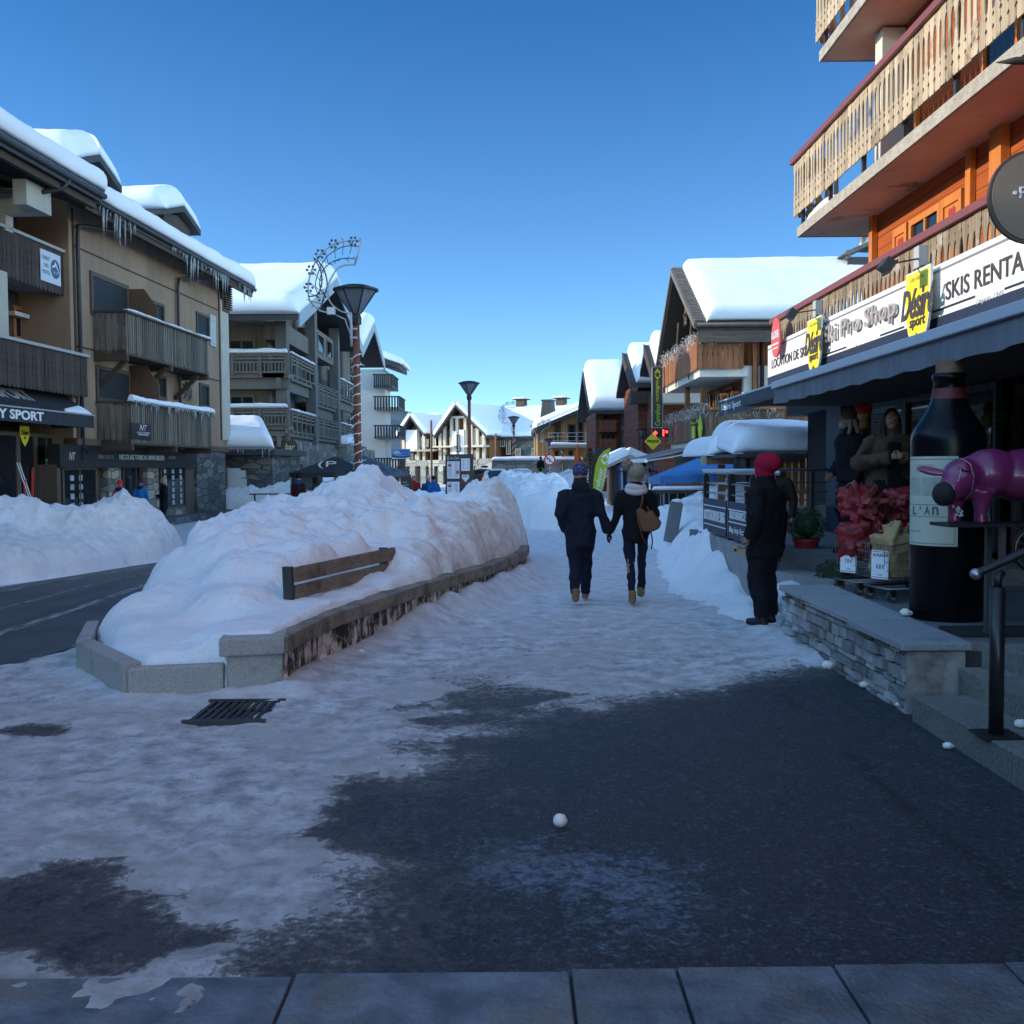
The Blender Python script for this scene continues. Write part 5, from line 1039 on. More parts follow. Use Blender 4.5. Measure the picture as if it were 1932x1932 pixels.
for (x0, y0, x1, y1, mu, ro) in ((1071, 800, 1086.5, 836, 0, 1), (1089.5, 790, 1101, 836, 0, 1), (1045, 849, 1055, 863, 0, 0), (1072, 849, 1082, 863, 0, 0), (1046, 816, 1054, 836, 0, 2)): window(Fw, *rect(Fw, x0, y0, x1, y1), .02, wv, FRAME, fw=.1, mull=mu, rows=ro)
s0, s1, z0, z1 = rect(Fw, 1046, 789, 1058, 836); b = Fw.mb()
for k in range(20): b.box(s0, s1, z0 + k * (z1 - z0) / 20, z0 + (k + .5) * (z1 - z0) / 20, .02, .14)
b.build('louvre', DBR, wv)
bl = fbox(Fw, 1035, 840, 1123, 844, .0, 1.6, CREAM, 'balcony', wv); s0, z_ = Fw.sz(1035, 840, 1.6); s1 = Fw.sz(1123, 840, 1.6)[0]
b = Fw.mb()
for zz in (.35, .7, 1.0): b.tube([(s0, z_ + zz, 1.55), (s1, z_ + zz, 1.55)], .025, 5)
for i in range(6): c = s0 + i * (s1 - s0) / 5; b.tube([(c, z_, 1.55), (c, z_ + 1.02, 1.55)], .035, 5)
b.build('railing', GREYM, bl)
snow_on('snow_layer', Fw.P(s0, z_, 1.65), Fw.P(s1, z_, 1.65), Fw.P(s1, z_, 1.1), Fw.P(s0, z_, 1.1), .22, bl, SNOW_CAP, e=.15, res=.5, seed=224)
b = Fw.mb(); s0, s1, z0, z1 = rect(Fw, 1020, 868, 1100, 905, 1.0); b.box(s0 - 4, s1, -.5, z1, .02, 1.0); ps = b.build('base', GSTONE, wv); snow_on('snow_layer', Fw.P(s0 - 4, z1, 1.05), Fw.P(s1, z1, 1.05), Fw.P(s1, z1, .1), Fw.P(s0 - 4, z1, .1), .3, ps, SNOW_CAP, e=.25, res=.5, seed=225)
# red log chalet with thick snow
rc = thing('chalet', 'red log chalet with a very thick square-edged snow roof and grey stone column', 'building', (9, 72, 0))
Fr = Fac((0, 72), (1, 0)); s0 = Fr.sz(1124, 800)[0]; s1 = Fr.sz(1260, 800)[0]; zt = Fr.sz(1124, 776)[1]
b = Fr.mb(); b.box(s0, s1, -.5, zt, -9, 0); b.build('wall', REDW, rc)
e0 = Fr.sz(1110, 774, 1.4); e1 = Fr.sz(1250, 774, 1.4)
b = MB(); b.prism([(70.5, e0[1]), (76.5, e0[1] + 3.2), (83, e0[1]), (83, e0[1] - .3), (76.5, e0[1] + 2.9), (70.5, e0[1] - .25)], e0[0], e1[0], M=MX); r = b.build('roof', ROOFD, rc)
snow_on('snow_layer', (e0[0] + .1, 70.4, e0[1]), (Fr.sz(1192, 760, 1.4)[0], 70.4, e0[1]), (Fr.sz(1192, 760, 1.4)[0], 76.5, e0[1] + 3.2), (e0[0] + .1, 76.5, e0[1] + 3.2), .95, r, SNOW_ROOF, e=.45, amp=.08, res=.4, seed=231, edges=(1, 1, 1, 0))
sc0, sc1, zc0, zc1 = rect(Fr, 1174, 781, 1212, 910, .6); b = Fr.mb(); b.box(sc0, sc1, -.5, zc1, .01, .6); b.build('column', SLATE, rc)
for (y0, y1) in ((793, 811), (828, 845)):
    q = rect(Fr, 1131, y0, 1163, y1, .9); bb_ = Fr.mb(); bb_.box(q[0], q[1], q[2] - .15, q[2], .01, .9); bl = bb_.build('balcony', REDW, rc); balustrade(Fr, q[0], q[1], q[2], q[3], .85, bl, wood('red_boards', (.16, .05, .025), (.24, .085, .04), isl=.2), 1, w=.2)
window(Fr, *rect(Fr, 1133, 818, 1161, 838), .01, rc, FRAME, mull=2); window(Fr, *rect(Fr, 1136, 782, 1158, 793), .01, rc, FRAME, mull=1)
q = rect(Fr, 1184, 784, 1208, 795, .6); window(Fr, *q, .61, rc, BEAM); q = rect(Fr, 1180, 793, 1208, 806, 1.2); b = Fr.mb(); b.box(q[0], q[1], q[2], q[3], .61, 1.2); bl = b.build('balcony', DBR, rc); snow_on('snow_layer', Fr.P(q[0], q[2] - .1, 1.6), Fr.P(q[1], q[2] - .1, 1.6), Fr.P(q[1], q[2] - .1, 1.1), Fr.P(q[0], q[2] - .1, 1.1), .2, bl, SNOW_CAP, e=.2, res=.4, seed=5)
q = rect(Fr, 1122, 846, 1176, 858, 1.2); b = Fr.mb(); b.box(q[0], q[1], q[2], q[3], .01, 1.2); b.build('canopy', DARKM, rc)
for (x0, x1) in ((1126, 1138), (1142, 1156), (1160, 1170), (1182, 1200), (1204, 1228)): window(Fr, *rect(Fr, x0, 868, x1, 900, .62), .62, rc, DARKM, fw=.1)
ns = thing('restaurant_sign', 'dark restaurant fascia with jumbled white letters below the stone column', 'sign', Fr.P(sc0, 3, 1))
q = rect(Fr, 1178, 843, 1240, 868, .9); b = Fr.mb(); b.box(q[0], q[1], q[2], q[3], .62, .9); b.build('panel', pm('anthracite', (.04, .042, .048), rough=.6), ns)
TR = Fr.M @ Matrix.Translation((0, 0, .902))
for ch, x, y, h in (("L'", 1185, 853, 7), ('A', 1190, 856, 6), ('S', 1195, 853, 5.5), ('D', 1199, 854, 5.5), ('E', 1204, 854, 6), ('S', 1209, 852, 5.5), ('N', 1215, 853, 7), ('E', 1220.5, 853, 7), ('I', 1225, 854, 5), ('G', 1229, 857, 7), ('E', 1234.5, 850.5, 5.5), ('S', 1238, 857, 5)):
    a = rect(Fr, x - 2.2 if ch != 'I' else x - .7, y - h / 2, x + 2.2 if ch != 'I' else x + .7, y + h / 2, .902); letters('letter', ch, TR, a, WLET, ns, extrude=.03, bold=.02)
# tall chalets between: gable roofs with eaves towards us
def side_chalet(label, xl, xr_, ytop, yeave, ybase, Y, snow, seed, wallm=REDW, depth=9, xw=None, rise=3, name='chalet'):
    F = Fac((0, Y), (1, 0)); t = thing(name, label, 'building', F.P(F.sz(xl, 800)[0], 0, 0))
    s0 = F.sz(xl, yeave)[0]; s1 = F.sz(xr_, yeave)[0]; ze = F.sz(xl, yeave)[1]; sw = F.sz(xw or xl + 6, yeave, -1.3)[0]
    b = F.mb(); b.box(sw, s1 + 6, -.5, ze + .1, -depth, -1.3); b.build('wall', wallm, t)
    b = MB(); b.prism([(Y, ze), (Y + depth * .5, ze + rise), (Y + depth, ze), (Y + depth, ze - .3), (Y + depth * .5, ze + rise - .3), (Y, ze - .28)], s0, s1 + 6, M=MX); r = b.build('roof', ROOFD, t)
    b = MB(); b.prism([(Y - .03, ze + .05), (Y + depth * .5, ze + rise + .05), (Y + depth * .5, ze + rise - .5), (Y - .03, ze - .5)], s0 - .08, s0 - .01, M=MX); b.build('bargeboard', DBR, t)
    snow_on('snow_layer', (s0 + .25, Y - .1, ze), (s1 + 6, Y - .1, ze), (s1 + 6, Y + depth * .5, ze + rise), (s0 + .25, Y + depth * .5, ze + rise), snow, r, SNOW_ROOF, e=.35, amp=.07, res=.4, seed=seed, edges=(1, 0, 1, 0))
    return t, F, ze
t1, Ft, ze = side_chalet('tall dark red chalet with rounded snow and a lit string of lamps under its eave', 1192, 1226, 690, 722, 900, 60, .75, 241, xw=1204, rise=2.2)
for z in (3.2, 5.6):
    q0 = Ft.sz(1206, 800, -1.3)[0]; window(Ft, q0 + .3, q0 + 1.4, z, z + 1.4, -1.28, t1, FRAME)
b = Ft.mb(); q = Ft.sz(1190, 745, -.2); b.box(q[0], q[0] + 2.6, q[1] - .5, q[1] + .2, -1.28, -.2); b.build('balcony', DBR, t1)
t2, Ft2, ze2 = side_chalet('chalet with a snowy lower roof and pale balcony behind the tall blade sign', 1238, 1262, 648, 727, 900, 53, .9, 245, xw=1252, rise=2.6)
q = Ft2.sz(1247, 760, .3); b = Ft2.mb(); b.box(q[0], q[0] + 2.2, q[1], q[1] + .5, -1.28, .3); bl = b.build('balcony', CREAM, t2); balustrade(Ft2, q[0], q[0] + 2.2, q[1] + .5, q[1] + 1.2, .2, bl, wood('red_boards', (.16, .05, .025), (.24, .085, .04)), 1, w=.18)
# hills beyond
b = MB(); hx = np.linspace(-900, 900, 60); hy = np.array([700, 800, 900, 1050, 1200]); HX, HY = np.meshgrid(hx, hy, indexing='ij')
HZ = np.where(HY > 690, (HY - 700) / 500 * (48 + 34 * np.exp(-((HX + 170) / 90) ** 2) + 10 * NZ.fbm(HX / 120, HY / 200, 4)), 0) + 6 * NZ2.fbm(HX / 18, HY / 18, 3) - 5
HZ = HZ * np.clip((HY - 690) / 110, 0, 1); b.grid(np.stack([HX, HY, HZ], -1)); tag(b.build('hills', pm('forest_hill', (.05, .075, .09), (.10, .13, .15), ns=.03, rough=.95, lo=.4, hi=.6, detail=10), smooth=True), kind='structure')
# bare trees behind the roofs
def bare_tree(x, y, h, seed, lab):
    g = random.Random(seed); t = thing('bare_tree', lab, 'tree', (x, y, 0)); b = MB(); bw = MB()
    b.tube([(x, y, 0), (x + .2, y, h * .5), (x, y, h * .9)], [.22, .14, .05], 6)
    for i in range(34):
        z = h * g.uniform(.35, .95); a = g.uniform(0, 6.28); l = h * g.uniform(.12, .28) * (1.15 - z / h); p = Vector((x + .1, y, z)); d = Vector((math.cos(a), math.sin(a), 1.3)).normalized()
        q = p + d * l; bw.tube([p, p + d * l * .5 + Vector((0, 0, -.1)), q], [.05, .035, .012], 4)
        for k in range(4): r_ = p + d * l * g.uniform(.4, 1); bw.tube([r_, r_ + Vector((g.uniform(-1, 1), g.uniform(-1, 1), g.uniform(.4, 1.4))) * l * .3], [.02, .008], 3)
    m = pm('bark', (.07, .055, .045), (.11, .09, .075), ns=6); b.build('trunk', m, t); bw.build('branches', m, t)
for i, (px, py) in enumerate(((1068, 757), (1079, 758), (1092, 760))):
    p = atY(px, py, 150); bare_tree(p.x, 150, p.z, 50 + i, ('thin bare tree above the hall roof, furthest from the thick snow roof', 'middle of the three bare trees above the hall roof', 'bare tree above the hall roof, closest to the red log chalet')[i])
# round conifer by the timber house
def fir(x, y, h, r, seed, lab, cat='tree', name='conifer', col=None):
    g = random.Random(seed); t = thing(name, lab, cat, (x, y, 0)); b = MB(); b.tube([(x, y, 0), (x, y, h * .9)], [.14, .03], 6); b.build('trunk', pm('bark', (.07, .055, .045)), t)
    b = MB(); n = 1500
    for i in range(n):
        z = h * (.04 + .96 * g.random() ** 1.2); rr = r * (1 - z / h) ** .75 * (.35 + .65 * g.random() ** .4); a = g.uniform(0, 6.28)
        c = Vector((x + rr * math.cos(a), y + rr * math.sin(a), z)); d = Vector((math.cos(a), math.sin(a), g.uniform(-.5, .3))); s = g.uniform(.1, .2) * (h / 4); u = d.cross(Vector((0, 0, 1))).normalized() * s * .5
        b._add([c - u, c + u, c + d * s + Vector((0, 0, g.uniform(-.05, .05)))], [(0, 1, 2)])
    b.build('crown', col or pm('conifer_green', (.05, .05, .02), (.12, .10, .035), ns=8, isl=.4, rough=.8), t)
p = G(1118, 908); fir(atY(1113, 890, 58).x, 58, atY(1113, 845, 58).z, 1.05, 5, 'rounded yellow-green conifer beside the green beach flag')
# ------------------------------------------------------------------ big chalet on the right
c2 = thing('chalet', 'large brown chalet with a thick snow slab, star-lit gable and carved balconies', 'building', (8, 40, 0))
RWOOD = planked('chalet_wood', (.15, .058, .026), (.23, .095, .042), .16, (1, 1, 0), isl=.2, gap=.05)
DKB = planked('chalet_dark_wood', (.022, .014, .012), (.04, .025, .02), .2, (0, 0, 1), isl=.15, grain='h')
RB = wood('red_brown_boards', (.2, .075, .032), (.32, .14, .065), isl=.25)
XG = 6.5; pa = onX(1270, 511, XG); pn = onX(1314, 612, XG); pf = onX(1241, 690, XG)
b = MB(); b.box(8.4, 24, 37.6, 45, -.5, 6.6); b.build('wall', RWOOD, c2)
b = MB(); b.prism([(37.6, 6.4), (45, 6.4), (pa.y, pa.z - .6)], 7.9, 8.38, M=MX); b.build('gable', DKB, c2)
zn = pn.z; zf = pf.z; ya, za = pa.y, pa.z
b = MB(); b.prism([(pn.y, zn), (ya, za), (pf.y, zf), (pf.y, zf - .22), (ya, za - .25), (pn.y, zn - .2)], XG, 26, M=MX); rr_ = b.build('roof', DBR, c2)
b = MB(); b.prism([(pn.y - .04, zn + .06), (ya, za + .08), (ya, za - .16), (pn.y - .04, zn - .15)], XG - .1, XG - .01, M=MX); b.prism([(pf.y, zf + .06), (ya + .002, za + .08), (ya + .002, za - .16), (pf.y, zf - .15)], XG - .1, XG - .01, M=MX); b.build('bargeboard', GRYT, c2)
TILE = pm('roof_tile', (.10, .085, .075), (.16, .14, .12), ns=3, rough=.8)
b = MB()
nrow = 22
for i in range(nrow):
    t = (i + .5) / nrow; y = pn.y + (ya - pn.y) * t; z = zn + (za - zn) * t + .08
    b.tube([(XG - .06, y, z), (XG + .4, y, z)], .1, 6)
b.build('tile_edge', TILE, rr_)
snow_on('snow_layer', (XG + .34, pn.y - .02, zn + .08), (25, pn.y - .02, zn + .08), (25, ya, za - .08), (XG + .34, ya, za - .08), .62, rr_, SNOW_ROOF, e=.3, amp=.1, res=.3, seed=301, over=.05, edges=(1, 0, 1, 0), nscale=.3)
snow_on('snow_layer', (25, pf.y, zf + .08), (XG + .34, pf.y, zf + .08), (XG + .34, ya, za - .08), (25, ya, za - .08), .62, rr_, SNOW_ROOF, e=.3, amp=.08, res=.6, seed=302, over=.03, edges=(0, 1, 1, 0))
b = MB(); b.tube([(XG, pn.y - .1, zn - .02), (25, pn.y - .1, zn - .02)], .09, 8); b.build('gutter', DARKM, c2, smooth=True)
b = MB(); b.box(XG + .05, 25, pn.y + .02, pn.y + .12, zn - .62, zn - .22); b.build('fascia', wood('fascia_wood', (.07, .055, .045), (.16, .12, .09), ax='x', isl=0), c2)
Fc = Fac((0, 36.4), (1, 0)); Fcs = Fac((6.75, 45), (0, -1))
WR = pm('white_render', (.62, .58, .5), (.56, .52, .45), ns=2, rough=.85)
def cbal(x0, x1, yt, yb, yend, mat, style=1):
    s0 = Fc.sz(x0, yt)[0]; s1 = Fc.sz(x1, yt)[0]; z1 = Fc.sz(x0, yt)[1]; z0 = Fc.sz(x0, yb)[1]
    b = MB(); b.box(s0 + .1, 8.4, 36.5, yend, z0 - .25, z0 + .05); bal = b.build('balcony', WR, c2)
    balustrade(Fc, s0, s1, z0, z1 - .08, 0, bal, mat, style, w=.17)
    F_ = Fac((s0, yend), (0, -1)); balustrade(F_, 0, yend - 36.42, z0, z1 - .08, 0, bal, mat, style, w=.17)
    b = MB(); b.box(s0 - .05, s1, 36.28, 36.46, z1 - .08, z1 + .02); b.box(s0 - .06, s0 + .08, 36.47, yend, z1 - .08, z1 + .02); b.build('handrail', RB, bal)
    return bal, s0, z0, z1
B1, bs0, bz0, bz1 = cbal(1316, 1402, 637, 697, 44.6, RB)
B2, b20, b2z0, b2z1 = cbal(1336, 1480, 769, 828, 45.5, wood('weathered_boards', (.10, .06, .04), (.2, .13, .085), isl=.3))
GARL = pm('white_garland', (.42, .42, .4), rough=.6)
def garland(name, P0, P1, drop, num, par, seed, spread=.12):
    g = random.Random(seed); b = MB(); P0 = Vector(P0); P1 = Vector(P1)
    for i in range(num):
        t = g.random(); p = P0.lerp(P1, t) + Vector((g.uniform(-spread, spread), g.uniform(-spread, spread), g.uniform(-.5, .5) * drop)); d = Vector((g.uniform(-1, 1), g.uniform(-1, 1), g.uniform(-1.6, .6))) * .13
        b.tube([p, p + d], .009, 3)
    return tag(b.build(name, GARL, par), kind='stuff')
garland('light_garland', (bs0 - .08, 36.4, bz1), (bs0 - .08, 44.4, bz1), .5, 420, B1, 1); garland('light_garland', (b20 - .08, 36.4, b2z1), (b20 - .08, 45.4, b2z1), .45, 420, B2, 2)
garland('light_garland', (bs0, 36.3, bz1 - .1), (bs0 + 1.6, 36.3, bz1 - .1), .3, 40, B1, 3, .04); garland('light_garland', (b20, 36.3, b2z1 - .1), (b20 + 2.6, 36.3, b2z1 - .1), .4, 60, B2, 4, .04)
# posts, pillars and windows
for x0, y0, x1, y1, Y, m, nm in ((1397, 612, 1404, 692, 36.9, RB, 'post'), (1421, 612, 1428, 765, 36.9, RB, 'post'), (1437, 612, 1440, 765, 36.9, DKB, 'post'), (1403, 690, 1419, 768, 37.0, WR, 'pillar'), (1430, 690, 1436, 765, 37.1, WR, 'pillar'), (1442, 690, 1460, 762, 37.1, WR, 'pillar'), (1412, 628, 1419, 642, 36.6, WR, 'beam_end'), (1426, 618, 1437, 640, 36.6, WR, 'beam_end'), (1294, 730, 1302, 775, 41, RB, 'post'), (1324, 732, 1334, 772, 38.5, RB, 'post')):
    F_ = Fac((0, Y), (1, 0)); q = rect(F_, x0, y0, x1, y1); b = F_.mb(); b.box(q[0], q[1], q[2], q[3], -.3, 0); b.build(nm, m, c2)
Fcw = Fac((0, 37.55), (1, 0))
for (x0, y0, x1, y1) in ((1445, 704, 1460, 760), (1358, 742, 1374, 790), (1380, 738, 1396, 790)): window(Fcw, *rect(Fcw, x0, y0, x1, y1), .02, c2, RB, mull=1, fw=.09)
Fgw = Fac((8.36, 45), (0, -1))
for y in (39.2, 41.6, 43.4):
    for z in (.9, 3.2, 5.3): window(Fgw, 45 - y - .55, 45 - y + .55, z, z + 1.5, .02, c2, RB, mull=1, fw=.1)
# hanging star and twisted posts
b = MB()
p = onX(1293, 598, 7.0); st = []
for k in range(10): a = R(90 + 36 * k); rr = .42 if k % 2 == 0 else .18; st.append(p + Vector((0, rr * math.cos(a), rr * math.sin(a))))
b.tube(st, .022, 5, closed=True); tag(b.build('star_ornament', pm('bronze', (.2, .13, .08), rough=.5)), 'star outline hanging in the dark gable of the large brown chalet', 'ornament')
for x0, y0, x1, y1 in ((1280, 610, 1278, 730), (1305, 600, 1302, 715)):
    p0 = onX(x0, y0, 6.72); p1 = onX(x1, y1, 6.72); b = MB(); g = random.Random(x0); b.tube([p0.lerp(p1, t) + Vector((0, .12 * math.sin(t * 9 + x0), 0)) for t in np.linspace(0, 1, 9)], .07, 6); b.build('twisted_post', DBR, c2, smooth=True)
# snow-covered chimney on the roof, shop side
ch = thing('chimney', 'dark roof chimney with a stone cap and metal flue on the snow slab', 'chimney', (14, 41, 9.6))
p = atY(1624, 492, 40.5)
b = MB(); b.prism([(p.x - .85, 9.2), (p.x + .9, 9.2), (p.x + .62, p.z + .05), (p.x - .5, p.z + .05)], 40, 41, M=MXY); b.build('stack', DARKM, ch)
b = MB(); b.prism([(p.x - .9, p.z + .1), (p.x - .75, p.z + .25), (p.x + .1, p.z + .62), (p.x + 1.2, p.z + .55), (p.x + 1.2, p.z + .42), (p.x + .1, p.z + .47), (p.x - .65, p.z + .12)], 39.8, 41.2, M=MXY); b.box(p.x - .75, p.x - .6, 39.9, 40.05, p.z, p.z + .3); b.build('cap', TILE, ch)
b = MB(); b.lathe([(.17, 0), (.17, .5), (.2, .52), (.2, .58), (.17, .6), (.17, .85), (0, .85)], 12, (p.x + .08, 40.5, p.z + .5)); b.build('flue', GREYM, ch, smooth=True)
# awning of the food shop below
fa = thing('awning', 'grey fabric awning sloping over the food shop under the lower carved balcony', 'awning', (6, 41, 2.3))
b = MB(); P0 = Vector((7.0, 37.5, 2.52)); b.prism([(7.3, 2.52), (4.9, 1.98), (4.9, 1.94), (7.3, 2.46)], 37.4, 46, M=MXY); b.build('canopy', pm('grey_fabric', (.16, .17, .19), (.22, .23, .25), ns=2, rough=.7), fa)
b = MB(); b.box(4.86, 4.95, 37.4, 46, 1.84, 1.99); b.tube([(7.2, 38, 2.3), (6, 38, 2.05), (4.95, 38, 1.9)], .03, 6); b.build('front_bar', WHITE, fa)
b = MB(); b.box(7.3, 7.5, 37.5, 46, 1.0, 2.4); b.box(7.3, 7.5, 37.5, 46, -.4, .3); b.build('shop_front', pm('shop_red', (.22, .05, .035), (.12, .1, .09), ns=.8), c2)
# store signs
GRN = pm('lime_green', (.45, .55, .03), rough=.5); OLV = pm('dark_olive', (.045, .05, .04), rough=.45)
def arrow_logo(T_, cx_, cy_, w, h, par, m, m2):
    b = MB(T_); b.prism([(cx_ - w * .5, cy_), (cx_ - w * .1, cy_ + h * .46), (cx_ - w * .02, cy_ + h * .3), (cx_ - w * .22, cy_ + h * .16), (cx_ - w * .26, cy_ - h * .16), (cx_ - w * .02, cy_ - h * .3), (cx_ - w * .1, cy_ - h * .46)], 0, .01); b.build('emblem', m, par)
    b = MB(T_); b.prism([(cx_ + w * .5, cy_), (cx_ + w * .12, cy_ + h * .44), (cx_ + w * .02, cy_ + h * .2), (cx_ + w * .2, cy_ + h * .1), (cx_ + w * .2, cy_ - h * .1), (cx_ + w * .02, cy_ - h * .2), (cx_ + w * .12, cy_ - h * .44)], 0, .01); b.build('emblem', m2 or m, par)
bl_ = thing('blade_sign', 'tall dark blade sign with lime green vertical lettering and emblem', 'sign', atY(1240, 750, 44))
Fb1 = Fac((0, 44), (1, 0)); q = rect(Fb1, 1231.5, 693, 1249.5, 806); b = Fb1.mb(); b.box(q[0], q[1], q[2], q[3], -.18, 0); b.build('panel', OLV, bl_)
b = Fb1.mb(); b.box(q[0] - .03, q[0], q[2] - .03, q[3] + .03, -.19, .02); b.box(q[1], q[1] + .03, q[2] - .03, q[3] + .03, -.19, .02); b.box(q[0], q[1], q[3], q[3] + .03, -.19, .02); b.box(q[0], q[1], q[2] - .03, q[2], -.19, .02); b.box(q[1] + .03, 8.2, q[3] - .2, q[3] - .12, -.12, -.06); b.box(q[1] + .03, 8.2, q[2] + .2, q[2] + .28, -.12, -.06); b.build('frame', GREYM, bl_)
Tv = Fb1.M @ planeM((q[1], q[2], .002), (0, 1, 0), (-1, 0, 0)); W_, H_ = q[1] - q[0], q[3] - q[2]
letters('lettering', 'Carrefour', Tv, (.06, H_ * .4, .10, W_ - .10), GRN, bl_, bold=.01); letters('lettering', 'montagne', Tv, (H_ * .42, H_ * .78, .10, W_ - .12), GRN, bl_, shear=.3)
arrow_logo(Tv, H_ * .885, W_ / 2, .5, W_ * .72, bl_, GRN, None)
ld = thing('display_box', 'dark display box with glowing red symbols under the blade sign', 'display', atY(1245, 817, 44)); q = rect(Fb1, 1231, 809, 1262, 825); b = Fb1.mb(); b.box(q[0], q[1], q[2], q[3], -.3, 0); b.build('case', BLACK, ld)
LED = pm('red_led', (.9, .02, .02), emit=5)
b = Fb1.mb(); c_ = ((q[0] + .12), (q[2] + q[3]) / 2); b.box(c_[0] - .085, c_[0] + .085, c_[1] - .03, c_[1] + .03, .001, .02); b.box(c_[0] - .03, c_[0] + .03, c_[1] - .085, c_[1] + .085, .002, .022); b.build('cross', LED, ld)
b = Fb1.mb(); b.box(q[1] - .27, q[1] - .21, q[2] + .05, q[3] - .04, .001, .02); b.build('symbol', LED, ld); b = Fb1.mb(); b.box(q[1] - .14, q[1] - .05, c_[1], c_[1] + .1, .001, .02); b.build('symbol', LED, ld)
dp = thing('press_sign', 'yellow diamond sign reading PRESSE hanging below the red display', 'sign', atY(1232, 833, 43.8)); Fd = Fac((0, 43.8), (1, 0)); s_, z_ = Fd.sz(1232, 833); r_ = .36
b = Fd.mb(); b.prism([(s_ - r_, z_), (s_, z_ - r_), (s_ + r_, z_), (s_, z_ + r_)], -.06, 0); b.build('panel', YEL, dp)
letters('lettering', 'PRESSE', Fd.M @ Matrix.Translation((0, 0, .002)), (s_ - .25, s_ + .25, z_ - .05, z_ + .07), BLACK, dp, bold=.03)
ys = thing('store_sign', 'lime green store panels on the sunlit end of the lower carved balcony', 'sign', (b20 - .2, 38, 3))
Fy = Fac((b20 - .15, 45.5), (0, -1)); q = rect(Fy, 1302, 788, 1335, 838)
b = Fy.mb(); b.box(q[0] + .2, q[0] + 1.7, q[2] + .75, q[3] - .15, -.02, .03); b.build('panel', GRN, ys); letters('lettering', 'Carrefour', Fy.M @ Matrix.Translation((0, 0, .032)), (q[0] + .3, q[0] + 1.6, q[2] + .9, q[3] - .3), BLACK, ys)
b = Fy.mb(); b.prism([(q[0] + 1.8, q[3] - .5), (q[0] + 2.1, q[3] - .05), (q[0] + 2.5, q[3] - .5), (q[0] + 2.1, q[3] - 1.0)], -.02, .03); b.build('panel', GRN, ys); b = Fy.mb(); b.box(q[0] + .5, q[0] + 1.0, q[2] + .2, q[2] + .65, -.02, .03); b.build('panel', GRN, ys)
# ------------------------------------------------------------------ near shop building on the right
sb = thing('shop_building', 'tall orange timber building with carved grey balconies over a ski shop', 'building', (6, 12, 0))
OW = planked('orange_wall', (.34, .07, .014), (.44, .11, .024), .19, (0, 0, 1), isl=.16, gap=.05, grain='h')
OSH = wood('orange_shutter', (.48, .15, .03), (.6, .22, .05), isl=.08, rough=.5)
SOFF = pm('rendered_soffit', (.66, .44, .30), (.56, .37, .25), ns=1.2, rough=.85, bump=.2, bs=8, col3=(.17, .11, .08), n3=1.1, l3=.57, h3=.68)
SLAB = pm('slab_edge', (.42, .38, .3), (.3, .26, .2), ns=9, rough=.9, bump=.7, bs=22, bdist=.03)
CARV = wood('weathered_grey_boards', (.30, .22, .135), (.52, .41, .27), isl=.25, c3=(.14, .10, .06)); CARVD = wood('weathered_brown_boards', (.15, .11, .07), (.3, .235, .16), isl=.22, c3=(.42, .37, .3))
RAILR = pm('red_rail', (.20, .06, .055), rough=.45)
XW = 5.94; XB = 5.1
b = MB(); b.box(XW, 16, -14, 16.86, 2.95, 15); b.build('wall', OW, sb)
b = MB(); b.box(5.25, 16, -14, 19.6, 2.6, 2.94); b.build('lintel', NAVY, sb)
# facade frame: s runs towards the camera
FS = Fac((XB, 20), (0, -1)); FW = Fac((XW, 20), (0, -1))
def shop_balcony(zs, zr, y_end, mat, style, zb, slab_under=True, w=.165):
    b = MB(); b.box(XB + .0, XW, -12, y_end, zs - .14, zs); b.build('soffit_slab', SOFF, sb) if 0 else None
    b.box(XW + .001, 9, 16.88, y_end, zs - .14, zs) if y_end > 17 else 0
    bal = b.build('balcony', SOFF, sb)
    b = MB(); b.box(XB - .045, XB - .001, -12, y_end + .03, zs - .15, zs + .02); b.box(XB, 9, y_end + .002, y_end + .03, zs - .148, zs + .01); b.build('slab_edge', SLAB, bal)
    balustrade(FS, 20 - y_end - .25, 17.5, zb, zr - .05, .03, bal, mat, style, w=w, t=.018)
    F_ = Fac((XB, y_end + .2), (1, 0))
    F_ = Fac((XW, y_end + .25), (-1, 0)); balustrade(F_, 0.05, XW - XB - .02, zb, zr - .05, 0, bal, mat, style, w=w)
    b = MB(); b.box(XB - .11, XB + .06, -12, y_end + .3, zr - .05, zr + .04); b.box(XB + .061, XW, y_end + .18, y_end + .3, zr - .05, zr + .038); b.build('handrail', RAILR, bal)
    b = MB()
    for y in np.arange(y_end - .1, -4, -1.55): b.box(XB + .005, XB + .06, y, y + .06, zs, zr - .06)
    b.build('baluster_post', DARKM, bal); return bal
BA = shop_balcony(5.83, 7.06, 18.2, CARV, 0, 6.08); BB = shop_balcony(8.38, 9.6, 16.95, CARV, 0, 8.62); BC = shop_balcony(3.12, 4.44, 19.6, CARVD, 0, 3.2)
snow_on('snow_layer', (XB + .05, 17.9, 5.83), (XB + .05, 16.6, 5.83), (XB + .45, 16.6, 5.83), (XB + .45, 17.9, 5.83), .18, BA, SNOW_CAP, e=.15, res=.15, seed=311)
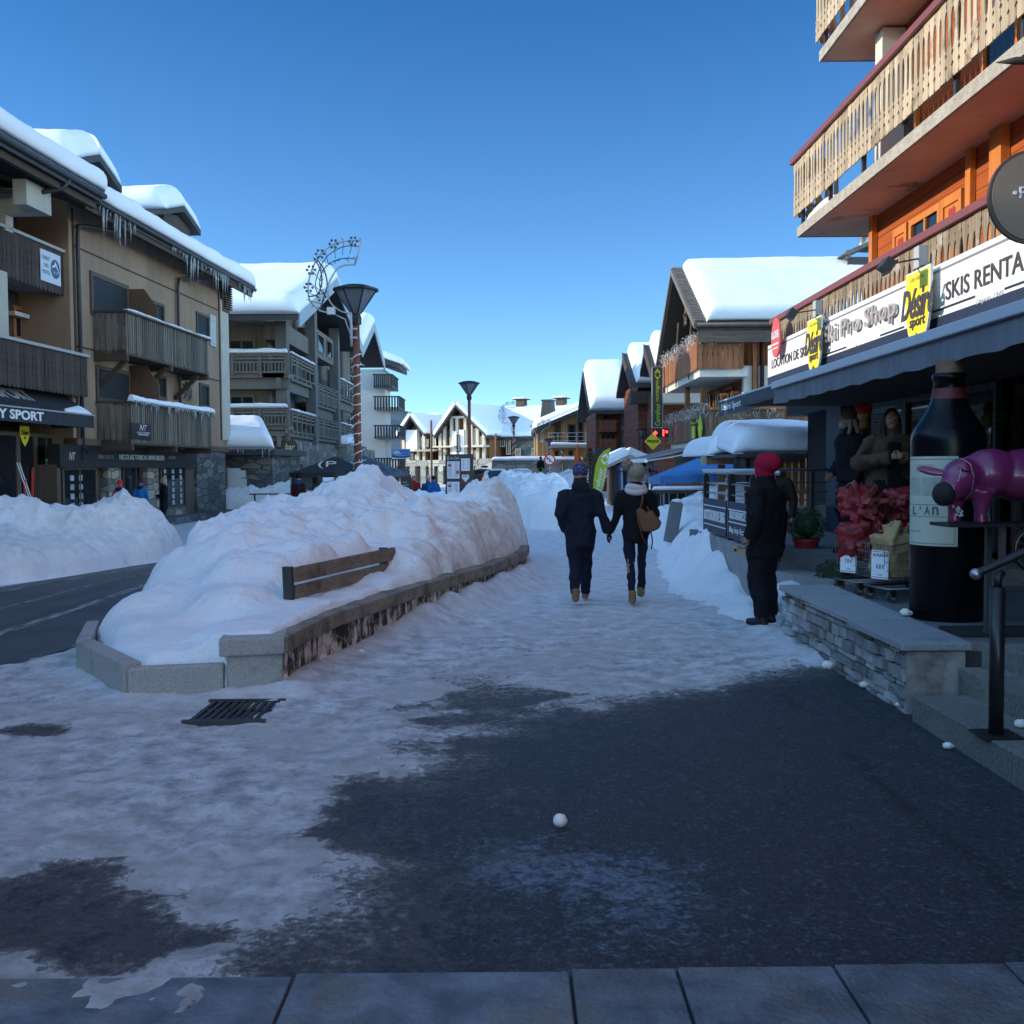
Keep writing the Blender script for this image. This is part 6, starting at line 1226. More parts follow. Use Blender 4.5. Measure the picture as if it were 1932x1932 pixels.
# shutters with hearts, window
def shutter(y0, y1):
    b = FW.mb(); s0, s1 = 20 - y0, 20 - y1; b.box(s0, s1, 3.3, 5.25, .02, .06); sh_ = b.build('shutter', OSH, sb)
    b = FW.mb(); b.box(s0, s0 + .09, 3.3, 5.25, .061, .085); b.box(s1 - .09, s1, 3.3, 5.25, .061, .085); b.box(s0 + .09, s1 - .09, 5.13, 5.25, .061, .084); b.build('shutter_frame', OSH, sh_)
    c_, z_ = (s0 + s1) / 2, 5.0; hp = [(c_ + .09 * 16 * math.sin(t) ** 3 / 13, z_ + .09 * (13 * math.cos(t) - 5 * math.cos(2 * t) - 2 * math.cos(3 * t) - math.cos(4 * t)) / 13) for t in np.linspace(0, 2 * math.pi, 28)[:-1]]
    b = FW.mb(); b.prism(hp, .061, .066); b.build('heart', pm('heart_red', (.35, .04, .03)), sh_)
shutter(15.85, 15.3); shutter(14.1, 13.45); window(FW, 20 - 15.25, 20 - 14.15, 3.3, 5.25, .01, sb, OSH, fw=.09, mull=1)
b = FW.mb(); b.box(20 - 12.6, 20 - 12.3, 3.1, 5.8, .01, .12); b.box(20 - 16.85, 20 - 16.7, 3.1, 5.8, .01, .1); b.box(20 - 13.35, 20 - 13.2, 3.1, 5.8, .01, .08); b.build('trim', OSH, sb)
window(FW, 20 - 13, 20 - 11.2, 5.95, 8.0, .01, sb, OSH, fw=.1, mull=1); window(FW, 20 - 16.5, 20 - 15, 5.95, 8.0, .01, sb, OSH, fw=.1, mull=1)
b = MB(); b.box(XW - .35, XW + .1, 15.6, 15.9, 5.85, 8.2); b.build('column', WR, sb)
# fascia with shop lettering
fs = thing('shop_fascia', 'long white fascia with dark shop lettering along the first carved balcony', 'sign', (4.95, 14, 3.5))
FF = Fac((4.93, 20), (0, -1))
zwt, zwb, znb = 3.96, 3.36, 2.98
b = FF.mb(); b.box(.25, 24, zwb, zwt, -.05, 0); b.build('panel', pm('fascia_white', (.74, .75, .74), rough=.45), fs)
b = FF.mb(); b.box(.25, 24, znb, zwb - .003, -.06, .004); b.build('lower_panel', NAVY, fs)
b = FF.mb(); b.box(.25, 24, zwt - .085, zwt - .06, .001, .006); b.build('line', pm('line_grey', (.2, .2, .21)), fs)
DLET = pm('dark_letter', (.06, .055, .055), rough=.5); TF = FF.M @ Matrix.Translation((0, 0, .002))
def ft(txt, x0, y0, x1, y1, m=DLET, **k): q = rect(FF, x0, y0, x1, y1, .0); return letters('lettering', txt, TF, q, m, fs, **k)
ft('LOCATION DE SKIS', 1457, 679, 1526, 696, bold=.0); ft('SKIS RENTAL', 1786, 533, 1948, 567, bold=.005); ft('www.desire-sport.com', 1599, 657, 1660, 666, extrude=.004)
ft('Depuis 1949', 1842, 565, 1894, 578, m=pm('faint_letter', (.42, .44, .46)), extrude=.004, shear=.3)
b = FF.mb()
for (x0, x1, y) in ((1455, 1480, 712), (1499, 1523, 697), (1550, 1597, 672), (1661, 1706, 633), (1752, 1840, 592), (1896, 1990, 545)):
    s0, z = FF.sz(x0, y); s1 = FF.sz(x1, y)[0]; b.box(s0, s1, z - .012, z + .012, .001, .006)
b.build('line', NAVY, fs)
q = rect(FF, 1559, 618, 1697, 659); letters('lettering', 'Ski Pro Shop', FF.M @ Matrix.Translation((0, 0, .03)), (q[0], q[1], q[2], q[3]), pm('brushed_letter', (.32, .27, .24), (.45, .42, .4), ns=3, rough=.4), fs, extrude=.03, bold=.01); b = FF.mb()
for (x0, x1, t0, t1, k) in ((1523, 1550, 609, 700, 0), (1708.5, 1752, 523, 637, 1)):
    sh_ = thing('shield_sign', ('smaller-looking yellow shield sign between the rental and pro shop lettering', 'yellow shield sign beside the SKIS RENTAL lettering')[k], 'sign', FF.P(FF.sz(x0, t0)[0], 3.5, .1), 0, 'yellow shields on the shop fascia')
    s0 = FF.sz(x0, t0 + 20, .12)[0]; s1 = s0 + .74; zt = FF.sz(x0, t0, .12)[1] + .02; hh = .98; w_ = s1 - s0
    pts = [(0, 1.0), (.5, 1.0), (1, 1.0), (1, .62), (.97, .45), (.88, .27), (.72, .11), (.5, 0), (.28, .11), (.12, .27), (.03, .45), (0, .62)]
    b = FF.mb(); b.prism([(s0 + a * w_, zt - hh + c * hh) for a, c in pts], .09, .12); b.build('panel', pm('shield_edge', (.7, .7, .6)), sh_)
    b = FF.mb(); b.prism([(s0 + .5 * w_ + (a - .5) * w_ * .93, zt - hh * .5 + (c - .5) * hh * .95) for a, c in pts], .121, .125); b.build('face', YEL, sh_)
    T3 = FF.M @ Matrix.Translation((0, 0, .127)); letters('lettering', 'Désiré', T3, (s0 - .1, s1 + .16, zt - .56, zt - .2), DLET, sh_, bold=.025, shear=.35); letters('lettering', 'sport', T3, (s0 + .17, s1 - .12, zt - .7, zt - .56), DLET, sh_, bold=.01, shear=.1); letters('lettering', 'LES GETS', T3, (s0 + .18, s1 - .18, zt - .12, zt - .08), pm('dim_yellow', (.3, .25, .05)), sh_, extrude=.003)
    b = FF.mb()
    for a in range(3): d = Vector((math.cos(R(60 * a + 30)), math.sin(R(60 * a + 30)), 0)) * .07; c_ = Vector((s0 + w_ / 2, zt - hh + .17, .13)); b.tube([c_ - d, c_ + d], .009, 4)
    b.build('snowflake', DLET, sh_)
    b = FF.mb(); b.box(s0 + w_ / 2 - .03, s0 + w_ / 2 + .03, zt - hh - .12, zt + .05, .02, .088); b.build('bracket', DARKM, sh_)
ro = thing('rental_sign', 'red oval to-let sign at the far end of the white fascia', 'sign', FF.P(.3, 4, .1)); s_, z_ = FF.sz(1461, 637, .15)
b = FF.mb(); b.prism([(s_ + a, z_ + c) for a, c in disc(.3, 32, ry=.36)], .1, .13); b.build('panel', pm('sign_red', (.62, .10, .09), rough=.5), ro); letters('lettering', 'A LOUER', FF.M @ Matrix.Translation((0, 0, .132)), (s_ - .25, s_ + .25, z_ - .02, z_ + .12), WHITE, ro, bold=.01)
b = FF.mb(); b.box(s_ - .2, s_ + .2, z_ - .13, z_ - .1, .131, .134); b.box(s_ - .17, s_ + .17, z_ - .2, z_ - .18, .131, .134); b.build('line', WHITE, ro)
for k, (x, y, xa_, ya_) in enumerate(((1492, 592, 1543, 584), (1671, 500, 1738, 487))):
    fl = thing('floodlight', ('small floodlight on a long arm above the smaller-looking shield', 'small floodlight on a long arm above the larger-looking shield')[k], 'lamp', (4.6, 16, 4.6), 0, 'floodlights over the fascia'); p = onX(x, y, 4.35); a_ = onX(xa_, ya_, 5.0)
    b = MB(); b.tube([a_, p], .012, 6); b.build('arm', BLACK, fl); b = MB(Matrix.Translation(p) @ Matrix.Rotation(R(35), 4, 'Y')); b.box(-.05, .05, -.1, .1, -.07, .07); b.box(.051, .07, -.12, .12, -.09, .09); b.build('head', DARKM, fl); b = MB(); b.box(a_.x - .06, a_.x + .05, a_.y - .08, a_.y + .08, a_.z - .12, a_.z + .14); b.build('junction_box', pm('grey_box', (.4, .41, .42)), fl)
# awnings
GF = pm('blue_grey_fabric', (.12, .13, .15), (.16, .17, .195), ns=2.5, st=(1, 3, .3), rough=.75)
a1 = thing('awning', 'long blue-grey awning with scalloped valance over the shop terrace', 'awning', (4.2, 8, 2.7))
ye = 13.2
b = MB(); b.prism([(4.9, 3.0), (3.42, 2.72), (3.42, 2.69), (4.9, 2.95)], -6, ye, M=MXY); b.build('canopy', NAVY, a1)
b = MB(); b.box(3.34, 3.43, -6, ye + .02, 2.645, 2.735); b.build('front_bar', pm('bar_white', (.45, .48, .52), rough=.4), a1, bevel=.01)
ys_ = np.arange(-6, ye + .001, .05); zs_ = np.linspace(0, 1, 5); PP = np.zeros((len(ys_), 5, 3))
for i, y in enumerate(ys_):
    for j, t in enumerate(zs_): PP[i, j] = (3.385 + .012 * math.sin(y * 7) * t + .008 * math.sin(y * 17) * t, y, 2.65 - t * (.20 + .008 * math.sin(y * 9)))
b = MB(); b.grid(PP); b.grid(PP[:, ::-1] + np.array((.004, 0, 0))); b.build('valance', GF, a1, smooth=True)
a2 = thing('awning', 'second navy awning with white ski hire lettering further along the terrace', 'awning', (4.8, 18, 2.8))
b = MB(); b.prism([(4.95, 3.12), (4.45, 3.0), (4.45, 2.97), (4.95, 3.05)], 14.6, 21.8, M=MXY); b.box(4.42, 4.46, 14.6, 21.8, 2.72, 3.02); b.build('canopy', NAVY, a2); b = MB(); b.box(4.41, 4.47, 14.6, 21.82, 3.02, 3.05); b.build('front_bar', pm('bar_white', (.45, .48, .52)), a2)
FA2 = Fac((4.415, 21.8), (0, -1)); TA = FA2.M @ Matrix.Translation((0, 0, .002)); letters('lettering', 'Désiré Sport', TA, (.25, 2.05, 2.78, 2.96), WLET, a2); letters('lettering', 'LOCATION DE SKIS', TA, (4.6, 7.05, 2.77, 2.95), WLET, a2)
# ground floor: pillar, glazed front, back wall
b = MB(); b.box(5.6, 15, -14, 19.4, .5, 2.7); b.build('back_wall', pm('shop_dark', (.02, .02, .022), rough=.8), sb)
b = MB(); b.box(5.0, 5.35, 15.6, 16.3, .4, 2.95); b.box(4.98, 5.37, 15.58, 16.32, .4, .75); b.build('pillar', NAVY, sb)
FG = Fac((5.2, 16), (0, -1))
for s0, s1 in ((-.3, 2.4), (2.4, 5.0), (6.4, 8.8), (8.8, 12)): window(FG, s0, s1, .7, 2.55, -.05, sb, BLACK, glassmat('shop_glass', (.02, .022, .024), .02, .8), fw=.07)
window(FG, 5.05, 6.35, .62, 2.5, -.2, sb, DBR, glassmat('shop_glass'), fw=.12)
b = MB(); b.box(3.5, 5.2, -6, 15.5, 2.56, 2.6); b.build('soffit', wood('soffit_wood', (.06, .045, .035), (.10, .075, .06), ax='y'), sb)
# hanging decorations behind the glass
dc = thing('window_decoration', 'string of cones, star and greenery hanging in the shop window behind the bottle', 'decoration', (5.0, 9.5, 2.2)); g = random.Random(4)
CON = pm('cone_brown', (.12, .08, .04), (.2, .15, .07), ns=20)
for k in range(9):
    y = 8.4 + k * .33; z = g.uniform(1.95, 2.3); b = MB(); b.tube([(4.95, y, 2.55), (4.95, y, z)], .004, 4)
    if k % 3 == 1:
        b.ball((4.95, y, z), (.05, .05, .09), 10, 8, bump=.1)
    else:
        for i in range(60): a = g.uniform(0, 6.28); h = g.uniform(-.14, .14); q_ = Vector((4.95, y + g.uniform(-.1, .1), z + h)); b.tube([q_, q_ + Vector((g.uniform(-.06, .06), g.uniform(-.06, .06), g.uniform(-.05, .05)))], .006, 3)
    b.build('hanging_cone', CON if k % 3 == 1 else pm('dark_greenery', (.02, .03, .012), (.05, .06, .02), ns=20), dc)
mn = thing('mannequin_head', 'mannequin head in a red knitted cap inside the shop window', 'mannequin', (4.85, 13.3, 2.3)); p = atY(1628, 778, 12.9)
b = MB(); b.ball(p, (.075, .09, .11), 14, 10); b.ball(p + Vector((-.075, 0, -.01)), (.022, .015, .02), 8, 6); b.tube([p + Vector((.01, 0, -.08)), p + Vector((.01, 0, -.2))], .05, 10); b.build('head', pm('mannequin_skin', (.6, .38, .15), rough=.5), mn, smooth=True); b = MB(); b.lathe([(.095, -.02), (.105, .02), (.1, .07), (.07, .115), (.0, .13)], 16, (p.x + .01, p.y, p.z)); b.build('cap', pm('cap_red', (.55, .03, .02)), mn, smooth=True)
b = MB(); b.tube([(p.x, p.y, .7), (p.x, p.y, p.z - .18)], .02, 6); b.build('stand', BLACK, mn)
# round hanging sign at the frame's edge
hs = thing('hanging_sign', 'oval brown hanging sign with a cream letter under an iron bracket', 'sign', (3.3, 6.5, 3.3)); c_ = atY(1948, 371, 6.5); T4 = Matrix.Translation(c_) @ Matrix.Rotation(R(90), 4, 'X')
b = MB(T4); b.prism(disc(.275, 40, ry=.292), -.03, 0); b.build('rim', pm('sign_rim', (.09, .06, .045), rough=.5), hs); b = MB(T4); b.prism(disc(.255, 40, ry=.272), .001, .006); b.build('panel', pm('sign_taupe', (.25, .2, .145), (.21, .165, .12), ns=2, rough=.55), hs)
b = MB(T4); b.prism(disc(.237, 40, ry=.254), .006, .007); b.build('inner_panel', pm('sign_taupe', (.25, .2, .145)), hs)
letters('lettering', 'P', T4, (-.085, -.04, -.01, .06), WHITE, hs, extrude=.012); b = MB(T4); b.prism(disc(.012, 12, c=(-.115, .022)), .006, .014); b.build('lettering', WHITE, hs)
b = MB(); t_ = atY(1880, 118, 6.5); b.tube([(t_.x, 6.5, t_.z), (t_.x + .12, 6.5, t_.z + .01), (5.1, 6.5, t_.z + .02)], [.004, .025, .028], 8); b.tube([(c_.x, 6.5, t_.z), (c_.x, 6.5, c_.z + .29)], .01, 6); b.build('bracket', pm('bracket_brown', (.05, .035, .028)), hs, smooth=True)
# ------------------------------------------------------------------ terrace: stone wall, steps, slabs
tr = thing('stone_terrace', 'low slate-clad terrace wall with granite coping beside the path', 'terrace', (2.6, 8.3, 0))
W0, W1 = Vector((2.645, 6.8, 0)), Vector((2.59, 9.72, 0)); g = random.Random(21); b = MB(); wd_ = (W1 - W0).normalized(); b.cm = 0
STM = pm('slate_block', (.22, .23, .235), (.31, .315, .31), ns=9, rough=.85, isl=.5, bump=.7, bs=30, spec=.25, col3=(.26, .2, .13), n3=1.8, l3=.6, h3=.66)
def clad(bb, P, d, L, z0f, z1f, nrm, seed):
    g = random.Random(seed); z = -.05
    while z < z1f(0) + .3:
        h = g.choice((.045, .06, .075, .09)); x = -g.uniform(0, .2)
        while x < L:
            l = g.uniform(.09, .3); a0, a1 = max(0, x), min(L, x + l - .011); top = min(z + h - .010, z1f((a0 + a1) / 2))
            if a1 - a0 > .02 and top > z + .012:
                o = g.uniform(-.012, .03); j = [g.uniform(-.006, .006) for _ in range(8)]
                A = P + d * a0; B_ = P + d * a1
                vs = [A - nrm * .04 + Vector((0, 0, z)), B_ - nrm * .04 + Vector((0, 0, z)), B_ - nrm * .04 + Vector((0, 0, top)), A - nrm * .04 + Vector((0, 0, top)), A + nrm * (o + j[0]) + Vector((0, 0, z + j[1] * .5)), B_ + nrm * (o + j[2]) + Vector((0, 0, z + j[3] * .5)), B_ + nrm * (o + j[4] - .004) + Vector((0, 0, top - abs(j[5]))), A + nrm * (o + j[6] - .004) + Vector((0, 0, top - abs(j[7])))]
                bb._add(vs, [(4, 5, 6, 7), (0, 4, 7, 3), (1, 2, 6, 5), (3, 7, 6, 2), (0, 1, 5, 4)])
            x += l
        z += h
clad(b, W0, wd_, (W1 - W0).length, None, lambda t: .415 + .055 * t / 2.92, Vector((-1, -.02, 0)), 7); b.build('stone_cladding', STM, tr)
b = MB(); b.box(2.655, 3.25, 6.84, 9.7, -.05, .40); b.build('core', pm('dark_mortar', (.05, .05, .05), rough=.9), tr)
RND = pm('grey_render', (.34, .32, .3), (.27, .255, .24), ns=3, rough=.9, bump=.4, bs=18, col3=(.16, .10, .09), n3=2.5, l3=.55, h3=.7)
b = MB(); b.box(2.63, 3.02, 6.79, 6.83, -.05, .41); b.box(3.021, 3.6, 6.95, 7.0, .1, .45); b.build('end_render', RND, tr)
b = MB()
for k in range(3):
    y0, y1 = 6.76 + k * .99, 6.76 + (k + 1) * .99 - .006; z0, z1 = .418 + .055 * k / 3, .418 + .055 * (k + 1) / 3
    vs = [(2.585, y0, z0), (3.05, y0, z0), (3.05, y1, z1), (2.54, y1, z1)]; vs += [(x, y, z + .052) for x, y, z in vs]
    b._add(vs, [(0, 3, 2, 1), (4, 5, 6, 7), (0, 1, 5, 4), (1, 2, 6, 5), (2, 3, 7, 6), (3, 0, 4, 7)])
b.build('coping', pm('granite_coping', (.22, .235, .25), (.31, .325, .34), ns=70, rough=.75, bump=.3, bs=80, isl=.1, col3=(.13, .13, .13), n3=2, l3=.6, h3=.75), tr, bevel=.008)
FLR = pm('terrace_floor', (.16, .165, .17), (.11, .115, .12), ns=3, rough=.7, bump=.2, bs=50, isl=.1, col3=(.25, .25, .26), n3=5, l3=.62, h3=.7)
b = MB(); b.prism([(3.0, 6.9), (5.3, 6.0), (5.3, 10.6), (3.05, 10.2), (3.02, 9.6)], .0, .462); b.build('floor', FLR, tr)
b = MB(); b.prism([(3.45, 11.2), (4.0, 10.35), (5.3, 10.0), (5.3, 17), (2.95, 17), (2.95, 15.2), (3.05, 13.4), (3.15, 12.2)], .0, .62); b.build('upper_floor', FLR, tr)
b = MB(); b.prism([(2.98, 11.6), (3.2, 10.75), (3.6, 10.25), (4.2, 10.1), (4.2, 10.36), (3.6, 10.7), (3.35, 11.6)], .0, .47); b.build('curved_step', CONC, tr)
snow_on('snow_layer', (2.72, 10.0, .15), (3.3, 10.05, .15), (3.1, 11.2, .3), (2.75, 11.2, .2), .18, tr, SNOW_BANK, e=.25, res=.1, seed=320)
stp = thing('steps', 'wide granite steps climbing from the street to the shop terrace', 'steps', (3, 6, 0))
STEP = pm('granite_step', (.115, .115, .10), (.19, .19, .17), ns=45, rough=.8, bump=.4, bs=70, lo=.4, hi=.6, col3=(.25, .25, .22), n3=2.2, l3=.55, h3=.75)
for i, (x0, z1, ye_) in enumerate(((2.6, .155, 6.62), (2.97, .31, 6.76), (3.24, .455, 6.9))):
    ysn = [-4, 1.2, 3.0, 4.15, 5.3, ye_]
    for j in range(5):
        b = MB(); b.box(x0 - .004 * i, 5.3, ysn[j] + .004, ysn[j + 1] - .004, -.05 + .155 * i, z1); b.build('step_slab', STEP, stp, bevel=.007)
# handrail
hr = thing('handrail', 'black steel handrail post with a sloping rail on the lowest step', 'handrail', (2.72, 5.7, .155)); p0 = G(1879, 1388, .155)
b = MB(); b.tube([(p0.x, p0.y, .16), (p0.x, p0.y, .98)], .039, 16); b.build('post', pm('black_gloss', (.015, .015, .017), rough=.3), hr, smooth=True); b = MB(); b.box(p0.x - .11, p0.x + .11, p0.y - .1, p0.y + .1, .157, .170); b.build('base_plate', BLACK, hr, bevel=.004)
b = MB(); b.tube([(p0.x, p0.y, .98), (p0.x + .0, p0.y, 1.03), (p0.x + .03, p0.y + .02, 1.06)], .022, 10); k0 = atY(1841, 1083, p0.y + .1); k1 = atY(1945, 1036, p0.y + .05); b.tube([k0, k0.lerp(k1, .1), k1, k1 + (k1 - k0) * 2.0], .024, 10); b.build('rail', BLACK, hr, smooth=True); b = MB(); b.ball(k0, .032, 12, 8); b.build('knob', GREYM, hr, smooth=True)
b = MB(); b.box(3.1, 4.4, 7.02, 7.42, .458, .485); tag(b.build('doormat', pm('black_rubber', (.012, .012, .013), (.02, .02, .02), ns=60, rough=.9), bevel=.004), 'black rubber mat lying on the terrace at the top of the steps', 'mat')
_ft = bpy.data.textures.new('fabric_folds', 'CLOUDS'); _ft.noise_scale = .16; _ft.noise_depth = 2
# ------------------------------------------------------------------ street lamps with festive frames
RUST = wood('rust_pole', (.15, .05, .03), (.22, .085, .05), isl=0, rough=.6)
LGLS = pm('lamp_glass', (.10, .12, .15), (.16, .18, .2), ns=2, rough=.15, spec=.6)
def lamp_proto():
    t = thing('street_lamp', 'x', 'street lamp', (0, 0, 0), 0, 'cone-headed street lamps along the street')
    b = MB(); b.tube([(0, 0, -.1), (0, 0, 5.55)], [.10, .085], 12); b.build('pole', RUST, t, smooth=True)
    b = MB(); b.lathe([(.13, 5.35), (.14, 5.5), (.11, 5.6), (.12, 5.66), (.0, 5.67)], 12); b.build('collar', BLACK, t)
    b = MB(); b.lathe([(.12, 5.62), (.52, 6.2), (.51, 6.22), (.1, 5.68)], 6); b.build('shade', LGLS, t)
    b = MB(); b.lathe([(.52, 6.18), (.58, 6.2), (.58, 6.24), (.3, 6.33), (0, 6.36), (0, 6.2)], 24); b.build('cap', BLACK, t)
    b = MB()
    for k in range(6): a = R(60 * k); b.tube([(.12 * math.cos(a), .12 * math.sin(a), 5.62), (.525 * math.cos(a), .525 * math.sin(a), 6.2)], .018, 5)
    b.build('rib', BLACK, t); return t
lp0 = lamp_proto(); Lx = [((676, 905), 26.3, 1.0), ((886.5, 905), 55, 1.0), ((970, 905), 92, 1.0), ((1010, 905), 108, .98), ((1036, 905), 78, .62), ((1062, 905), 84, .5), ((1211, 905), 60, .62)]
LL = ['street lamp nearest the camera, its rust-red pole wrapped in white lights', 'dark street lamp standing right behind the information board', 'street lamp with a curved light frame before the long hall roof', 'slim street lamp before the grey stone wall of the long hall', 'pale street lamp with a wrapped pole above the round traffic sign', 'small pale street lamp before the honey-coloured timber house', 'small street lamp in front of the jumbled-letter restaurant fascia']
lamps = []
for i, ((px, py), d, s) in enumerate(Lx):
    o = lp0 if i == 0 else copy_tree(lp0); x = atY(px, py, d).x; place(o, (x, d, zg(x)), R(15 * i), LL[i], s); lamps.append(o)
WSTR = pm('white_string_light', (.72, .72, .68), rough=.5); FRM = pm('light_frame', (.30, .33, .35), (.5, .52, .52), ns=3, rough=.4)
FRD = pm('light_frame_dark', (.09, .10, .12), rough=.4)
def wrap(lx, ly, z0, z1, turns, r, seed, lab, sc=1.0):
    g = random.Random(seed); b = MB(); n = turns * 10; pts = []
    for i in range(n + 1): t = i / n; a = 2 * math.pi * turns * t; pts.append((lx + r * math.cos(a), ly + r * math.sin(a), z0 + (z1 - z0) * t + .02 * math.sin(a * 1.7)))
    b.tube(pts, .016 * sc, 5)
    for p in pts[::2]:
        p = Vector(p); o = Vector((p.x - lx, p.y - ly, 0)).normalized(); b.tube([p, p + o * g.uniform(.04, .1) * sc + Vector((0, 0, g.uniform(-.09, .07) * sc))], .012 * sc, 4)
    o = b.build('light_string', WSTR, smooth=True); return tag(o, lab, 'string lights')
def frame_deco(lx, ly, zc, k, lab, seed=1):
    """curved festive frame, coordinates in enlarged photo units relative to the pole top (1385, 900)"""
    g = random.Random(seed); t = thing('festive_decoration', lab, 'light decoration', (lx, ly, zc), 0, 'curved festive light frames')
    P = lambda q, dy=0: Vector((lx + (q[0] - 1385) * k, ly - .12 + dy, zc + (900 - q[1]) * k))
    def smooth(pts, n=24):
        pts = [Vector(p) for p in pts]; out = []
        for i in range(n + 1):
            u = i / n * (len(pts) - 1); j = min(int(u), len(pts) - 2); f = u - j; p0 = pts[max(j - 1, 0)]; p1 = pts[j]; p2 = pts[j + 1]; p3 = pts[min(j + 2, len(pts) - 1)]
            out.append(.5 * ((2 * p1) + (p2 - p0) * f + (2 * p0 - 5 * p1 + 4 * p2 - p3) * f * f + (3 * p1 - p0 - 3 * p2 + p3) * f ** 3))
        return out
    outer = [P(q) for q in ((1455, 215), (1330, 215), (1200, 245), (1075, 335), (990, 480), (955, 640), (970, 760), (1060, 850), (1160, 870))]
    inner = [P(q) for q in ((1385, 435), (1300, 435), (1220, 475), (1150, 590), (1130, 680), (1160, 780), (1240, 850), (1345, 885))]
    mid1 = [P(q) for q in ((1425, 270), (1330, 262), (1230, 290), (1120, 370), (1050, 500), (1020, 620), (1040, 690))]
    mid2 = [P(q) for q in ((1385, 380), (1290, 375), (1180, 405), (1090, 490), (1060, 600), (1075, 680))]
    b = MB(); so_, si_ = smooth(outer), smooth(inner); b.tube(so_, .022, 6); b.tube(si_, .024, 6); b.tube([outer[0], inner[0]], .024, 6); b.build('outline', FRM, t, smooth=True)
    b = MB(); b.tube(smooth(mid1), .014, 5); b.tube(smooth(mid2), .014, 5)
    b.tube(smooth([P(q) for q in ((1010, 370), (1070, 480), (1080, 600), (1040, 700), (960, 720))]), .02, 6); b.tube(smooth([P(q) for q in ((1010, 370), (1090, 450), (1130, 600), (1100, 720), (1060, 840))]), .02, 6)
    for i in range(2, 22, 2): b.tube([so_[i], si_[min(i + 1, 24)].lerp(so_[i], .45)], .009, 4)
    for i in range(0, 25):
        for q in (so_[i], smooth(mid2)[i]): b.tube([q, q + Vector((g.uniform(-.1, .1), 0, g.uniform(-.1, .1)))], .009, 4)
    b.build('inner_wire', FRD, t)
    for q in ((1375, 222), (1195, 245), (1070, 335), (985, 480), (960, 640), (1075, 725)):
        b = MB(); c = P(q, -.02)
        for a in range(6): d = Vector((math.cos(R(60 * a)), 0, math.sin(R(60 * a)))) * .1; b.ball(c + d, (.035, .02, .035), 8, 6)
        b.build('flower', FRD, t, smooth=True)
    b = MB(); b.tube([P((1160, 870)), P((1290, 930)), P((1340, 1080))], .02, 6); b.tube([P((1345, 870)), P((1345, 1180))], .035, 6); b.tube([P((1330, 1020)), P((1400, 1020))], .03, 6); b.tube([P((1330, 1100)), P((1400, 1100))], .03, 6); b.build('bracket', FRM, t, smooth=True)
    b = MB(); c = P((1165, 855)); b.box(c.x - .1, c.x + .1, c.y - .08, c.y + .04, c.z - .09, c.z + .09); b.build('junction_box', pm('pale_box', (.6, .62, .63), rough=.5), t); return t
l1 = lamps[0].location; frame_deco(l1.x, l1.y, 5.55, .00276, 'curved festive light frame on the pole of the nearest street lamp'); wrap(l1.x, l1.y, .9, 4.6, 15, .115, 2, 'white string lights wound around the rust-red lamp pole')
l3 = lamps[2].location; frame_deco(l3.x - .05, l3.y, 5.6, .0029, 'curved festive light frame before the snowy roof of the long hall', 3); wrap(l3.x, l3.y, .3, 5.2, 10, .13, 4, 'string lights wound around the lamp before the long hall', 1.4)
l5 = lamps[4].location; frame_deco(l5.x, l5.y, 3.6, .0024, 'white curved festive light frame before the honey-coloured timber house', 5); wrap(l5.x, l5.y, .5, 3.3, 9, .1, 6, 'white string lights on the pole above the round traffic sign', 1.4)
# ------------------------------------------------------------------ information board
ib = thing('information_board', 'dark information board with paper notices and a red heart poster in the snow', 'information board', (-1.2, 24, 0)); FI = Fac((0, 24), (1, 0)); q = rect(FI, 840, 857, 893, 940)
b = FI.mb(); b.box(q[0], q[1], 0, q[3], -.14, 0); b.build('panel', pm('board_dark', (.02, .022, .03), rough=.4), ib, bevel=.01)
TI = FI.M @ Matrix.Translation((0, 0, .002))
def ibx(x0, y0, x1, y1, m, nm, n0=.002, n1=.01, par=ib): q = rect(FI, x0, y0, x1, y1); b = FI.mb(); b.box(q[0], q[1], q[2], q[3], n0, n1); return b.build(nm, m, par)
NRED = pm('notice_red', (.42, .03, .04), rough=.5); LINE = pm('print_grey', (.35, .38, .42))
def notice(x0, y0, x1, y1, lines, reds):
    p = ibx(x0, y0, x1, y1, PAPER, 'notice'); b = FI.mb(); q = rect(FI, x0, y0, x1, y1)
    for i in range(lines):
        z = q[3] - (q[3] - q[2]) * (i + 1.2) / (lines + 1.6)
        for k in (0, 1): b.box(q[0] + .03 + k * (q[1] - q[0]) * .5, q[0] + (q[1] - q[0]) * (.44 + k * .46 - .1 * ((i * 7 + k) % 3) / 2), z - .006, z + .006, .0105, .0115)
    b.build('print', LINE, p)
    for r_ in reds: ibx(*r_, NRED, 'red_box', .0118, .013, p)
notice(843.5, 870.5, 867, 903, 14, [(845.5, 876, 851.5, 880), (861, 888, 866, 894)]); notice(843.5, 909, 867, 940, 12, [(845.5, 915, 851.5, 919), (860, 930, 866, 936)]); notice(870, 865, 886.5, 888.5, 7, [])
pp = ibx(870, 892.5, 886.5, 914, pm('poster_red', (.13, .012, .025), rough=.4), 'poster'); q = rect(FI, 870, 892.5, 886.5, 914); c_ = ((q[0] + q[1]) / 2, q[3] - .1)
b = FI.mb(); b.prism([(c_[0] + .085 * 16 * math.sin(t) ** 3 / 15, c_[1] - .01 + .085 * (13 * math.cos(t) - 5 * math.cos(2 * t) - 2 * math.cos(3 * t) - math.cos(4 * t)) / 13) for t in np.linspace(0, 2 * math.pi, 28)[:-1]], .0105, .012); b.build('heart', PAPER, pp)
letters('lettering', 'Brad', FI.M @ Matrix.Translation((0, 0, .0125)), (c_[0] - .06, c_[0] + .06, c_[1] + .0, c_[1] + .045), NAVY, pp, extrude=.001)
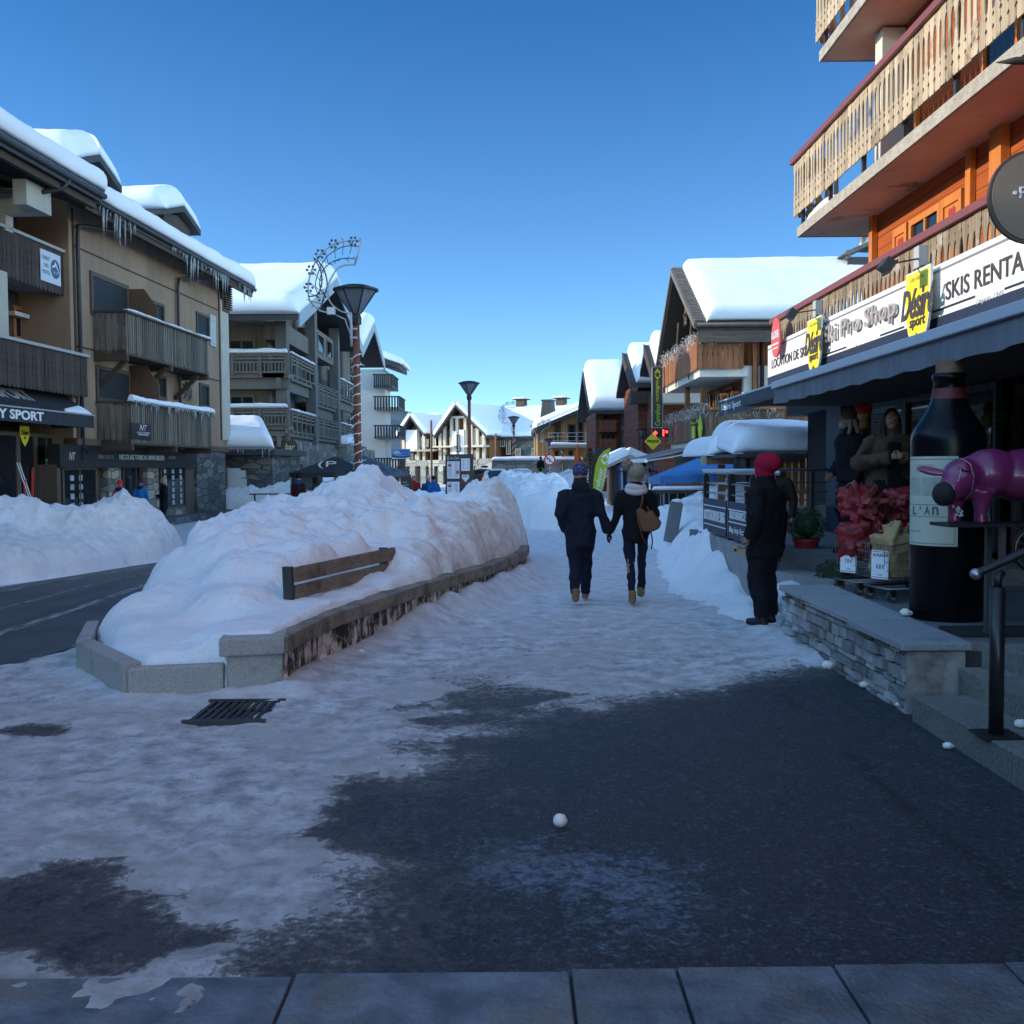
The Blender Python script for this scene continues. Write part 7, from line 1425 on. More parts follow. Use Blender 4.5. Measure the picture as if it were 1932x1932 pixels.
letters('lettering', '@ Les Gets', TI, rect(FI, 843, 861, 866, 868.5), pm('pale_grey', (.5, .5, .52)), ib, bold=.01)
# ------------------------------------------------------------------ beach flag
bf = thing('beach_flag', 'lime green feather flag with white lettering behind the couple', 'flag', (2.3, 26, 0)); Ff = Fac((0, 26), (1, 0))
def fz(c): return Ff.sz(*c)
edge = [fz(q) for q in ((1117, 940), (1120, 905), (1123, 880), (1129, 862), (1139, 851), (1151, 845))]; rgt = [fz(q) for q in ((1151.5, 846), (1149, 860), (1145, 885), (1139, 910), (1134, 927), (1130, 940))]
cen = [((a[0] + c[0]) / 2) for a, c in zip(edge, rgt)]
b = Ff.mb(); b.prism(edge + rgt, -.012, .012); b.build('cloth', pm('flag_green', (.42, .5, .03), (.36, .45, .025), ns=2, rough=.6), bf)
b = Ff.mb(); b.tube([(edge[0][0] - .02, -.1, 0)] + [(s - .035, z + .02, 0) for s, z in edge], [.03] * 4 + [.02, .016, .012], 8); b.build('pole', BLACK, bf, smooth=True)
dirv = Vector((fz((1141, 872))[0] - fz((1130, 930))[0], fz((1141, 872))[1] - fz((1130, 930))[1], 0)).normalized(); o_ = fz((1134, 936))
TFl = Ff.M @ planeM((o_[0] - .05, o_[1], .014), dirv, (-dirv.y, dirv.x, 0)); letters('lettering', 'Carrefour', TFl, (-.2, .72, .03, .14), WHITE, bf, extrude=.003, bold=.01); letters('lettering', 'montagne', TFl, (.12, .72, -.1, -.0), WHITE, bf, extrude=.003, shear=.3); arrow_logo(TFl, .95, .03, .3, .24, bf, WHITE, None)
# ------------------------------------------------------------------ traffic sign, cars
ts = thing('traffic_sign', 'round red and white no right turn sign on a post', 'traffic sign', (1.85, 55, 0)); c_ = atY(1037, 867.5, 55); T5 = Matrix.Translation(c_) @ Matrix.Rotation(R(90), 4, 'X')
b = MB(T5); b.prism(disc(.31, 32), -.03, 0); b.build('plate', pm('sign_red2', (.6, .03, .03), rough=.4), ts); b = MB(T5); b.prism(disc(.235, 32), .001, .005); b.build('face', WHITE, ts)
b = MB(T5); b.box(-.12, .0, .03, .08, .006, .009); b.box(-.03, .02, -.12, .079, .0055, .0085); b.prism([(-.12, .11), (-.12, 0), (-.2, .055)], .006, .009); b.build('arrow', BLACK, ts)
b = MB(T5 @ Matrix.Rotation(R(-45), 4, 'Z')); b.box(-.25, .25, -.028, .028, .010, .012); b.build('bar', pm('sign_red2', (.6, .03, .03)), ts); b = MB(); b.tube([(c_.x, 55.06, 0), (c_.x, 55.06, c_.z + .3)], .035, 8); b.build('post', GREYM, ts, smooth=True)
def car(loc, rz, col, lab, rack=False, sc=1.0):
    t = thing('parked_car', lab, 'car', loc, rz, 'cars parked on the far square'); M0 = WM[t.name]
    PNT = pm('car_paint_%s' % col[0], col[1], rough=.25, coat=.6); b = MB(M0)
    side = [(-2.1, .3), (-2.15, .75), (-1.95, 1.0), (-1.55, 1.45), (-1.2, 1.52), (.3, 1.5), (1.05, 1.0), (1.9, .9), (2.1, .65), (2.1, .3)]
    def sec(sc_, y): return [(x * 1.0, y, z) for x, z in side]
    n = len(side); vs = []
    for y, k in ((-.86, .9), (-.82, 1), (.82, 1), (.86, .9)):
        for x, z in side: vs.append((x * (1 if k == 1 else .985), y * (1 - .16 * max(0, (z - .95) / .55)), z if k == 1 else .3 + (z - .3) * .98))
    fs = [tuple(range(n - 1, -1, -1)), tuple(3 * n + i for i in range(n))] + [(j * n + i, j * n + (i + 1) % n, (j + 1) * n + (i + 1) % n, (j + 1) * n + i) for j in range(3) for i in range(n)]
    b._add(vs, fs); b.build('body', PNT, t, bevel=.05)
    b = MB(M0); b.prism([(-1.93, 1.04), (-1.60, 1.40), (-1.55, 1.40), (-1.88, 1.02)], -.62, .62, M=MXY); b.build('rear_window', GLASS, t)
    for s in (-1, 1):
        b = MB(M0); y = s * .80; b.prism([(-1.6, 1.05), (-1.35, 1.42), (.25, 1.42), (.85, 1.03)], y - .02, y + .02, M=MXY); b.build('side_window', GLASS, t)
        b = MB(M0); b.box(-2.17, -2.02, s * .78 - .09, s * .78 + .07, .72, .95); b.build('tail_light', pm('tail_red', (.5, .02, .02), emit=1.5), t)
        for x in (-1.3, 1.3):
            b = MB(M0); b.tube([(x, s * .9, .32), (x, s * .7, .32)], .32, 18); w = b.build('wheel', BLACK, t); b = MB(M0); b.tube([(x, s * .905, .32), (x, s * .85, .32)], .18, 12); b.build('rim', GREYM, w)
    if rack:
        b = MB(M0)
        for y in (-.5, .5): b.tube([(-1.1, y, 1.6), (.2, y, 1.6)], .025, 6)
        b.build('roof_rack', BLACK, t)
    b = MB(M0); b.box(-2.18, -2.1, -.26, .26, .5, .62); b.build('number_plate', WHITE, t)
    snow_on('snow_layer', M0 @ Vector((-1.3, -.6, 1.52)), M0 @ Vector((.2, -.6, 1.52)), M0 @ Vector((.2, .6, 1.52)), M0 @ Vector((-1.3, .6, 1.52)), .12, t, SNOW_CAP, e=.2, res=.3, seed=3); return t
def cx_(px, d): return atY(px, 905, d).x
car((cx_(939, 77), 77, 0), R(-80), ('dark', (.03, .04, .07)), 'dark blue car with a red light bar, half hidden by the snow heap'); car((cx_(985, 76), 76, 0), R(-84), ('white', (.6, .62, .64)), 'pale estate car with a dark rear window and roof rack', True); car((cx_(930, 90), 90, .1), R(-10), ('black', (.02, .02, .022)), 'black car standing crosswise behind the dark blue car'); car((cx_(968, 92), 92, .1), R(-60), ('grey', (.3, .31, .33)), 'silver car behind the slim pole, with a snowy roof')
# ------------------------------------------------------------------ parasols, terrace, kiosk
def parasol(loc, r, ztop, zedge, m, lab, logo=False, rot=0):
    t = thing('parasol', lab, 'parasol', loc); b = MB(Matrix.Translation(loc) @ Matrix.Rotation(rot, 4, 'Z')); pr = [(0, ztop), (r * .5, zedge + (ztop - zedge) * .46), (r, zedge), (r * .99, zedge - .18), (r * .97, zedge - .17), (r * .96, zedge - .02), (0, ztop - .06)]
    b.lathe(pr, 8); b.build('canopy', m, t); b = MB(Matrix.Translation(loc)); b.tube([(0, 0, -.2), (0, 0, ztop + .08)], .035, 8); b.build('pole', wood('pole_pale', (.3, .25, .18), (.4, .34, .26), isl=0), t)
    if logo: letters('lettering', '(P', Matrix.Translation((loc[0] - .1, loc[1] - r * .62, zedge + .22)) @ Matrix.Rotation(R(62), 4, 'X'), (-.35, .35, -.16, .16), pm('pale_grey', (.5, .5, .52)), t)
    return t
xx = cx_(632, 40); parasol((xx, 40, zg(xx)), 1.75, 2.25, 1.62, pm('parasol_black', (.015, .016, .02), (.03, .03, .035), ns=2), 'large black parasol with a pale emblem in front of the bar', True, R(10))
xx = cx_(690, 47); parasol((xx, 47, zg(xx)), 2.0, 2.35, 1.55, pm('parasol_frost', (.10, .13, .19), (.03, .035, .05), ns=2.5), 'frosted dark parasol behind the wrapped lamp pole', False, R(20))
op = thing('closed_parasol', 'folded orange parasol standing in the sunlit snow', 'parasol', (5.3, 72, 0)); p0 = atY(1090, 895, 66); p1 = atY(1089.5, 838, 66); b = MB(); b.lathe([(.05, 0), (.33, .1), (.3, .5), (.2, 1.2), (.06, 1.9), (0, 2.0)], 10, (p0.x, 66, p1.z - 2.0)); b.build('canopy', pm('orange_cloth', (.6, .12, .02), (.45, .08, .015), ns=5, st=(4, 4, .5), rough=.7), op, smooth=True); b = MB(); b.tube([(p0.x, 66, 0), (p0.x, 66, p1.z + .05)], .03, 6); b.build('pole', GREYM, op)
# bar hut with octagonal arch
bh = thing('outdoor_bar_hut', 'small black octagonal-arched counter hut with pale trim at the bar terrace', 'hut', (-8, 41, 0)); Fh = Fac((0, 40.5), (1, 0)); oc = [Fh.sz(*q) for q in ((549, 922), (549, 899), (562, 886), (586, 886), (600, 899), (600, 922))]
b = Fh.mb(); b.prism(oc, -1.0, 0); b.build('shell', BLACK, bh); b = Fh.mb(); b.tube([(s, z, .02) for s, z in oc], .035, 6); b.build('trim', pm('trim_cream', (.5, .47, .4)), bh); q = rect(Fh, 560, 900, 592, 920); b = Fh.mb(); b.box(q[0], q[1], q[2], q[3], .005, .3); b.build('counter', pm('counter_blue', (.12, .16, .2), rough=.3), bh)
b = MB(); x0 = cx_(545, 40.5)
for x in np.linspace(cx_(480, 40), cx_(700, 40), 9): b.tube([(x, 40, -.25), (x, 40, .75)], .035, 6)
b.tube([(cx_(470, 40), 40, .72), (cx_(705, 40), 40, .72)], .03, 6); b.tube([(cx_(470, 40), 40, .4), (cx_(705, 40), 40, .4)], .025, 6); tag(b.build('terrace_railing', DBR), 'low dark railing along the bar terrace', 'railing')
ab = thing('menu_board', 'tall chalkboard menu leaning among the people by the low balcony', 'menu board', (-5, 45, 0)); pA = atY(774, 938, 36); b = MB(Matrix.Translation((pA.x, 36, .4)) @ Matrix.Rotation(R(-9), 4, 'Y')); b.box(-.17, .17, -.04, .0, -.2, 1.0); b.build('slate', pm('chalkboard', (.06, .05, .045), rough=.8), ab); b = MB(Matrix.Translation((pA.x, 36, .4)) @ Matrix.Rotation(R(-9), 4, 'Y')); b.box(-.2, -.17, -.05, .01, -.2, 1.04); b.box(.17, .2, -.05, .01, -.2, 1.04); b.box(-.17, .17, -.05, .01, 1.0, 1.04); b.build('frame', FRAME, ab)
b = MB(Matrix.Translation((pA.x, 36, .4)) @ Matrix.Rotation(R(-9), 4, 'Y'))
for k in range(9): b.box(-.12, -.02 + .1 * ((k * 5) % 3) / 2, -.045, -.041, .0 + k * .1, .025 + k * .1)
b.build('chalk_line', pm('chalk', (.4, .4, .38)), ab)
# blue market canopy
bt = thing('market_canopy', 'big blue fabric market canopy with a drooping edge beside the terrace', 'canopy', (5, 27, 0)); BLUC = pm('canopy_blue', (.03, .14, .36), (.05, .2, .45), ns=2, st=(1, 1, 1), rough=.65)
c1 = atY(1247, 899, 26); c2_ = atY(1372, 893, 26); b1_ = atY(1226, 900, 30); top = atY(1352, 850, 29); top2 = atY(1420, 850, 29); b2_ = Vector((c2_.x, 31, b1_.z))
b = MB(); up = [c1, c2_, top2, top]; b._add([c1, c2_, top2, top, b1_], [(0, 1, 2, 3), (4, 0, 3)]); 
for p, q in ((c1, c2_), (b1_, c1)): b._add([p, q, q - Vector((0, 0, .2)), p - Vector((0, 0, .2))], [(0, 1, 2, 3)])
o = b.build('canopy', BLUC, bt); sl_ = o.modifiers.new('t', 'SOLIDIFY'); sl_.thickness = .012
b = MB()
for p in (c1 + Vector((.1, .1, 0)), c2_, b1_): b.tube([(p.x, p.y + .1, -.1), (p.x, p.y + .1, p.z - .02)], .03, 6)
b.build('pole', GREYM, bt)
# snow-topped pergola
pg = thing('pergola', 'wooden terrace pergola carrying thick rounded snow beside the ski shop', 'pergola', (5, 23, 0)); PW = wood('pergola_wood', (.13, .065, .035), (.2, .11, .06), isl=.12); ENDW = pm('beam_end_pale', (.36, .33, .27), rough=.7)
YA = 22.5; a_ = atY(1328, 868, YA); e_ = atY(1392, 884, 20.5); z0 = a_.z
b = MB(); b.beam((a_.x + .08, YA, z0), (5.6, 20.2, z0 + .02), .2, .2); b.build('beam', PW, pg); b = MB(); b.box(a_.x - .07, a_.x + .09, YA - .12, YA - .0, z0 - .1, z0 + .1); b.build('beam_end', ENDW, pg)
for x in (a_.x + .35, a_.x + 1.1): b = MB(); b.box(x, x + .14, YA + .1, YA + .24, -.2, z0 - .1); b.build('post', PW, pg); b = MB(); b.beam((x + .1, YA + .14, z0 - .65), (x + .65, YA + .14, z0 - .08), .1, .12, up=(0, 1, 0)); b.build('brace', PW, pg)
b = MB(); b.box(a_.x + .2, 7.5, 21.5, 26, z0 + .08, z0 + .14); b.build('roof', ROOFD, pg)
snow_on('snow_layer', (a_.x - .02, YA - .6, z0 + .1), (a_.x + 1.15, YA - 1.4, z0 + .1), (a_.x + 1.5, 26, z0 + .12), (a_.x + .1, 26, z0 + .12), .42, pg, SNOW_CAP, e=.35, amp=.07, res=.12, seed=331, over=.06)
q0 = atY(1392, 855, 19.6); q1 = atY(1565, 858, 19.6)
snow_on('snow_layer', (q0.x - .1, 19.6, q0.z), (q1.x + .8, 19.6, q0.z), (q1.x + .8, 23, q0.z + .25), (q0.x + .1, 23, q0.z + .25), .52, pg, SNOW_CAP, e=.42, amp=.08, res=.12, seed=332, over=.05)
b = MB(); b.box(q0.x - .02, q1.x + .8, 19.62, 23, q0.z - .07, q0.z - .01); b.tube([(q0.x + .1, 19.6, q0.z - .05), (q1.x, 19.6, q0.z - .06)], .05, 8); b.build('roof', DARKM, pg)
b = MB(); b.tube([(q0.x + .18, 19.9, z0 - .5), (q0.x + .18, 19.9, q0.z + .12)], .2, 12); b.build('flue', BLACK, pg)
wf = thing('wooden_screen', 'brown plank screen wall under the snowy pergola roof', 'fence', (6, 20, 0)); FWF = Fac((0, 20), (1, 0)); q = rect(FWF, 1405, 868, 1600, 960)
b = FWF.mb(); n = 15
for k in range(n): s = q[0] + (q[1] - q[0]) * k / n; b.box(s, s + (q[1] - q[0]) / n * .78, 1.2, q0.z - .06, -.03, 0); b.box(s, s + (q[1] - q[0]) / n * .62, .2, 1.12, -.03, 0)
b.box(q[0], q[1], 1.12, 1.2, -.04, .02); b.build('planks', wood('screen_wood', (.15, .08, .04), (.26, .15, .08), isl=.25), wf)
b = FWF.mb(); b.box(q[0] - .6, q[1], -.1, .75, -.2, -.06); b.build('base', CONC, wf)
# dark fence with snow rail, bollard
fe = thing('terrace_fence', 'dark plank terrace fence with a snow-covered handrail behind the bollard', 'fence', (4.2, 26, 0)); FE = Fac((0, 25.6), (1, 0)); q = rect(FE, 1231, 924, 1345, 962); zt = q[3]
b = FE.mb(); b.box(q[0], q[1] + .6, zt - .1, zt, -.12, .02); b.build('handrail', DBR, fe); snow_on('snow_layer', FE.P(q[0], zt, .04), FE.P(q[1] + .6, zt, .04), FE.P(q[1] + .6, zt, -.14), FE.P(q[0], zt, -.14), .09, fe, SNOW_CAP, e=.09, amp=.03, res=.15, seed=335)
b = FE.mb()
for k in range(11): s = q[0] + (q[1] + .6 - q[0]) * k / 10; b.tube([(s, zt - .1, -.05), (s, .5, -.05)], .012, 5)
b.tube([(q[0], .52, -.05), (q[1] + .6, .52, -.05)], .018, 5); b.build('bar', GREYM, fe)
b = FE.mb()
for k in range(4): b.box(q[0] + .05, q[1] + .6, -.1 + .15 * k, .04 + .15 * k, -.3, -.27)
b.build('planks', wood('black_planks', (.015, .014, .013), (.03, .028, .025), ax='x', isl=.2), fe)
b = MB(); b.box(3.7, 5.4, 26.6, 26.65, .1, 1.05); tag(b.build('plank_wall', wood('black_planks', (.015, .014, .013), (.03, .028, .025), ax='x')), 'low dark plank wall behind the terrace fence bars', 'fence')
bo = thing('bollard', 'grey stone bollard tilted in the snow heap, topped with snow', 'bollard', (3.05, 20, .3)); p0 = atY(1267, 1004, 20); p1 = atY(1277, 947, 20); ax_ = (p1 - p0); Tb = planeM(p0, (1, 0, -ax_.x / ax_.z), (0, 1, 0)); h = ax_.length
b = MB(Matrix.Translation(p0) @ Matrix.Rotation(math.atan2(ax_.x, ax_.z), 4, 'Y')); b.box(-.12, .12, -.1, .1, -.2, h); b.build('shaft', pm('bollard_stone', (.13, .135, .145), (.19, .195, .2), ns=30, rough=.8, bump=.3, bs=60), bo, bevel=.03)
b = MB(); b.ball(p1 + Vector((0, 0, .015)), (.11, .09, .045), 16, 8, bump=.06); b.build('snow_cap', SNOW_CAP, bo, smooth=True)
# ------------------------------------------------------------------ railing with ski shop panels
rg = thing('terrace_railing', 'black steel railing with navy ski hire panels on a concrete plinth', 'railing', (2.9, 13, 0)); FR_ = Fac((2.9, 15.3), (0, -1))
zr = 1.58; b = FR_.mb(); b.tube([(-.1, zr, 0), (4.2, zr, 0)], .028, 8)
for z in (1.42, 1.28): b.tube([(0, z, 0), (4.1, z, 0)], .011, 6)
b.build('rail', GREYM, rg, smooth=True)
for s in (0.02, 1.75, 3.0, 4.1): b = FR_.mb(); b.box(s - .028, s + .028, .62, zr - .06, -.04, .04); b.prism([(s - .028, zr - .06), (s + .028, zr - .06), (s, zr - .005)], -.02, .02); b.build('post', BLACK, rg)
for s0, s1, t1_, t2_ in ((.12, 1.66, 'LOCATION DE SKIS', None), (1.84, 2.93, 'SKIS SERVICE', 'Affûtage - Fartage - Réparations'), (3.1, 4.05, None, None)):
    b = FR_.mb(); b.box(s0, s1, .72, 1.2, .03, .05); p_ = b.build('panel', NAVY, rg); T6 = FR_.M @ Matrix.Translation((0, 0, .052))
    b = FR_.mb(); b.box(s0, s1, 1.09, 1.105, .051, .054); b.box(s0, s1, .82, .835, .051, .054) if t2_ is None else b.box(s0, s1, .93, .945, .051, .054); b.build('line', WHITE, p_)
    if t1_: letters('lettering', t1_, T6, (s0 + .05, s1 - .05, .89, 1.04) if not t2_ else (s0 + .1, s1 - .1, .98, 1.08), WLET, p_, bold=.015)
    if t2_: letters('lettering', t2_, T6, (s0 + .04, s1 - .04, .78, .88), WLET, p_, extrude=.004)
b = MB(); b.box(2.86, 3.06, 12.1, 15.6, -.1, .68); b.build('plinth', CONC, rg)
rg2 = thing('terrace_railing', 'far cross railing over a concrete parapet beside the shop pillar', 'railing', (4, 16, 0)); b = MB(); b.tube([(3.0, 16.2, 1.6), (5.2, 16.2, 1.6)], .025, 8)
for z in (1.4, 1.25, 1.12): b.tube([(3.0, 16.2, z), (5.2, 16.2, z)], .01, 6)
b.build('rail', GREYM, rg2, smooth=True)
for x in (3.5, 4.3, 4.75): b = MB(); b.box(x - .03, x + .03, 16.17, 16.23, .5, 1.57); b.build('post', BLACK, rg2)
b = MB(); b.box(3.1, 5.1, 16.3, 16.5, .3, 1.02); b.build('parapet', CONC, rg2)
# ------------------------------------------------------------------ potted box balls and bush
LEAFM = pm('box_leaf', (.018, .04, .012), (.05, .085, .025), ns=9, isl=.55, rough=.55, spec=.4)
def boxball(t, c, r, seed, n=2600, flat=1.0):
    g = random.Random(seed); b = MB(); c = Vector(c)
    for i in range(n):
        d = Vector((g.gauss(0, 1), g.gauss(0, 1), g.gauss(0, 1))).normalized(); k = r * (.55 + .45 * g.random() ** .35) * (1 + .07 * math.sin(d.x * 9) * math.sin(d.z * 8)); p = c + Vector((d.x * k, d.y * k, d.z * k * flat)); s = g.uniform(.012, .022)
        u = Vector((g.uniform(-1, 1), g.uniform(-1, 1), g.uniform(-1, 1))).normalized(); v = d.cross(u).normalized(); w = (d + u * .5).normalized()
        b._add([p - v * s * .6, p + w * s * .9, p + v * s * .6, p + w * s * 1.7], [(0, 1, 3), (1, 2, 3)])
    b.ball(c, (r * .72, r * .72, r * .72 * flat), 12, 8); return b.build('foliage', LEAFM, t)
def pot(loc, rz, lab, hp, rp, rb, seed):
    t = thing('potted_bush', lab, 'potted plant', loc, 0, 'box balls in red pots'); b = MB(Matrix.Translation(loc)); b.lathe([(0, 0), (rp * .74, 0), (rp * .98, hp), (rp * 1.06, hp), (rp * 1.06, hp * .86), (rp * .9, hp * .86), (rp * .9, hp * .93), (0, hp * .93)], 24); b.build('pot', pm('red_pot', (.34, .03, .025), rough=.45), t, smooth=False); boxball(t, Vector(loc) + Vector((0, 0, hp + rb * .75)), rb, seed); return t
p = G(1521, 1056, .47); pot((p.x, p.y, .47), 0, 'round box bush in a red pot on the terrace step', .27, .16, .225, 3); p = G(1417, 1112, .05); pot((p.x + .04, p.y, .1), 0, 'smaller box bush in a red pot behind the person in black', .3, .12, .16, 4)
lb = thing('low_bush', 'low rounded evergreen bush behind the granite coping', 'bush', (3.36, 10.5, .3)); p = G(1579, 1108, .36); boxball(lb, (p.x, p.y, .47), .22, 6, 2400, .85); b = MB(); b.tube([(p.x, p.y, .1), (p.x, p.y, .35)], .03, 6); b.build('stem', pm('bark', (.07, .055, .045)), lb)
# ------------------------------------------------------------------ giant bottle
bo2 = thing('giant_bottle', 'giant black wine bottle with a cream label standing on the terrace', 'bottle', (3.38, 7.85, .46)); BX, BY = 3.385, 7.95
BG = pm('bottle_black', (.004, .004, .006), rough=.25, spec=.16)
b = MB(); b.lathe([(0, 0), (.265, 0), (.275, .02), (.275, 1.38), (.27, 1.43), (.25, 1.48), (.21, 1.54), (.165, 1.61), (.132, 1.69), (.115, 1.78), (.112, 1.84), (.125, 1.85), (.125, 1.89), (.11, 1.9)], 48, (BX, BY, .46)); b.build('body', BG, bo2, smooth=True)
b = MB(); b.lathe([(.1345, 1.70), (.1245, 1.74), (.1185, 1.78), (.11, 1.79)], 32, (BX, BY, .46)); b.build('neck_band', pm('band_red', (.10, .012, .014), rough=.5), bo2); b = MB(); b.lathe([(.1, 1.89), (.095, 2.0), (0, 2.0)], 24, (BX, BY, .46)); b.build('cork', pm('cork_brown', (.14, .08, .04), (.2, .12, .07), ns=12), bo2)
LAB = pm('label_cream', (.50, .52, .42), (.46, .47, .38), ns=4, rough=.6); aL0, aL1 = R(168), R(262)
def wrapn(z0, z1, a0, a1, r, m, nm, par): b = MB(); b.lathe([(r, z0), (r, z1)], 24, (BX, BY, 0), a0, a1); return b.build(nm, m, par, smooth=True)
lab = wrapn(1.04, 1.72, aL0, aL1, .2775, LAB, 'label', bo2); INK = pm('label_ink', (.10, .11, .10))
for (z0, z1, a0, a1) in ((1.695, 1.70, R(170), R(258)), (1.055, 1.06, R(170), R(258)), (1.35, 1.355, R(170), R(262)), (1.26, 1.264, R(170), R(262))): wrapn(z0, z1, a0, a1, .2782, INK, 'line', lab)
wrapn(1.06, 1.695, R(257.4), R(258.2), .2782, INK, 'line', lab); wrapn(1.42, 1.56, R(176), R(240), .2782, pm('label_picture', (.26, .28, .25), (.42, .44, .36), ns=14), 'picture', lab); wrapn(1.6, 1.66, R(190), R(225), .2782, pm('label_picture', (.26, .28, .25)), 'picture', lab); wrapn(1.14, 1.155, R(176), R(205), .2782, pm('label_picture', (.26, .28, .25)), 'line', lab)
for i, chh in enumerate("L'An"):
    a = R(190 + 13 * i); P_ = Vector((BX + .2785 * math.cos(a), BY + .2785 * math.sin(a), 1.265)); nrm = Vector((math.cos(a), math.sin(a), 0)); rt_ = Vector((0, 0, 1)).cross(nrm); letters('letter', chh, planeM(P_, rt_, (0, 0, 1)), (-.024, .024, .01, .075) if chh != "'" else (-.006, .006, .045, .075), INK, lab, extrude=.001, bold=.02)
# ------------------------------------------------------------------ pink pig on its stand
YP = 6.95; pgx = lambda px: atY(px, 900, YP).x; pgz = lambda py: atY(1850, py, YP).z
pig = thing('pig_statue', 'glossy pink pig statue wearing a black face mask and a thin chain', 'statue', (pgx(1850), YP, pgz(985)))
PINK = pm('pig_pink', (.19, .022, .09), (.15, .018, .07), ns=2, rough=.28, spec=.5, coat=.3); u_ = YP / 1932
def PP_(px, py, dy=0): q = atY(px, py, YP); return Vector((q.x, YP + dy, q.z))
b = MB()
b.ball(PP_(1945, 897), (.36, .19, .185), 24, 16); b.ball(PP_(2010, 900), (.25, .19, .19), 20, 14); b.ball(PP_(1868, 893), (.20, .17, .17), 20, 14); b.ball(PP_(1835, 900, -.01), (.14, .14, .15), 20, 14)
hd = PP_(1806, 900, -.06); b.ball(hd, (.125, .125, .125), 20, 14); b.tube([hd, PP_(1786, 920, -.1), PP_(1770, 930, -.13)], [.12, .098, .075], 16); b.ball(PP_(1815, 925, -.05), (.08, .09, .07), 14, 10)
for px, dy, lean in ((1838, -.1, 3), (1798, -.02, -2), (1990, -.1, 3), (2015, .08, 0)): b.tube([PP_(px + 4, 925, dy), PP_(px + 2, 948, dy), PP_(px, 968, dy), PP_(px, 986, dy)], [.085, .055, .042, .047], 14)
b.build('body', PINK, pig, remesh=.012, smoothit=6)
for (pts, nm) in (([(1788, 890, -.06), (1758, 880, .0), (1738, 878, .02), (1727, 883, .02), (1740, 893, 0), (1760, 899, -.03), (1785, 898, -.06)], 'ear'), ([(1784, 880, -.15), (1800, 868, -.17), (1814, 878, -.16), (1808, 890, -.2), (1795, 888, -.21)], 'ear')):
    P3 = [PP_(*p_) for p_ in pts]; c_ = sum(P3, Vector()) / len(P3); b = MB(); n = len(P3)
    th = Vector((0, .014, 0)); b._add(P3 + [p_ + th for p_ in P3] + [c_ + Vector((0, -.012, .0)), c_ + th * 1.6], [(i, (i + 1) % n, 2 * n) for i in range(n)] + [(n + (i + 1) % n, n + i, 2 * n + 1) for i in range(n)] + [(i, n + i, n + (i + 1) % n, (i + 1) % n) for i in range(n)]); o = b.build('ear', PINK, pig, smooth=True); s_ = o.modifiers.new('s', 'SUBSURF'); s_.levels = 2; s_.render_levels = 2
b = MB(); b.ball(PP_(1765, 931, -.135), (.072, .086, .082), 18, 12); b.build('face_mask', pm('mask_black', (.012, .012, .014), rough=.8), pig, smooth=True)
b = MB(); b.ball(PP_(1797, 908, -.158), (.012, .006, .008), 10, 8); b.build('eye', pm('pig_eye', (.06, .07, .12), rough=.1), pig)
b = MB(); b.tube([PP_(1782, 921, -.175), PP_(1788, 900, -.185), PP_(1792, 882, -.17)], .0022, 4); b.tube([PP_(1780, 934, -.18), PP_(1795, 915, -.185), PP_(1812, 890, -.17)], .0022, 4); b.build('mask_string', pm('string_white', (.55, .45, .5)), pig)
b = MB(); cc = [PP_(*q) for q in ((1786, 866, -.07), (1800, 866, -.13), (1810, 876, -.17), (1814, 900, -.19), (1812, 925, -.17), (1806, 942, -.12))]
for a, c in zip(cc[:-1], cc[1:]):
    for k in range(5): p_ = a.lerp(c, k / 5); b.tube([p_, a.lerp(c, (k + .7) / 5)], .004, 5)
b.build('chain', GREYM, pig); b = MB(); g = random.Random(2)
for k in range(14): p_ = PP_(1798 + g.uniform(-9, 9), 963 + g.uniform(-9, 9), -.075); b.ball(p_, (.010, .008, .010), 6, 5)
b.build('charm', pm('charm_white', (.6, .62, .7), rough=.3, metal=.3), pig, smooth=True)
sd2 = thing('display_stand', 'black metal stand carrying the pink pig', 'stand', (pgx(1880), YP, .46)); zt = pgz(986)
b = MB(); b.box(pgx(1773), pgx(2040), YP - .16, YP + .16, zt - .022, zt); b.build('top', BLACK, sd2)
for px in (1879, 2030):
    for dy in (-.1, .1): b = MB(); b.box(pgx(px) - .018, pgx(px) + .018, YP + dy - .018, YP + dy + .018, .455, zt - .022); b.build('leg', pm('leg_grey', (.06, .058, .055), rough=.5), sd2)
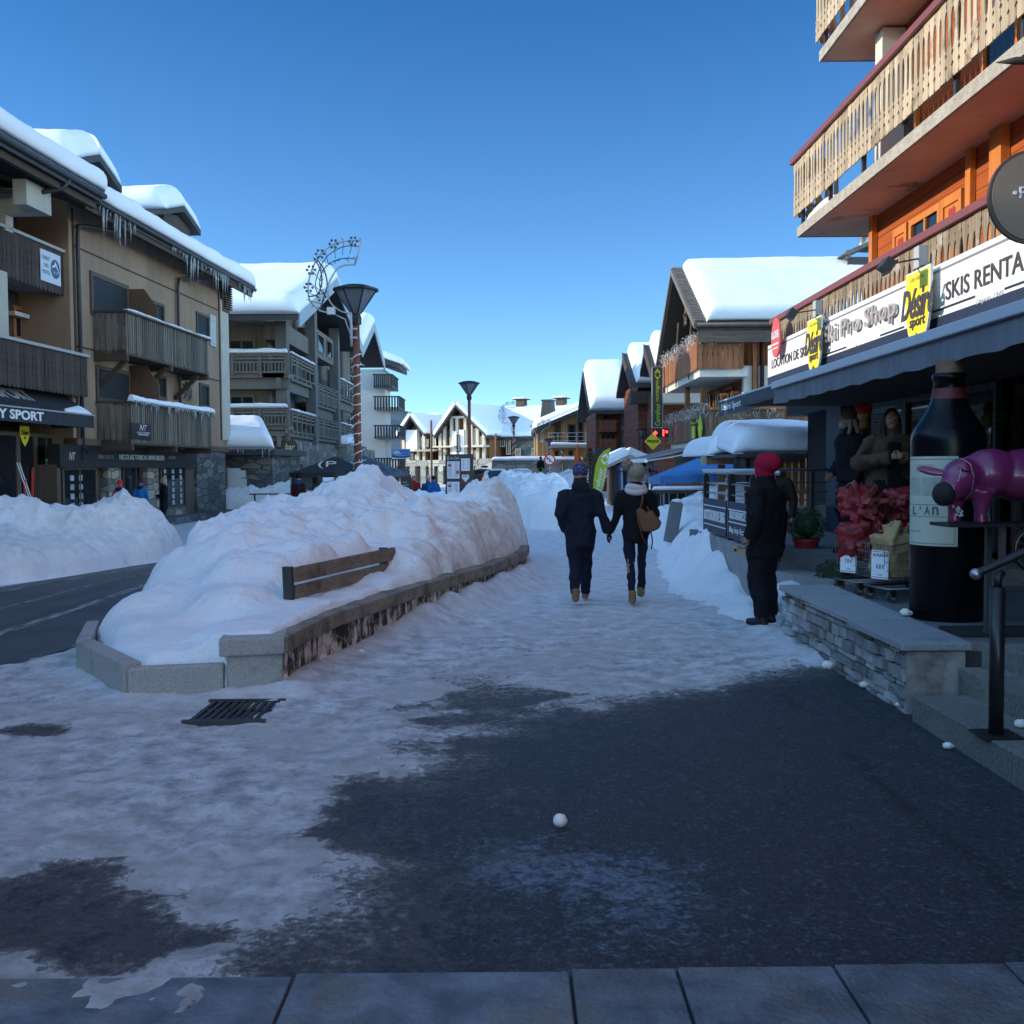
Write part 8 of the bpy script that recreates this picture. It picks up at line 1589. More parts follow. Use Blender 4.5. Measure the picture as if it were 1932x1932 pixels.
# ------------------------------------------------------------------ shopping trolleys with firewood
def wirecart(loc, rz, lab):
    t = thing('shopping_trolley', lab, 'trolley', loc, rz, 'wire trolleys of firewood'); M0 = WM[t.name]; L0, W0_, zb, zt0, zt1 = .82, .46, .2, .5, .62
    b = MB(M0); r = .0032
    def cor(x): return zt0 + (zt1 - zt0) * x / L0
    for k in range(15):
        x = L0 * k / 14
        for y in (-W0_ / 2, W0_ / 2): b.tube([(x * .96 + .02, y * .88, zb), (x, y, cor(x))], r, 4)
        b.tube([(x * .96 + .02, -W0_ / 2 * .88, zb), (x * .96 + .02, W0_ / 2 * .88, zb)], r, 4)
    for k in range(9):
        y = -W0_ / 2 + W0_ * k / 8
        for x in (0, L0): b.tube([(x * .96 + .02, y * .88, zb), (x, y, cor(x))], r, 4)
    for f in (0, .25, .5, .75, 1):
        rr = .006 if f in (0, 1) else r; q = [(x * (.96 + .04 * f) + .02 * (1 - f), y * (.88 + .12 * f), zb + (cor(x) - zb) * f) for x, y in ((0, -W0_ / 2), (L0, -W0_ / 2), (L0, W0_ / 2), (0, W0_ / 2))]; b.tube(q, rr, 5, closed=True)
    b.build('basket', pm('wire_grey', (.24, .22, .2), rough=.4, metal=.7), t)
    b = MB(M0); b.tube([(.0, -.18, .12), (.85, -.2, .12), (.95, -.2, .6), (1.0, -.22, .92), (1.0, .22, .92), (.95, .2, .6), (.85, .2, .12), (0, .18, .12)], .012, 8, closed=True); b.build('chassis', pm('chassis_grey', (.2, .19, .18), rough=.4, metal=.6), t, smooth=True)
    for x in (.05, .82):
        for y in (-.17, .17):
            b = MB(M0); b.tube([(x - .0, y - .013, .055), (x, y + .013, .055)], .055, 18); w = b.build('wheel', pm('tyre_grey', (.07, .068, .065), rough=.6), t); b = MB(M0); b.tube([(x, y - .016, .055), (x, y + .016, .055)], .028, 12); b.build('rim', pm('rim_grey', (.25, .24, .23)), w); b = MB(M0); b.box(x - .022, x + .022, y - .02, y - .014, .05, .125); b.box(x - .022, x + .022, y + .014, y + .02, .05, .125); b.build('fork', BLACK, w)
    return t
TB = (3.20, 8.98, .463); TBr = (3.10, 9.52, .465); ra = R(14)
wirecart(TB, ra, 'front wire trolley of paper-sacked firewood beside the giant bottle'); wirecart(TBr, ra, 'rear wire trolley of red-netted firewood, half hidden by the front one')
def sack(name, cat, c, rad, m, lab, grp, seed, M0, logs=True):
    g = random.Random(seed); t = thing(name, lab, cat, tuple(M0 @ Vector(c)), 0, grp); b = MB(M0); c = Vector(c)
    if logs: b.ball(c, [q * .9 for q in rad], 16, 12, bump=.05, seed=seed)
    else: b.box(c.x - rad[0] * .85, c.x + rad[0] * .85, c.y - rad[1] * .85, c.y + rad[1] * .85, c.z - rad[2] * .8, c.z + rad[2] * .75)
    for k in range(40 if logs else 14):
        d = Vector((g.gauss(0, 1), g.gauss(0, 1), g.gauss(0, 1))).normalized(); d = Vector([math.copysign(abs(q) ** .7, q) for q in d]); p = c + Vector((d.x * rad[0], d.y * rad[1], d.z * rad[2])) * (.70 if logs else .62); q = Vector((g.uniform(-1, 1), g.uniform(-1, 1), g.uniform(-.8, .8))).normalized(); l = g.uniform(.05, .10)
        b.beam(p - q * l, p + q * l, g.uniform(.05, .1), g.uniform(.04, .07), up=(g.uniform(-1, 1), g.uniform(-1, 1), 1))
    if not logs:
        for k in range(7): p = c + Vector((g.uniform(-.7, .7) * rad[0], g.uniform(-.6, .6) * rad[1], rad[2] * .8)); b.beam(p, p + Vector((g.uniform(-.06, .06), g.uniform(-.06, .06), g.uniform(.06, .15))), g.uniform(.06, .14), .05, up=(g.uniform(-1, 1), g.uniform(-1, 1), .2))
    o = b.build('sack', m, t, remesh=.014, smoothit=3)
    if not logs: q = o.modifiers.new('d', 'DISPLACE'); q.texture = _ft; q.strength = .07; q.texture_coords = 'LOCAL'
    if logs:
        for k in range(9):
            b = MB(M0); a = g.uniform(3.3, 6.1); p = c + Vector((math.cos(a) * rad[0] * .88, math.sin(a) * rad[1] * .9, g.uniform(-.6, .7) * rad[2])); d = Vector((g.uniform(-1, 1), g.uniform(-.3, .3), g.uniform(-.7, .7))).normalized(); b.beam(p - d * .06, p + d * .06, g.uniform(.04, .07), g.uniform(.03, .05)); b.build('log', pm('log_through_net', (.22, .03, .03), (.36, .10, .09), ns=8, isl=.25, rough=.8), t)
    return t
NET = pm('red_net', (.15, .007, .009), (.30, .02, .024), ns=26, rough=.42, bump=1.0, bs=60, bdist=.01, col3=(.06, .004, .006), n3=7, l3=.5, h3=.62); KRAFT = pm('kraft_paper', (.38, .25, .11), (.47, .33, .16), ns=4, rough=.7, bump=.8, bs=7, bdist=.03)
Mr = Matrix.Translation(Vector(TBr)) @ Matrix.Rotation(ra, 4, 'Z'); Mf = Matrix.Translation(Vector(TB)) @ Matrix.Rotation(ra, 4, 'Z')
rl_ = ['large red net sack of firewood, topmost on the rear trolley towards the street', 'red net sack low in the rear trolley above the white price sheet', 'red net sack of firewood beside the bottle, high on the rear trolley', 'red net sack low in the rear trolley next to the bottle']
for k, (c, rd) in enumerate((((.18, .02, .83), (.2, .2, .2)), ((.13, -.04, .5), (.22, .22, .22)), ((.62, .02, .80), (.2, .2, .2)), ((.62, -.03, .5), (.22, .2, .2)))): sack('firewood_sack', 'sack', c, rd, NET, rl_[k], 'red net firewood sacks', 20 + k, Mr)
for k, (c, rd) in enumerate((((.22, .0, .40), (.21, .2, .23)), ((.6, .0, .42), (.21, .2, .22)))): sack('paper_sack', 'sack', c, rd, KRAFT, ('crumpled brown paper sack of firewood behind the front price sheet', 'brown paper sack in the front trolley next to the bottle')[k], 'brown paper firewood sacks', 30 + k, Mf, logs=False)
b = MB(Mf); b.box(.22, .32, -.12, -.04, .615, .63); tag(b.build('blue_tag', pm('blue_plastic', (.02, .15, .5), rough=.4)), 'small blue plastic tag on the crumpled paper sack', 'tag')
for (M0, t1_, t2_, lab) in ((Mf, 'SAC DE GROS BOIS', '8.50 €', 'white price sheet reading 8.50 on the front trolley'), (Mr, 'SAC DE PETIT BOIS', '7.50 €', 'white price sheet reading 7.50 on the rear trolley')):
    ps_ = thing('price_sheet', lab, 'price sign', tuple(M0 @ Vector((0, -.1, .4))), 0, 'price sheets on the trolleys'); Tq = M0 @ planeM((-.03, .0, .0), (.35, -1, 0), (0.02, 0, 1)); x0, x1, y0, y1 = -.02, .16, .2, .45
    b = MB(Tq); b.box(x0, x1, y0, y1, 0, .003); b.build('sheet', PAPER, ps_); letters('lettering', t1_, Tq, (x0 + .015, x1 - .015, y1 - .055, y1 - .03), BLACK, ps_, extrude=.004, bold=.02); letters('lettering', t2_, Tq, (x0 + .05, x1 - .05, y0 + .09, y0 + .13), BLACK, ps_, extrude=.004, bold=.01); letters('lettering', 'Le sac', Tq, (x0 + .065, x1 - .065, y0 + .03, y0 + .045), BLACK, ps_, extrude=.004)
    b = MB(Tq); b.box(x0 + .008, x1 - .008, y1 - .014, y1 - .01, .003, .0042); b.box(x0 + .008, x1 - .008, y0 + .012, y0 + .016, .003, .0042); b.build('line', BLACK, ps_)
# bicycle wheel at the picture's edge
bw_ = thing('bicycle_wheel', 'bicycle wheel with thin spokes behind the handrail at the shop door', 'wheel', (4.1, 7.9, .46)); c_ = atY(1955, 1036, 7.6); b = MB(Matrix.Translation(c_)); b.tube([(.17 * math.cos(t), 0, .17 * math.sin(t)) for t in np.linspace(0, 2 * math.pi, 33)[:-1]], .011, 8, closed=True); b.build('tyre', BLACK, bw_, smooth=True); b = MB(Matrix.Translation(c_)); b.tube([(.155 * math.cos(t), 0, .155 * math.sin(t)) for t in np.linspace(0, 2 * math.pi, 33)[:-1]], .007, 6, closed=True); b.build('rim', GREYM, bw_, smooth=True)
b = MB(Matrix.Translation(c_))
for k in range(16): a = R(22.5 * k); b.tube([(0, 0, 0), (.15 * math.cos(a), 0, .15 * math.sin(a))], .0015, 3)
b.tube([(0, -.03, 0), (0, .03, 0)], .018, 10); b.build('hub', GREYM, bw_); b = MB(); b.tube([(c_.x, c_.y + .03, c_.z), (c_.x + .1, c_.y + .04, .47)], .01, 6); b.build('kickstand', BLACK, bw_)
# small lumps of snow along the wall and on the coping
lump_m = pm('ice_lump', (.75, .72, .68), rough=.6)
LUMP = [((1562, 1262, 0), .045, 'pair of snow lumps at the foot of the slate wall'), ((1630, 1297, 0), .03, 'snow lump at the foot of the slate wall, before its corner'), ((1696, 1334, 0), .022, 'snow crumb touching the slate wall corner'), ((1788, 1412, 0), .024, 'snow crumb on the asphalt below the lowest step'), ((1708, 1161, .5), .035, 'white lump on the coping beside the bottle'), ((1925, 1372, .16), .03, 'white lump on the lowest step by the handrail post'), ((682, 1236, 0), .035, 'pale ice lump against the icy planter stones')]
for k, ((px, py, z), r, lab) in enumerate(LUMP):
    p = G(px, py, z); g = random.Random(k); b = MB(); b.ball((p.x, p.y, z + r * .7), (r * 1.2, r, r * .8), 12, 8, bump=.14, seed=k); b.ball((p.x + r * 1.1, p.y + r * .4, z + r * .45), (r * .7, r * .6, r * .55), 10, 7, bump=.14, seed=k + 9); tag(b.build('snow_lump', lump_m, smooth=True), lab, 'snow lump', 'snow lumps by the wall and steps')
# ------------------------------------------------------------------ people (local frame: facing -Y, +X is their left)
SKIN = pm('skin', (.36, .2, .14), (.32, .17, .12), ns=6, rough=.5)
def cloth(name, c, c2=None, bump=.5, rough=.85): return pm(name, c, c2 or tuple(q * .8 for q in c), ns=5, rough=rough, bump=bump, bs=9, bst=(1, 1, .7), bdist=.03, spec=.2)
def hand(b, wrist, d, nrm, side, curl=.5, s=1.0):
    wrist = Vector(wrist); d = Vector(d).normalized(); nrm = Vector(nrm); nrm = (nrm - d * nrm.dot(d)).normalized(); lat = d.cross(nrm) * side
    for q in (-.024, -.008, .008, .024): b.tube([wrist + lat * q * .7 * s, wrist + d * .085 * s + lat * q * s], [.014 * s, .0125 * s], 8)
    for q, l in ((-.028, .066), (-.0095, .078), (.0095, .073), (.028, .056)):
        p = wrist + d * .085 * s + lat * q * s; pts = [p]; a = 0
        for k in range(3): a += curl * (.55 + .2 * k); pts.append(pts[-1] + (d * math.cos(a) + nrm * math.sin(a) + lat * q * 1.2) * l * s * (.42, .33, .25)[k])
        b.tube(pts, [.0095 * s, .009 * s, .0085 * s, .0065 * s], 7)
    p = wrist + d * .028 * s - lat * .026 * s; b.tube([p, p + (d * .5 - lat * .8 + nrm * .3) * .04 * s, p + (d * .9 - lat * .75 + nrm * .7) * .065 * s], [.014 * s, .011 * s, .008 * s], 8)
def crease(o, vox):
    if vox < .02:
        d = o.modifiers.new('d', 'DISPLACE'); d.texture = _ft; d.strength = .055; d.mid_level = .5; d.texture_coords = 'LOCAL'
    return o
def person(label, loc, face, h=1.72, LA=None, RA=None, feet=((.09, 0), (-.09, 0)), lift=(0, 0), jacket=None, hem=.75, trousers=None, boots=None, hat=None, pom=None, hair=None, hairlong=False, hood=None, scarf=None, mask=None, vox=.012, wide=1.0, head=(0, 0), loose=1.0, group=None, bulk=1.0, curl=.5, gl=None, palms=None, flare=1.0, hatscale=1.0, collar=.13, gloves=None):
    k = h / 1.75; rz = math.atan2(face[0], -face[1]); t = thing('person', label, 'person', loc, rz, group); M0 = WM[t.name] @ Matrix.Scale(k, 4)
    LA = LA or ((.26, .03, 1.14), (.27, -.05, .88)); RA = RA or ((-.26, .03, 1.14), (-.27, -.05, .88))
    sh = .185 * wide; hz = 1.62; tilt = Vector((head[0], head[1], 0)); hc = Vector((0, -.02, hz)) + tilt * .06
    hips = [Vector((.09, .0, .92)), Vector((-.09, .0, .92))]; F = [Vector((f[0], f[1], .085 + l)) for f, l in zip(feet, lift)]; kn = [(hp + f) / 2 + Vector((0, -.05 - .1 * l, .03)) for hp, f, l in zip(hips, F, lift)]
    # body
    b = MB(M0)
    for hp, q, f in zip(hips, kn, F): b.tube([hp, q, f], [.075, .055, .04], 12); b.tube([f + Vector((0, .04, -.03)), f + Vector((0, -.14, -.05))], [.035, .03], 8)
    for z, rx, ry in ((.93, .15, .1), (1.05, .13, .095), (1.2, .14, .1), (1.34, .14, .085)): b.ball((0, 0, z), (rx * wide, ry, .09), 14, 10)
    for s, A in ((1, LA), (-1, RA)): b.tube([(s * sh * .9, 0, 1.42), A[0], A[1]], [.05, .04, .028], 10)
    b.tube([(0, .0, 1.42), hc + Vector((0, .015, -.06))], [.06, .052], 12)
    b.ball(hc, (.074, .092, .112), 18, 14); b.ball(hc + Vector((0, -.03, -.06)), (.052, .062, .055), 14, 10); b.tube([hc + Vector((0, -.086, .015)), hc + Vector((0, -.112, -.022))], [.008, .014], 8)
    for s in (1, -1):
        b.ball(hc + Vector((s * .076, .01, -.01)), (.012, .02, .03), 8, 6); b.ball(hc + Vector((s * .03, -.083, -.028)), (.022, .014, .018), 8, 6); b.ball(hc + Vector((s * .03, -.082, .032)), (.024, .014, .009), 8, 6)
    b.ball(hc + Vector((0, -.09, -.058)), (.022, .012, .008), 8, 6)
    for s, A, i in ((1, LA, 0), (-1, RA, 1)):
        d = Vector(A[1]) - Vector(A[0]); nn = palms[i] if palms and palms[i] else (-s, 0, 0); hand(b, Vector(A[1]) - d.normalized() * .01, d, nn, s, curl)
    b.build('body', gl if gl and vox > .011 else SKIN, t, remesh=min(vox, .0085) if vox < .02 else vox, smoothit=1)
    if vox < .02:
        for s in (1, -1):
            b = MB(M0); b.ball(hc + Vector((s * .03, -.085, .012)), (.011, .008, .007), 8, 6); b.build('eye', pm('eye_dark', (.03, .025, .02), rough=.1), t)
    if gloves:
        for s, A, i in ((1, LA, 0), (-1, RA, 1)):
            d = Vector(A[1]) - Vector(A[0]); b = MB(M0); hand(b, Vector(A[1]) - d.normalized() * .015, d, (-s, 0, 0), s, curl, 1.12); b.build('glove', gloves, t, remesh=.009, smoothit=1)
    # jacket
    jk = jacket; b = MB(M0); bl = bulk
    secs = [(hem, .155 * flare, .12 * flare), (.9, .158 * (1 + (flare - 1) * .6), .125), (1.05, .155, .122), (1.2, .165, .13), (1.34, .178, .128), (1.43, .15, .105)]
    for i in range(len(secs) - 1):
        for f in (0, .25, .5, .75):
            z, rx, ry = (secs[i][j] + (secs[i + 1][j] - secs[i][j]) * f for j in range(3)); b.ball((0, 0, z), (rx * wide * bl, ry * bl, .06), 16, 8)
    for s, A in ((1, LA), (-1, RA)):
        e, w_ = Vector(A[0]), Vector(A[1]); b.ball((s * sh * .85, .005, 1.385), (.09 * bl, .082 * bl, .08), 12, 9); b.tube([(s * sh * .75, 0, 1.39), (s * sh * .97, 0, 1.37), e, w_ - (w_ - e).normalized() * .0], [.075 * bl, .082 * bl, .066 * loose, .05 * loose], 12); b.ball(e, .064 * loose, 10, 8)
    if collar: b.tube([(0, .012, 1.40), (0, .006, 1.46), (0, -.004, 1.42 + collar)], [.125, .104, .09], 14)
    if hood == 'down': b.ball((0, .09, 1.49), (.12, .075, .085), 14, 10)
    jo = crease(b.build('jacket', jk, t, remesh=max(vox, .012), smoothit=3), vox)
    if hood and hood not in ('down', 'up'): b = MB(M0); b.tube([(.11 * math.cos(a), .02 + .11 * math.sin(a), 1.47 + .02 * math.sin(a)) for a in np.linspace(0, 2 * math.pi, 13)[:-1]], .045, 8, closed=True); b.ball((0, .12, 1.44), (.13, .06, .07), 12, 8); b.build('hood', hood, t, remesh=max(vox, .014), smoothit=2)
    if hood == 'up': b = MB(M0); b.ball(hc + Vector((0, .03, .0)), (.112, .125, .145), 16, 12); b.ball((0, .03, 1.46), (.13, .11, .09), 12, 8); b.build('hood', jk, t, remesh=max(vox, .014), smoothit=3)
    # trousers
    b = MB(M0)
    for hp, q, f in zip(hips, kn, F): b.tube([hp + Vector((0, 0, .03)), (hp + q) / 2, q, (q + f) / 2 + Vector((0, .015, 0)), f + Vector((0, 0, .01))], [.1 * loose, .09 * loose, .07 * loose, .065 * loose, .056 * loose], 12)
    b.ball((0, 0, .95), (.165 * wide, .12, .12), 14, 10); crease(b.build('trousers', trousers or jk, t, remesh=max(vox, .012), smoothit=2), vox)
    for f, l in zip(F, lift):
        b = MB(M0); b.tube([f + Vector((0, .03, -.04)), f + Vector((0, -.06, -.05)), f + Vector((0, -.17, -.055 + l * -.3))], [.045, .046, .035], 10); b.tube([f + Vector((0, .01, -.04)), f + Vector((0, .005, .09))], [.05, .052], 10); b.ball(f + Vector((0, .035, -.055)), (.04, .045, .03), 8, 6); b.build('boot', boots or BLACK, t, remesh=max(vox, .012), smoothit=2)
    if hat:
        b = MB(M0); hs_ = hatscale
        if hatscale > 1.1: b.ball(hc + Vector((0, .045, .075)), (.105 * hs_, .125 * hs_, .10 * hs_), 20, 14); b.lathe([(.09, -.06), (.1, -.03), (.102, .05), (.098, .09)], 20, tuple(hc + Vector((0, .014, .0))))
        else: b.lathe([(.089, -.0), (.097, .01), (.097, .05), (.094, .08), (.08, .125), (.05, .152), (0, .162)], 20, tuple(hc + Vector((0, .012, .01))))
        ho = b.build('hat', hat, t, smooth=True)
        if pom: b = MB(M0); b.ball(hc + Vector(pom[1]), pom[2], 16, 12, bump=.12); b.build('pompom', pom[0], ho, smooth=True)
    if hair:
        b = MB(M0); b.ball(hc + Vector((0, .025, .02)), (.086, .095, .115), 16, 12)
        if hairlong:
            for x in np.linspace(-.075, .075, 7): b.tube([hc + Vector((x, .05, .0)), hc + Vector((x * 1.15, .085, -.12)), hc + Vector((x * 1.1, .10, -.26))], [.03, .032, .012], 8)
            for s in (1, -1): b.tube([hc + Vector((s * .075, .0, .02)), hc + Vector((s * .085, -.01, -.1)), hc + Vector((s * .08, -.06, -.26))], [.025, .026, .01], 8)
        b.build('hair', hair, t, remesh=max(vox, .012), smoothit=2)
    if scarf: b = MB(M0); b.tube([(.1 * math.cos(a), .015 + .095 * math.sin(a), 1.485 + .012 * math.sin(a * 2)) for a in np.linspace(0, 2 * math.pi, 17)[:-1]], .045, 10, closed=True); b.tube([(.12 * math.cos(a), .02 + .115 * math.sin(a), 1.435 + .012 * math.cos(a * 2)) for a in np.linspace(0, 2 * math.pi, 17)[:-1]], .04, 10, closed=True); b.build('scarf', scarf, t, smooth=True)
    if mask: b = MB(M0); b.ball(hc + Vector((0, -.055, -.055)), (.062, .06, .052), 14, 10); b.build('face_mask', mask, t, smooth=True)
    return t
NVY = cloth('navy_cloth', (.012, .015, .026)); BLK = cloth('black_cloth', (.007, .007, .01)); BLK2 = cloth('black_trousers', (.009, .010, .016)); NVT = cloth('navy_trousers', (.011, .014, .028)); TBOOT = pm('tan_boot', (.25, .14, .06), (.17, .1, .05), ns=9, rough=.75); DGLOVE = cloth('dark_glove', (.012, .014, .022))
def hatmat():
    m, nt, B, N, L = newmat('nordic_hat'); B.inputs['Roughness'].default_value = .9; tc = N('ShaderNodeTexCoord')
    ck = N('ShaderNodeTexVoronoi'); ck.inputs['Scale'].default_value = 60; ck.distance = 'MANHATTAN'; L(tc.outputs['Object'], ck.inputs[0]); wv_ = N('ShaderNodeTexWave'); wv_.bands_direction = 'Z'; wv_.inputs['Scale'].default_value = 6.5; L(tc.outputs['Object'], wv_.inputs[0])
    a = N('ShaderNodeMath'); a.operation = 'GREATER_THAN'; a.inputs[1].default_value = .33; L(ck.outputs['Distance'], a.inputs[0]); c = N('ShaderNodeMath'); c.operation = 'GREATER_THAN'; c.inputs[1].default_value = .78; L(wv_.outputs['Fac'], c.inputs[0]); x = N('ShaderNodeMath'); x.operation = 'MAXIMUM'; L(a.outputs[0], x.inputs[0]); L(c.outputs[0], x.inputs[1])
    mx = N('ShaderNodeMix'); mx.data_type = 'RGBA'; mx.inputs['A'].default_value = (.5, .5, .56, 1); mx.inputs['B'].default_value = (.03, .035, .11, 1); L(x.outputs[0], mx.inputs['Factor']); L(mx.outputs['Result'], B.inputs['Base Color']); return m
gm = G(1096, 1141); gw = G(1200, 1140)
man = person('man walking away in a dark navy jacket and patterned blue-white beanie, holding hands', (gm.x, gm.y, .02), (0, 1), 1.66, LA=((.265, .07, 1.15), (.19, -.08, .93)), RA=((-.26, .03, 1.15), (-.36, -.03, .91)), feet=((.075, .12), (-.085, -.40)), lift=(.03, .0), gloves=DGLOVE, collar=.17, jacket=NVY, hem=.76, trousers=NVT, boots=TBOOT, hat=hatmat(), wide=1.12, bulk=1.12, loose=1.12, hood='down', gl=None, vox=.0119, curl=.9)
KNIT = pm('beige_knit', (.33, .28, .22), (.22, .18, .14), ns=60, rough=.95, bump=.8, bs=80); FUR = pm('fur_pom', (.30, .25, .2), (.14, .11, .085), ns=30, rough=1, bump=1, bs=60)
wom = person('woman walking away in black with a beige bobble hat and pale scarf, holding hands', (gw.x, gw.y, .02), (0.02, 1), 1.64, gloves=DGLOVE, LA=((.25, .02, 1.13), (.335, -.03, .90)), RA=((-.26, .0, 1.14), (-.2, -.12, .95)), feet=((.06, .12), (-.085, -.2)), lift=(.0, .05), jacket=BLK, hem=.82, trousers=NVT, boots=TBOOT, hat=KNIT, pom=(FUR, (.115, .07, .155), .075), scarf=cloth('pale_scarf', (.55, .5, .52)), wide=.98, bulk=1.08, loose=.86, gl=None, vox=.0119, curl=.9, hatscale=1.12)
hb = thing('handbag', 'brown leather handbag hanging from the shoulder of the walking woman', 'handbag', (gw.x + .2, gw.y - .1, .9)); k_ = gw.y / 1932
def WP(px, py, dy): q = atY(px, py, gw.y + dy); return q
b = MB(); LTH = pm('brown_leather', (.15, .055, .02), (.10, .038, .015), ns=4, rough=.45); pl_ = [(1201, 962), (1210, 958), (1222, 968), (1231, 962), (1249, 986), (1244, 998), (1230, 1004), (1212, 1003), (1206, 990)]
P_ = [WP(x, y, -.28) for x, y in pl_]; n = len(P_); b._add(P_ + [p + Vector((0, .13, 0)) for p in P_], [tuple(range(n - 1, -1, -1)), tuple(range(n, 2 * n))] + [(i, (i + 1) % n, n + (i + 1) % n, n + i) for i in range(n)]); b.build('pouch', LTH, hb, bevel=.02)
b = MB(); b.tube([WP(1208, 960, -.22), WP(1212, 945, -.2), WP(1213, 932, -.14), WP(1212, 920, .0), WP(1212, 935, .12), WP(1225, 965, -.15)], .011, 6); b.tube([WP(1203, 968, -.27), WP(1205, 990, -.3), WP(1213, 1015, -.3), WP(1222, 1030, -.28)], .006, 5); b.tube([WP(1228, 1003, -.27), WP(1231, 1020, -.28), WP(1229, 1036, -.27)], .009, 6); b.build('strap', LTH, hb, smooth=True)
gb_ = G(1443, 1187)
CRIM = cloth('crimson_knit', (.33, .008, .035), (.26, .006, .03))
blk = person('person in a long black coat and crimson slouch beanie, holding a phone and glasses', (gb_.x, gb_.y, .05), (-.75, .66), 1.69, LA=((.30, .06, 1.16), (.30, -.02, .93)), RA=((-.24, -.06, 1.13), (-.14, -.24, .93)), feet=((.11, .02), (-.11, .0)), jacket=BLK, hem=.74, trousers=BLK2, boots=pm('black_boot', (.01, .01, .013), rough=.5), hat=CRIM, hatscale=1.14, wide=1.2, bulk=1.32, loose=1.45, collar=.17, hair=pm('black_hair', (.01, .009, .008)), vox=.0119, curl=.7, palms=[(.2, -1, .2), None], flare=1.1)
hp_ = atY(1398, 1040, gb_.y - .05)
ph = thing('phone', 'pale phone with a dark camera spot held low by the person in black', 'phone', hp_); b = MB(Matrix.Translation(hp_) @ Matrix.Rotation(R(25), 4, 'Y') @ Matrix.Rotation(R(-20), 4, 'X')); b.box(-.085, .085, -.006, .006, -.04, .035); b.build('case', pm('phone_gold', (.42, .33, .22), rough=.3), ph, bevel=.005); b = MB(Matrix.Translation(hp_) @ Matrix.Rotation(R(25), 4, 'Y') @ Matrix.Rotation(R(-20), 4, 'X')); b.box(-.075, -.045, -.009, -.0065, -.03, -.005); b.build('camera', BLACK, ph)
hand_ = MB(); wv = hp_ + Vector((.035, -.01, .035))
b = MB(); q = atY(1395, 1033, gb_.y - .06); b.tube([q + Vector((.02 * math.cos(a), 0, .012 * math.sin(a))) for a in np.linspace(0, 6.28, 12)[:-1]], .003, 5, closed=True); b.tube([q + Vector((.02, 0, 0)), q + Vector((.12, .01, -.02))], .003, 5); tag(b.build('glasses', BLACK), 'folded black glasses held above the pale phone', 'glasses')
# terrace people
p = atY(1602, 880, 12.1); person('woman in black with a mauve beanie and pale face mask, standing in profile', (p.x, 12.1, .62), (-1, -.12), 1.69, jacket=BLK, hem=.55, trousers=BLK2, hat=cloth('mauve_knit', (.12, .085, .09)), hair=pm('blonde_hair', (.30, .24, .17), (.2, .15, .1), ns=30, st=(1, 1, .1)), hairlong=True, mask=pm('pink_mask', (.32, .25, .28), rough=.7), wide=1.1, bulk=1.2, vox=.0119, flare=1.15, RA=((-.27, .02, 1.14), (-.2, -.14, .97)))
p = atY(1680, 880, 10.9); TED = cloth('teddy_coat', (.105, .066, .046), (.075, .047, .033), bump=.9)
person('woman with long dark hair in an open brown teddy coat, hands raised together', (p.x, 10.9, .6), (-.15, -1), 1.66, jacket=TED, hem=.62, trousers=BLK2, hair=pm('black_hair', (.01, .009, .008)), hairlong=True, LA=((.36, -.08, 1.13), (.06, -.30, 1.2)), RA=((-.36, -.08, 1.13), (-.06, -.30, 1.2)), wide=1.18, bulk=1.3, loose=1.5, vox=.0119, flare=1.2, head=(0, -.5), curl=.6)
b = MB(Matrix.Translation((p.x, 10.9, .6)) @ Matrix.Rotation(math.atan2(-.15, 1), 4, 'Z')); b.box(-.07, .07, -.215, -.17, .62, 1.3); tag(b.build('dark_top', BLK, bevel=.02), 'dark jumper front showing in the open teddy coat', 'garment')
p = atY(1464, 880, 12.9); person('person with dark hair and pale mask in a brown coat behind the crimson beanie', (p.x, 12.9, .25), (-.6, -.8), 1.52, jacket=cloth('brown_coat', (.025, .016, .013)), hem=.6, trousers=BLK2, hair=pm('black_hair', (.01, .009, .008)), mask=pm('pale_mask', (.45, .42, .42)), vox=.02)
# far people
def far(px, py_top, d, h, face, lab, zbase=None, **k):
    q = atY(px, py_top, d); z = q.z - h if zbase is None else zbase; person(lab, (q.x, d, z), face, h, vox=.03, **{**dict(collar=.14), **k})
far(226, 907, 27.2, 1.3, (.1, 1), 'child in a pink jacket and red bobble hat outside the estate agency', jacket=cloth('pink_cloth', (.42, .03, .14)), hat=cloth('red_knit', (.6, .03, .05)), hood=cloth('navy_hood', (.015, .015, .03)), trousers=BLK2, LA=((.26, .03, 1.14), (.27, -.05, .88)), RA=((-.3, .0, 1.2), (-.5, -.1, 1.05)))
far(265, 905, 28.5, 1.28, (0, 1), 'child in a bright blue jacket and dark bobble hat outside the estate agency', jacket=cloth('blue_cloth', (.02, .16, .42)), hat=cloth('plum_knit', (.05, .02, .05)), pom=(cloth('plum_knit', (.05, .02, .05)), (0, 0, .19), .045), hood=cloth('black_hood', (.012, .012, .014)), trousers=BLK2)
far(309, 899, 30.5, 1.66, (-1, -.5), 'blonde woman in black with folded arms by the estate agency window', jacket=BLK, trousers=BLK2, hair=pm('blonde_hair', (.30, .24, .17)), hairlong=True, LA=((.26, .0, 1.15), (-.05, -.24, 1.15)), RA=((-.26, .0, 1.15), (.05, -.25, 1.12)))
far(563, 896, 36, 1.66, (.3, 1), 'person with a blue rucksack top and dark red jacket near the bar', jacket=cloth('maroon_cloth', (.05, .012, .018)), hood=cloth('rucksack_blue', (.02, .05, .16)), trousers=BLK2, wide=1.2, hat=BLK)
far(602, 898, 36.5, 1.62, (.1, 1), 'person in a brown hooded jacket walking away near the bar', jacket=cloth('brown_jacket', (.075, .04, .032)), hood='up', trousers=BLK2)
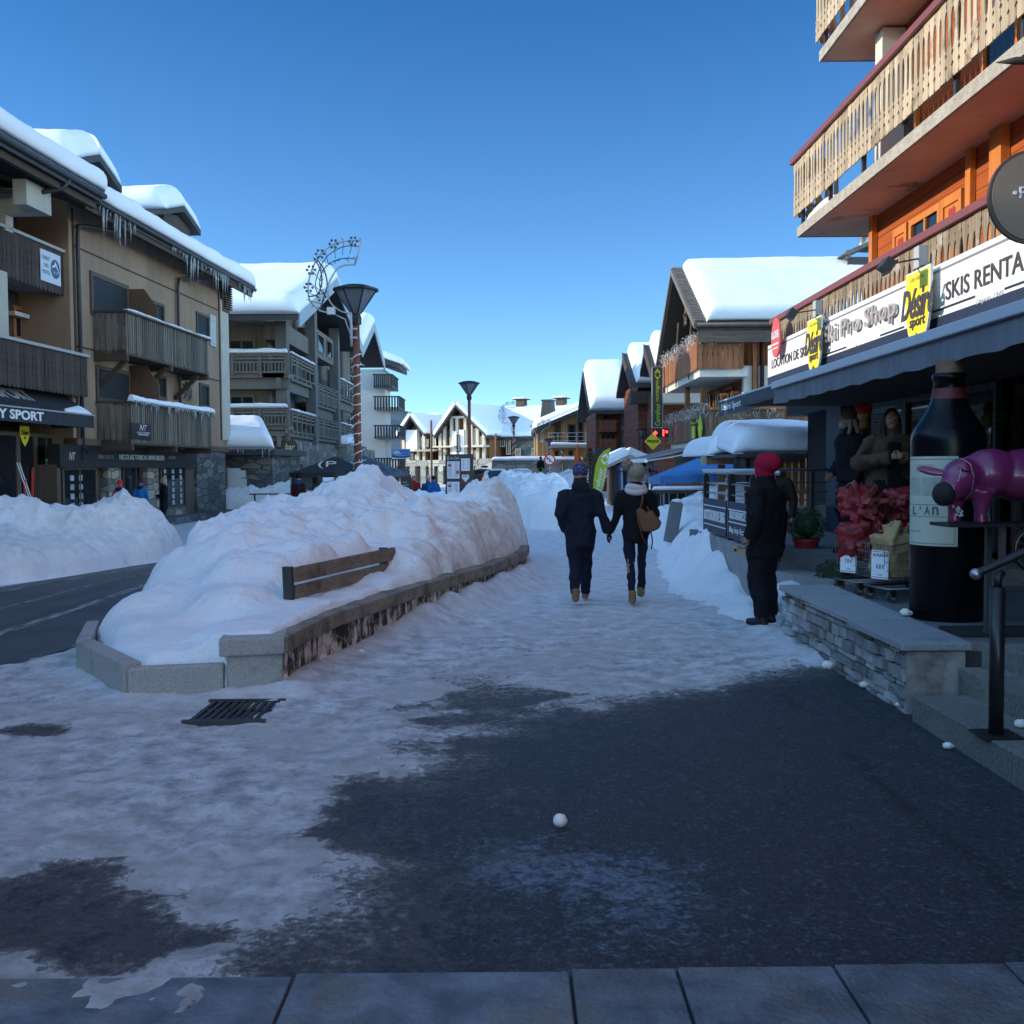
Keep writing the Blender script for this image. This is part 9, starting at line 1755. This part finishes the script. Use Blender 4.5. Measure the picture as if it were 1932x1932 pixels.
far(747, 903, 36.5, 1.6, (.4, -.9), 'person in a dark navy anorak behind the tallest snow heap', jacket=cloth('anorak', (.012, .02, .045)), hat=BLK, trousers=BLK2, wide=1.25, bulk=1.2)
far(780, 897, 40, 1.68, (0, -1), 'person in a dark red ski jacket facing the camera by the menu board', jacket=cloth('ski_red', (.25, .015, .02)), hair=pm('black_hair', (.01, .009, .008)), trousers=BLK2, wide=1.2)
far(808, 899, 42, 1.66, (.3, -1), 'person in a royal blue ski jacket and white cap', jacket=cloth('ski_blue', (.02, .07, .24)), hat=cloth('white_cap', (.5, .5, .5)), trousers=BLK2, wide=1.25)
far(818, 899, 41.5, 1.66, (-.4, 1), 'person in a bright blue ski jacket turned away', jacket=cloth('ski_bright', (.02, .12, .38)), hat=cloth('navy_cap', (.015, .015, .03)), trousers=BLK2)
far(726, 896, 39, 1.5, (.2, -1), 'person in a magenta jacket and hat by the low doorway', jacket=cloth('magenta', (.3, .01, .16)), hat=cloth('magenta', (.3, .01, .16)), trousers=BLK2)
far(1020, 862, 70, 1.66, (.6, 1), 'skier in black jacket and neon green trousers on the sunlit snow', jacket=BLK, trousers=cloth('neon_green', (.08, .5, .02)), hat=BLK, wide=1.15)
far(1056, 903, 50, 1.1, (.8, .3), 'small figure in black bending by the snow heap edge', jacket=BLK, trousers=BLK2, hat=BLK)
far(1215, 878, 40, 1.7, (-.5, -1), 'shopper in a patterned dark jacket among the market racks', jacket=cloth('patterned', (.05, .06, .12), (.3, .3, .34)), hat=cloth('navy_cap', (.015, .015, .03)), trousers=BLK2, zbase=.1)
# ski racks near the market
sr = thing('ski_rack', 'crowded rack of skis and jackets under the grey shop awning', 'rack', (4.2, 42, 0)); g = random.Random(8); q = atY(1165, 880, 42); b = MB(); b.tube([(q.x, 42, .0), (q.x, 42, 1.5), (q.x + 1.6, 42, 1.5), (q.x + 1.6, 42, 0)], .03, 6); b.build('frame', BLACK, sr)
for k in range(14):
    x = q.x + .1 + k * .105; b = MB(); b.beam((x, 42, .2), (x + g.uniform(-.04, .04), 42.05, 1.45 + g.uniform(0, .3)), .08, .03); b.build('ski', pm('ski_c%d' % (k % 5), ((.05, .1, .35), (.5, .5, .52), (.02, .02, .03), (.1, .25, .5), (.35, .05, .06))[k % 5], rough=.3), sr)
hu = thing('market_hut', 'small market hut with a snowy gable roof behind the bobble hat', 'hut', (3.8, 45, 0)); q = atY(1185, 880, 45); b = MB(); b.box(q.x - .75, q.x + .75, 45, 47, 0, 1.75); b.build('wall', DBR, hu); b = MB(); b.prism([(q.x - 1, 1.72), (q.x, 2.2), (q.x + 1, 1.72), (q.x + 1, 1.62), (q.x, 2.08), (q.x - 1, 1.62)], 44.6, 47, M=MXY); b.build('roof', PALE, hu)
for sgn in (1, -1):
    A_, B_ = (q.x + sgn * 1.0, 44.55, 1.74), (q.x + sgn * 1.0, 47, 1.74); C_, D_ = (q.x, 47, 2.22), (q.x, 44.55, 2.22)
    if sgn < 0: A_, B_, C_, D_ = B_, A_, D_, C_
    snow_on('snow_layer', A_, B_, C_, D_, .36, hu, SNOW_CAP, e=.3, amp=.06, res=.2, seed=351 + sgn, edges=(1, 0, 1, 0) if sgn > 0 else (0, 1, 1, 0))
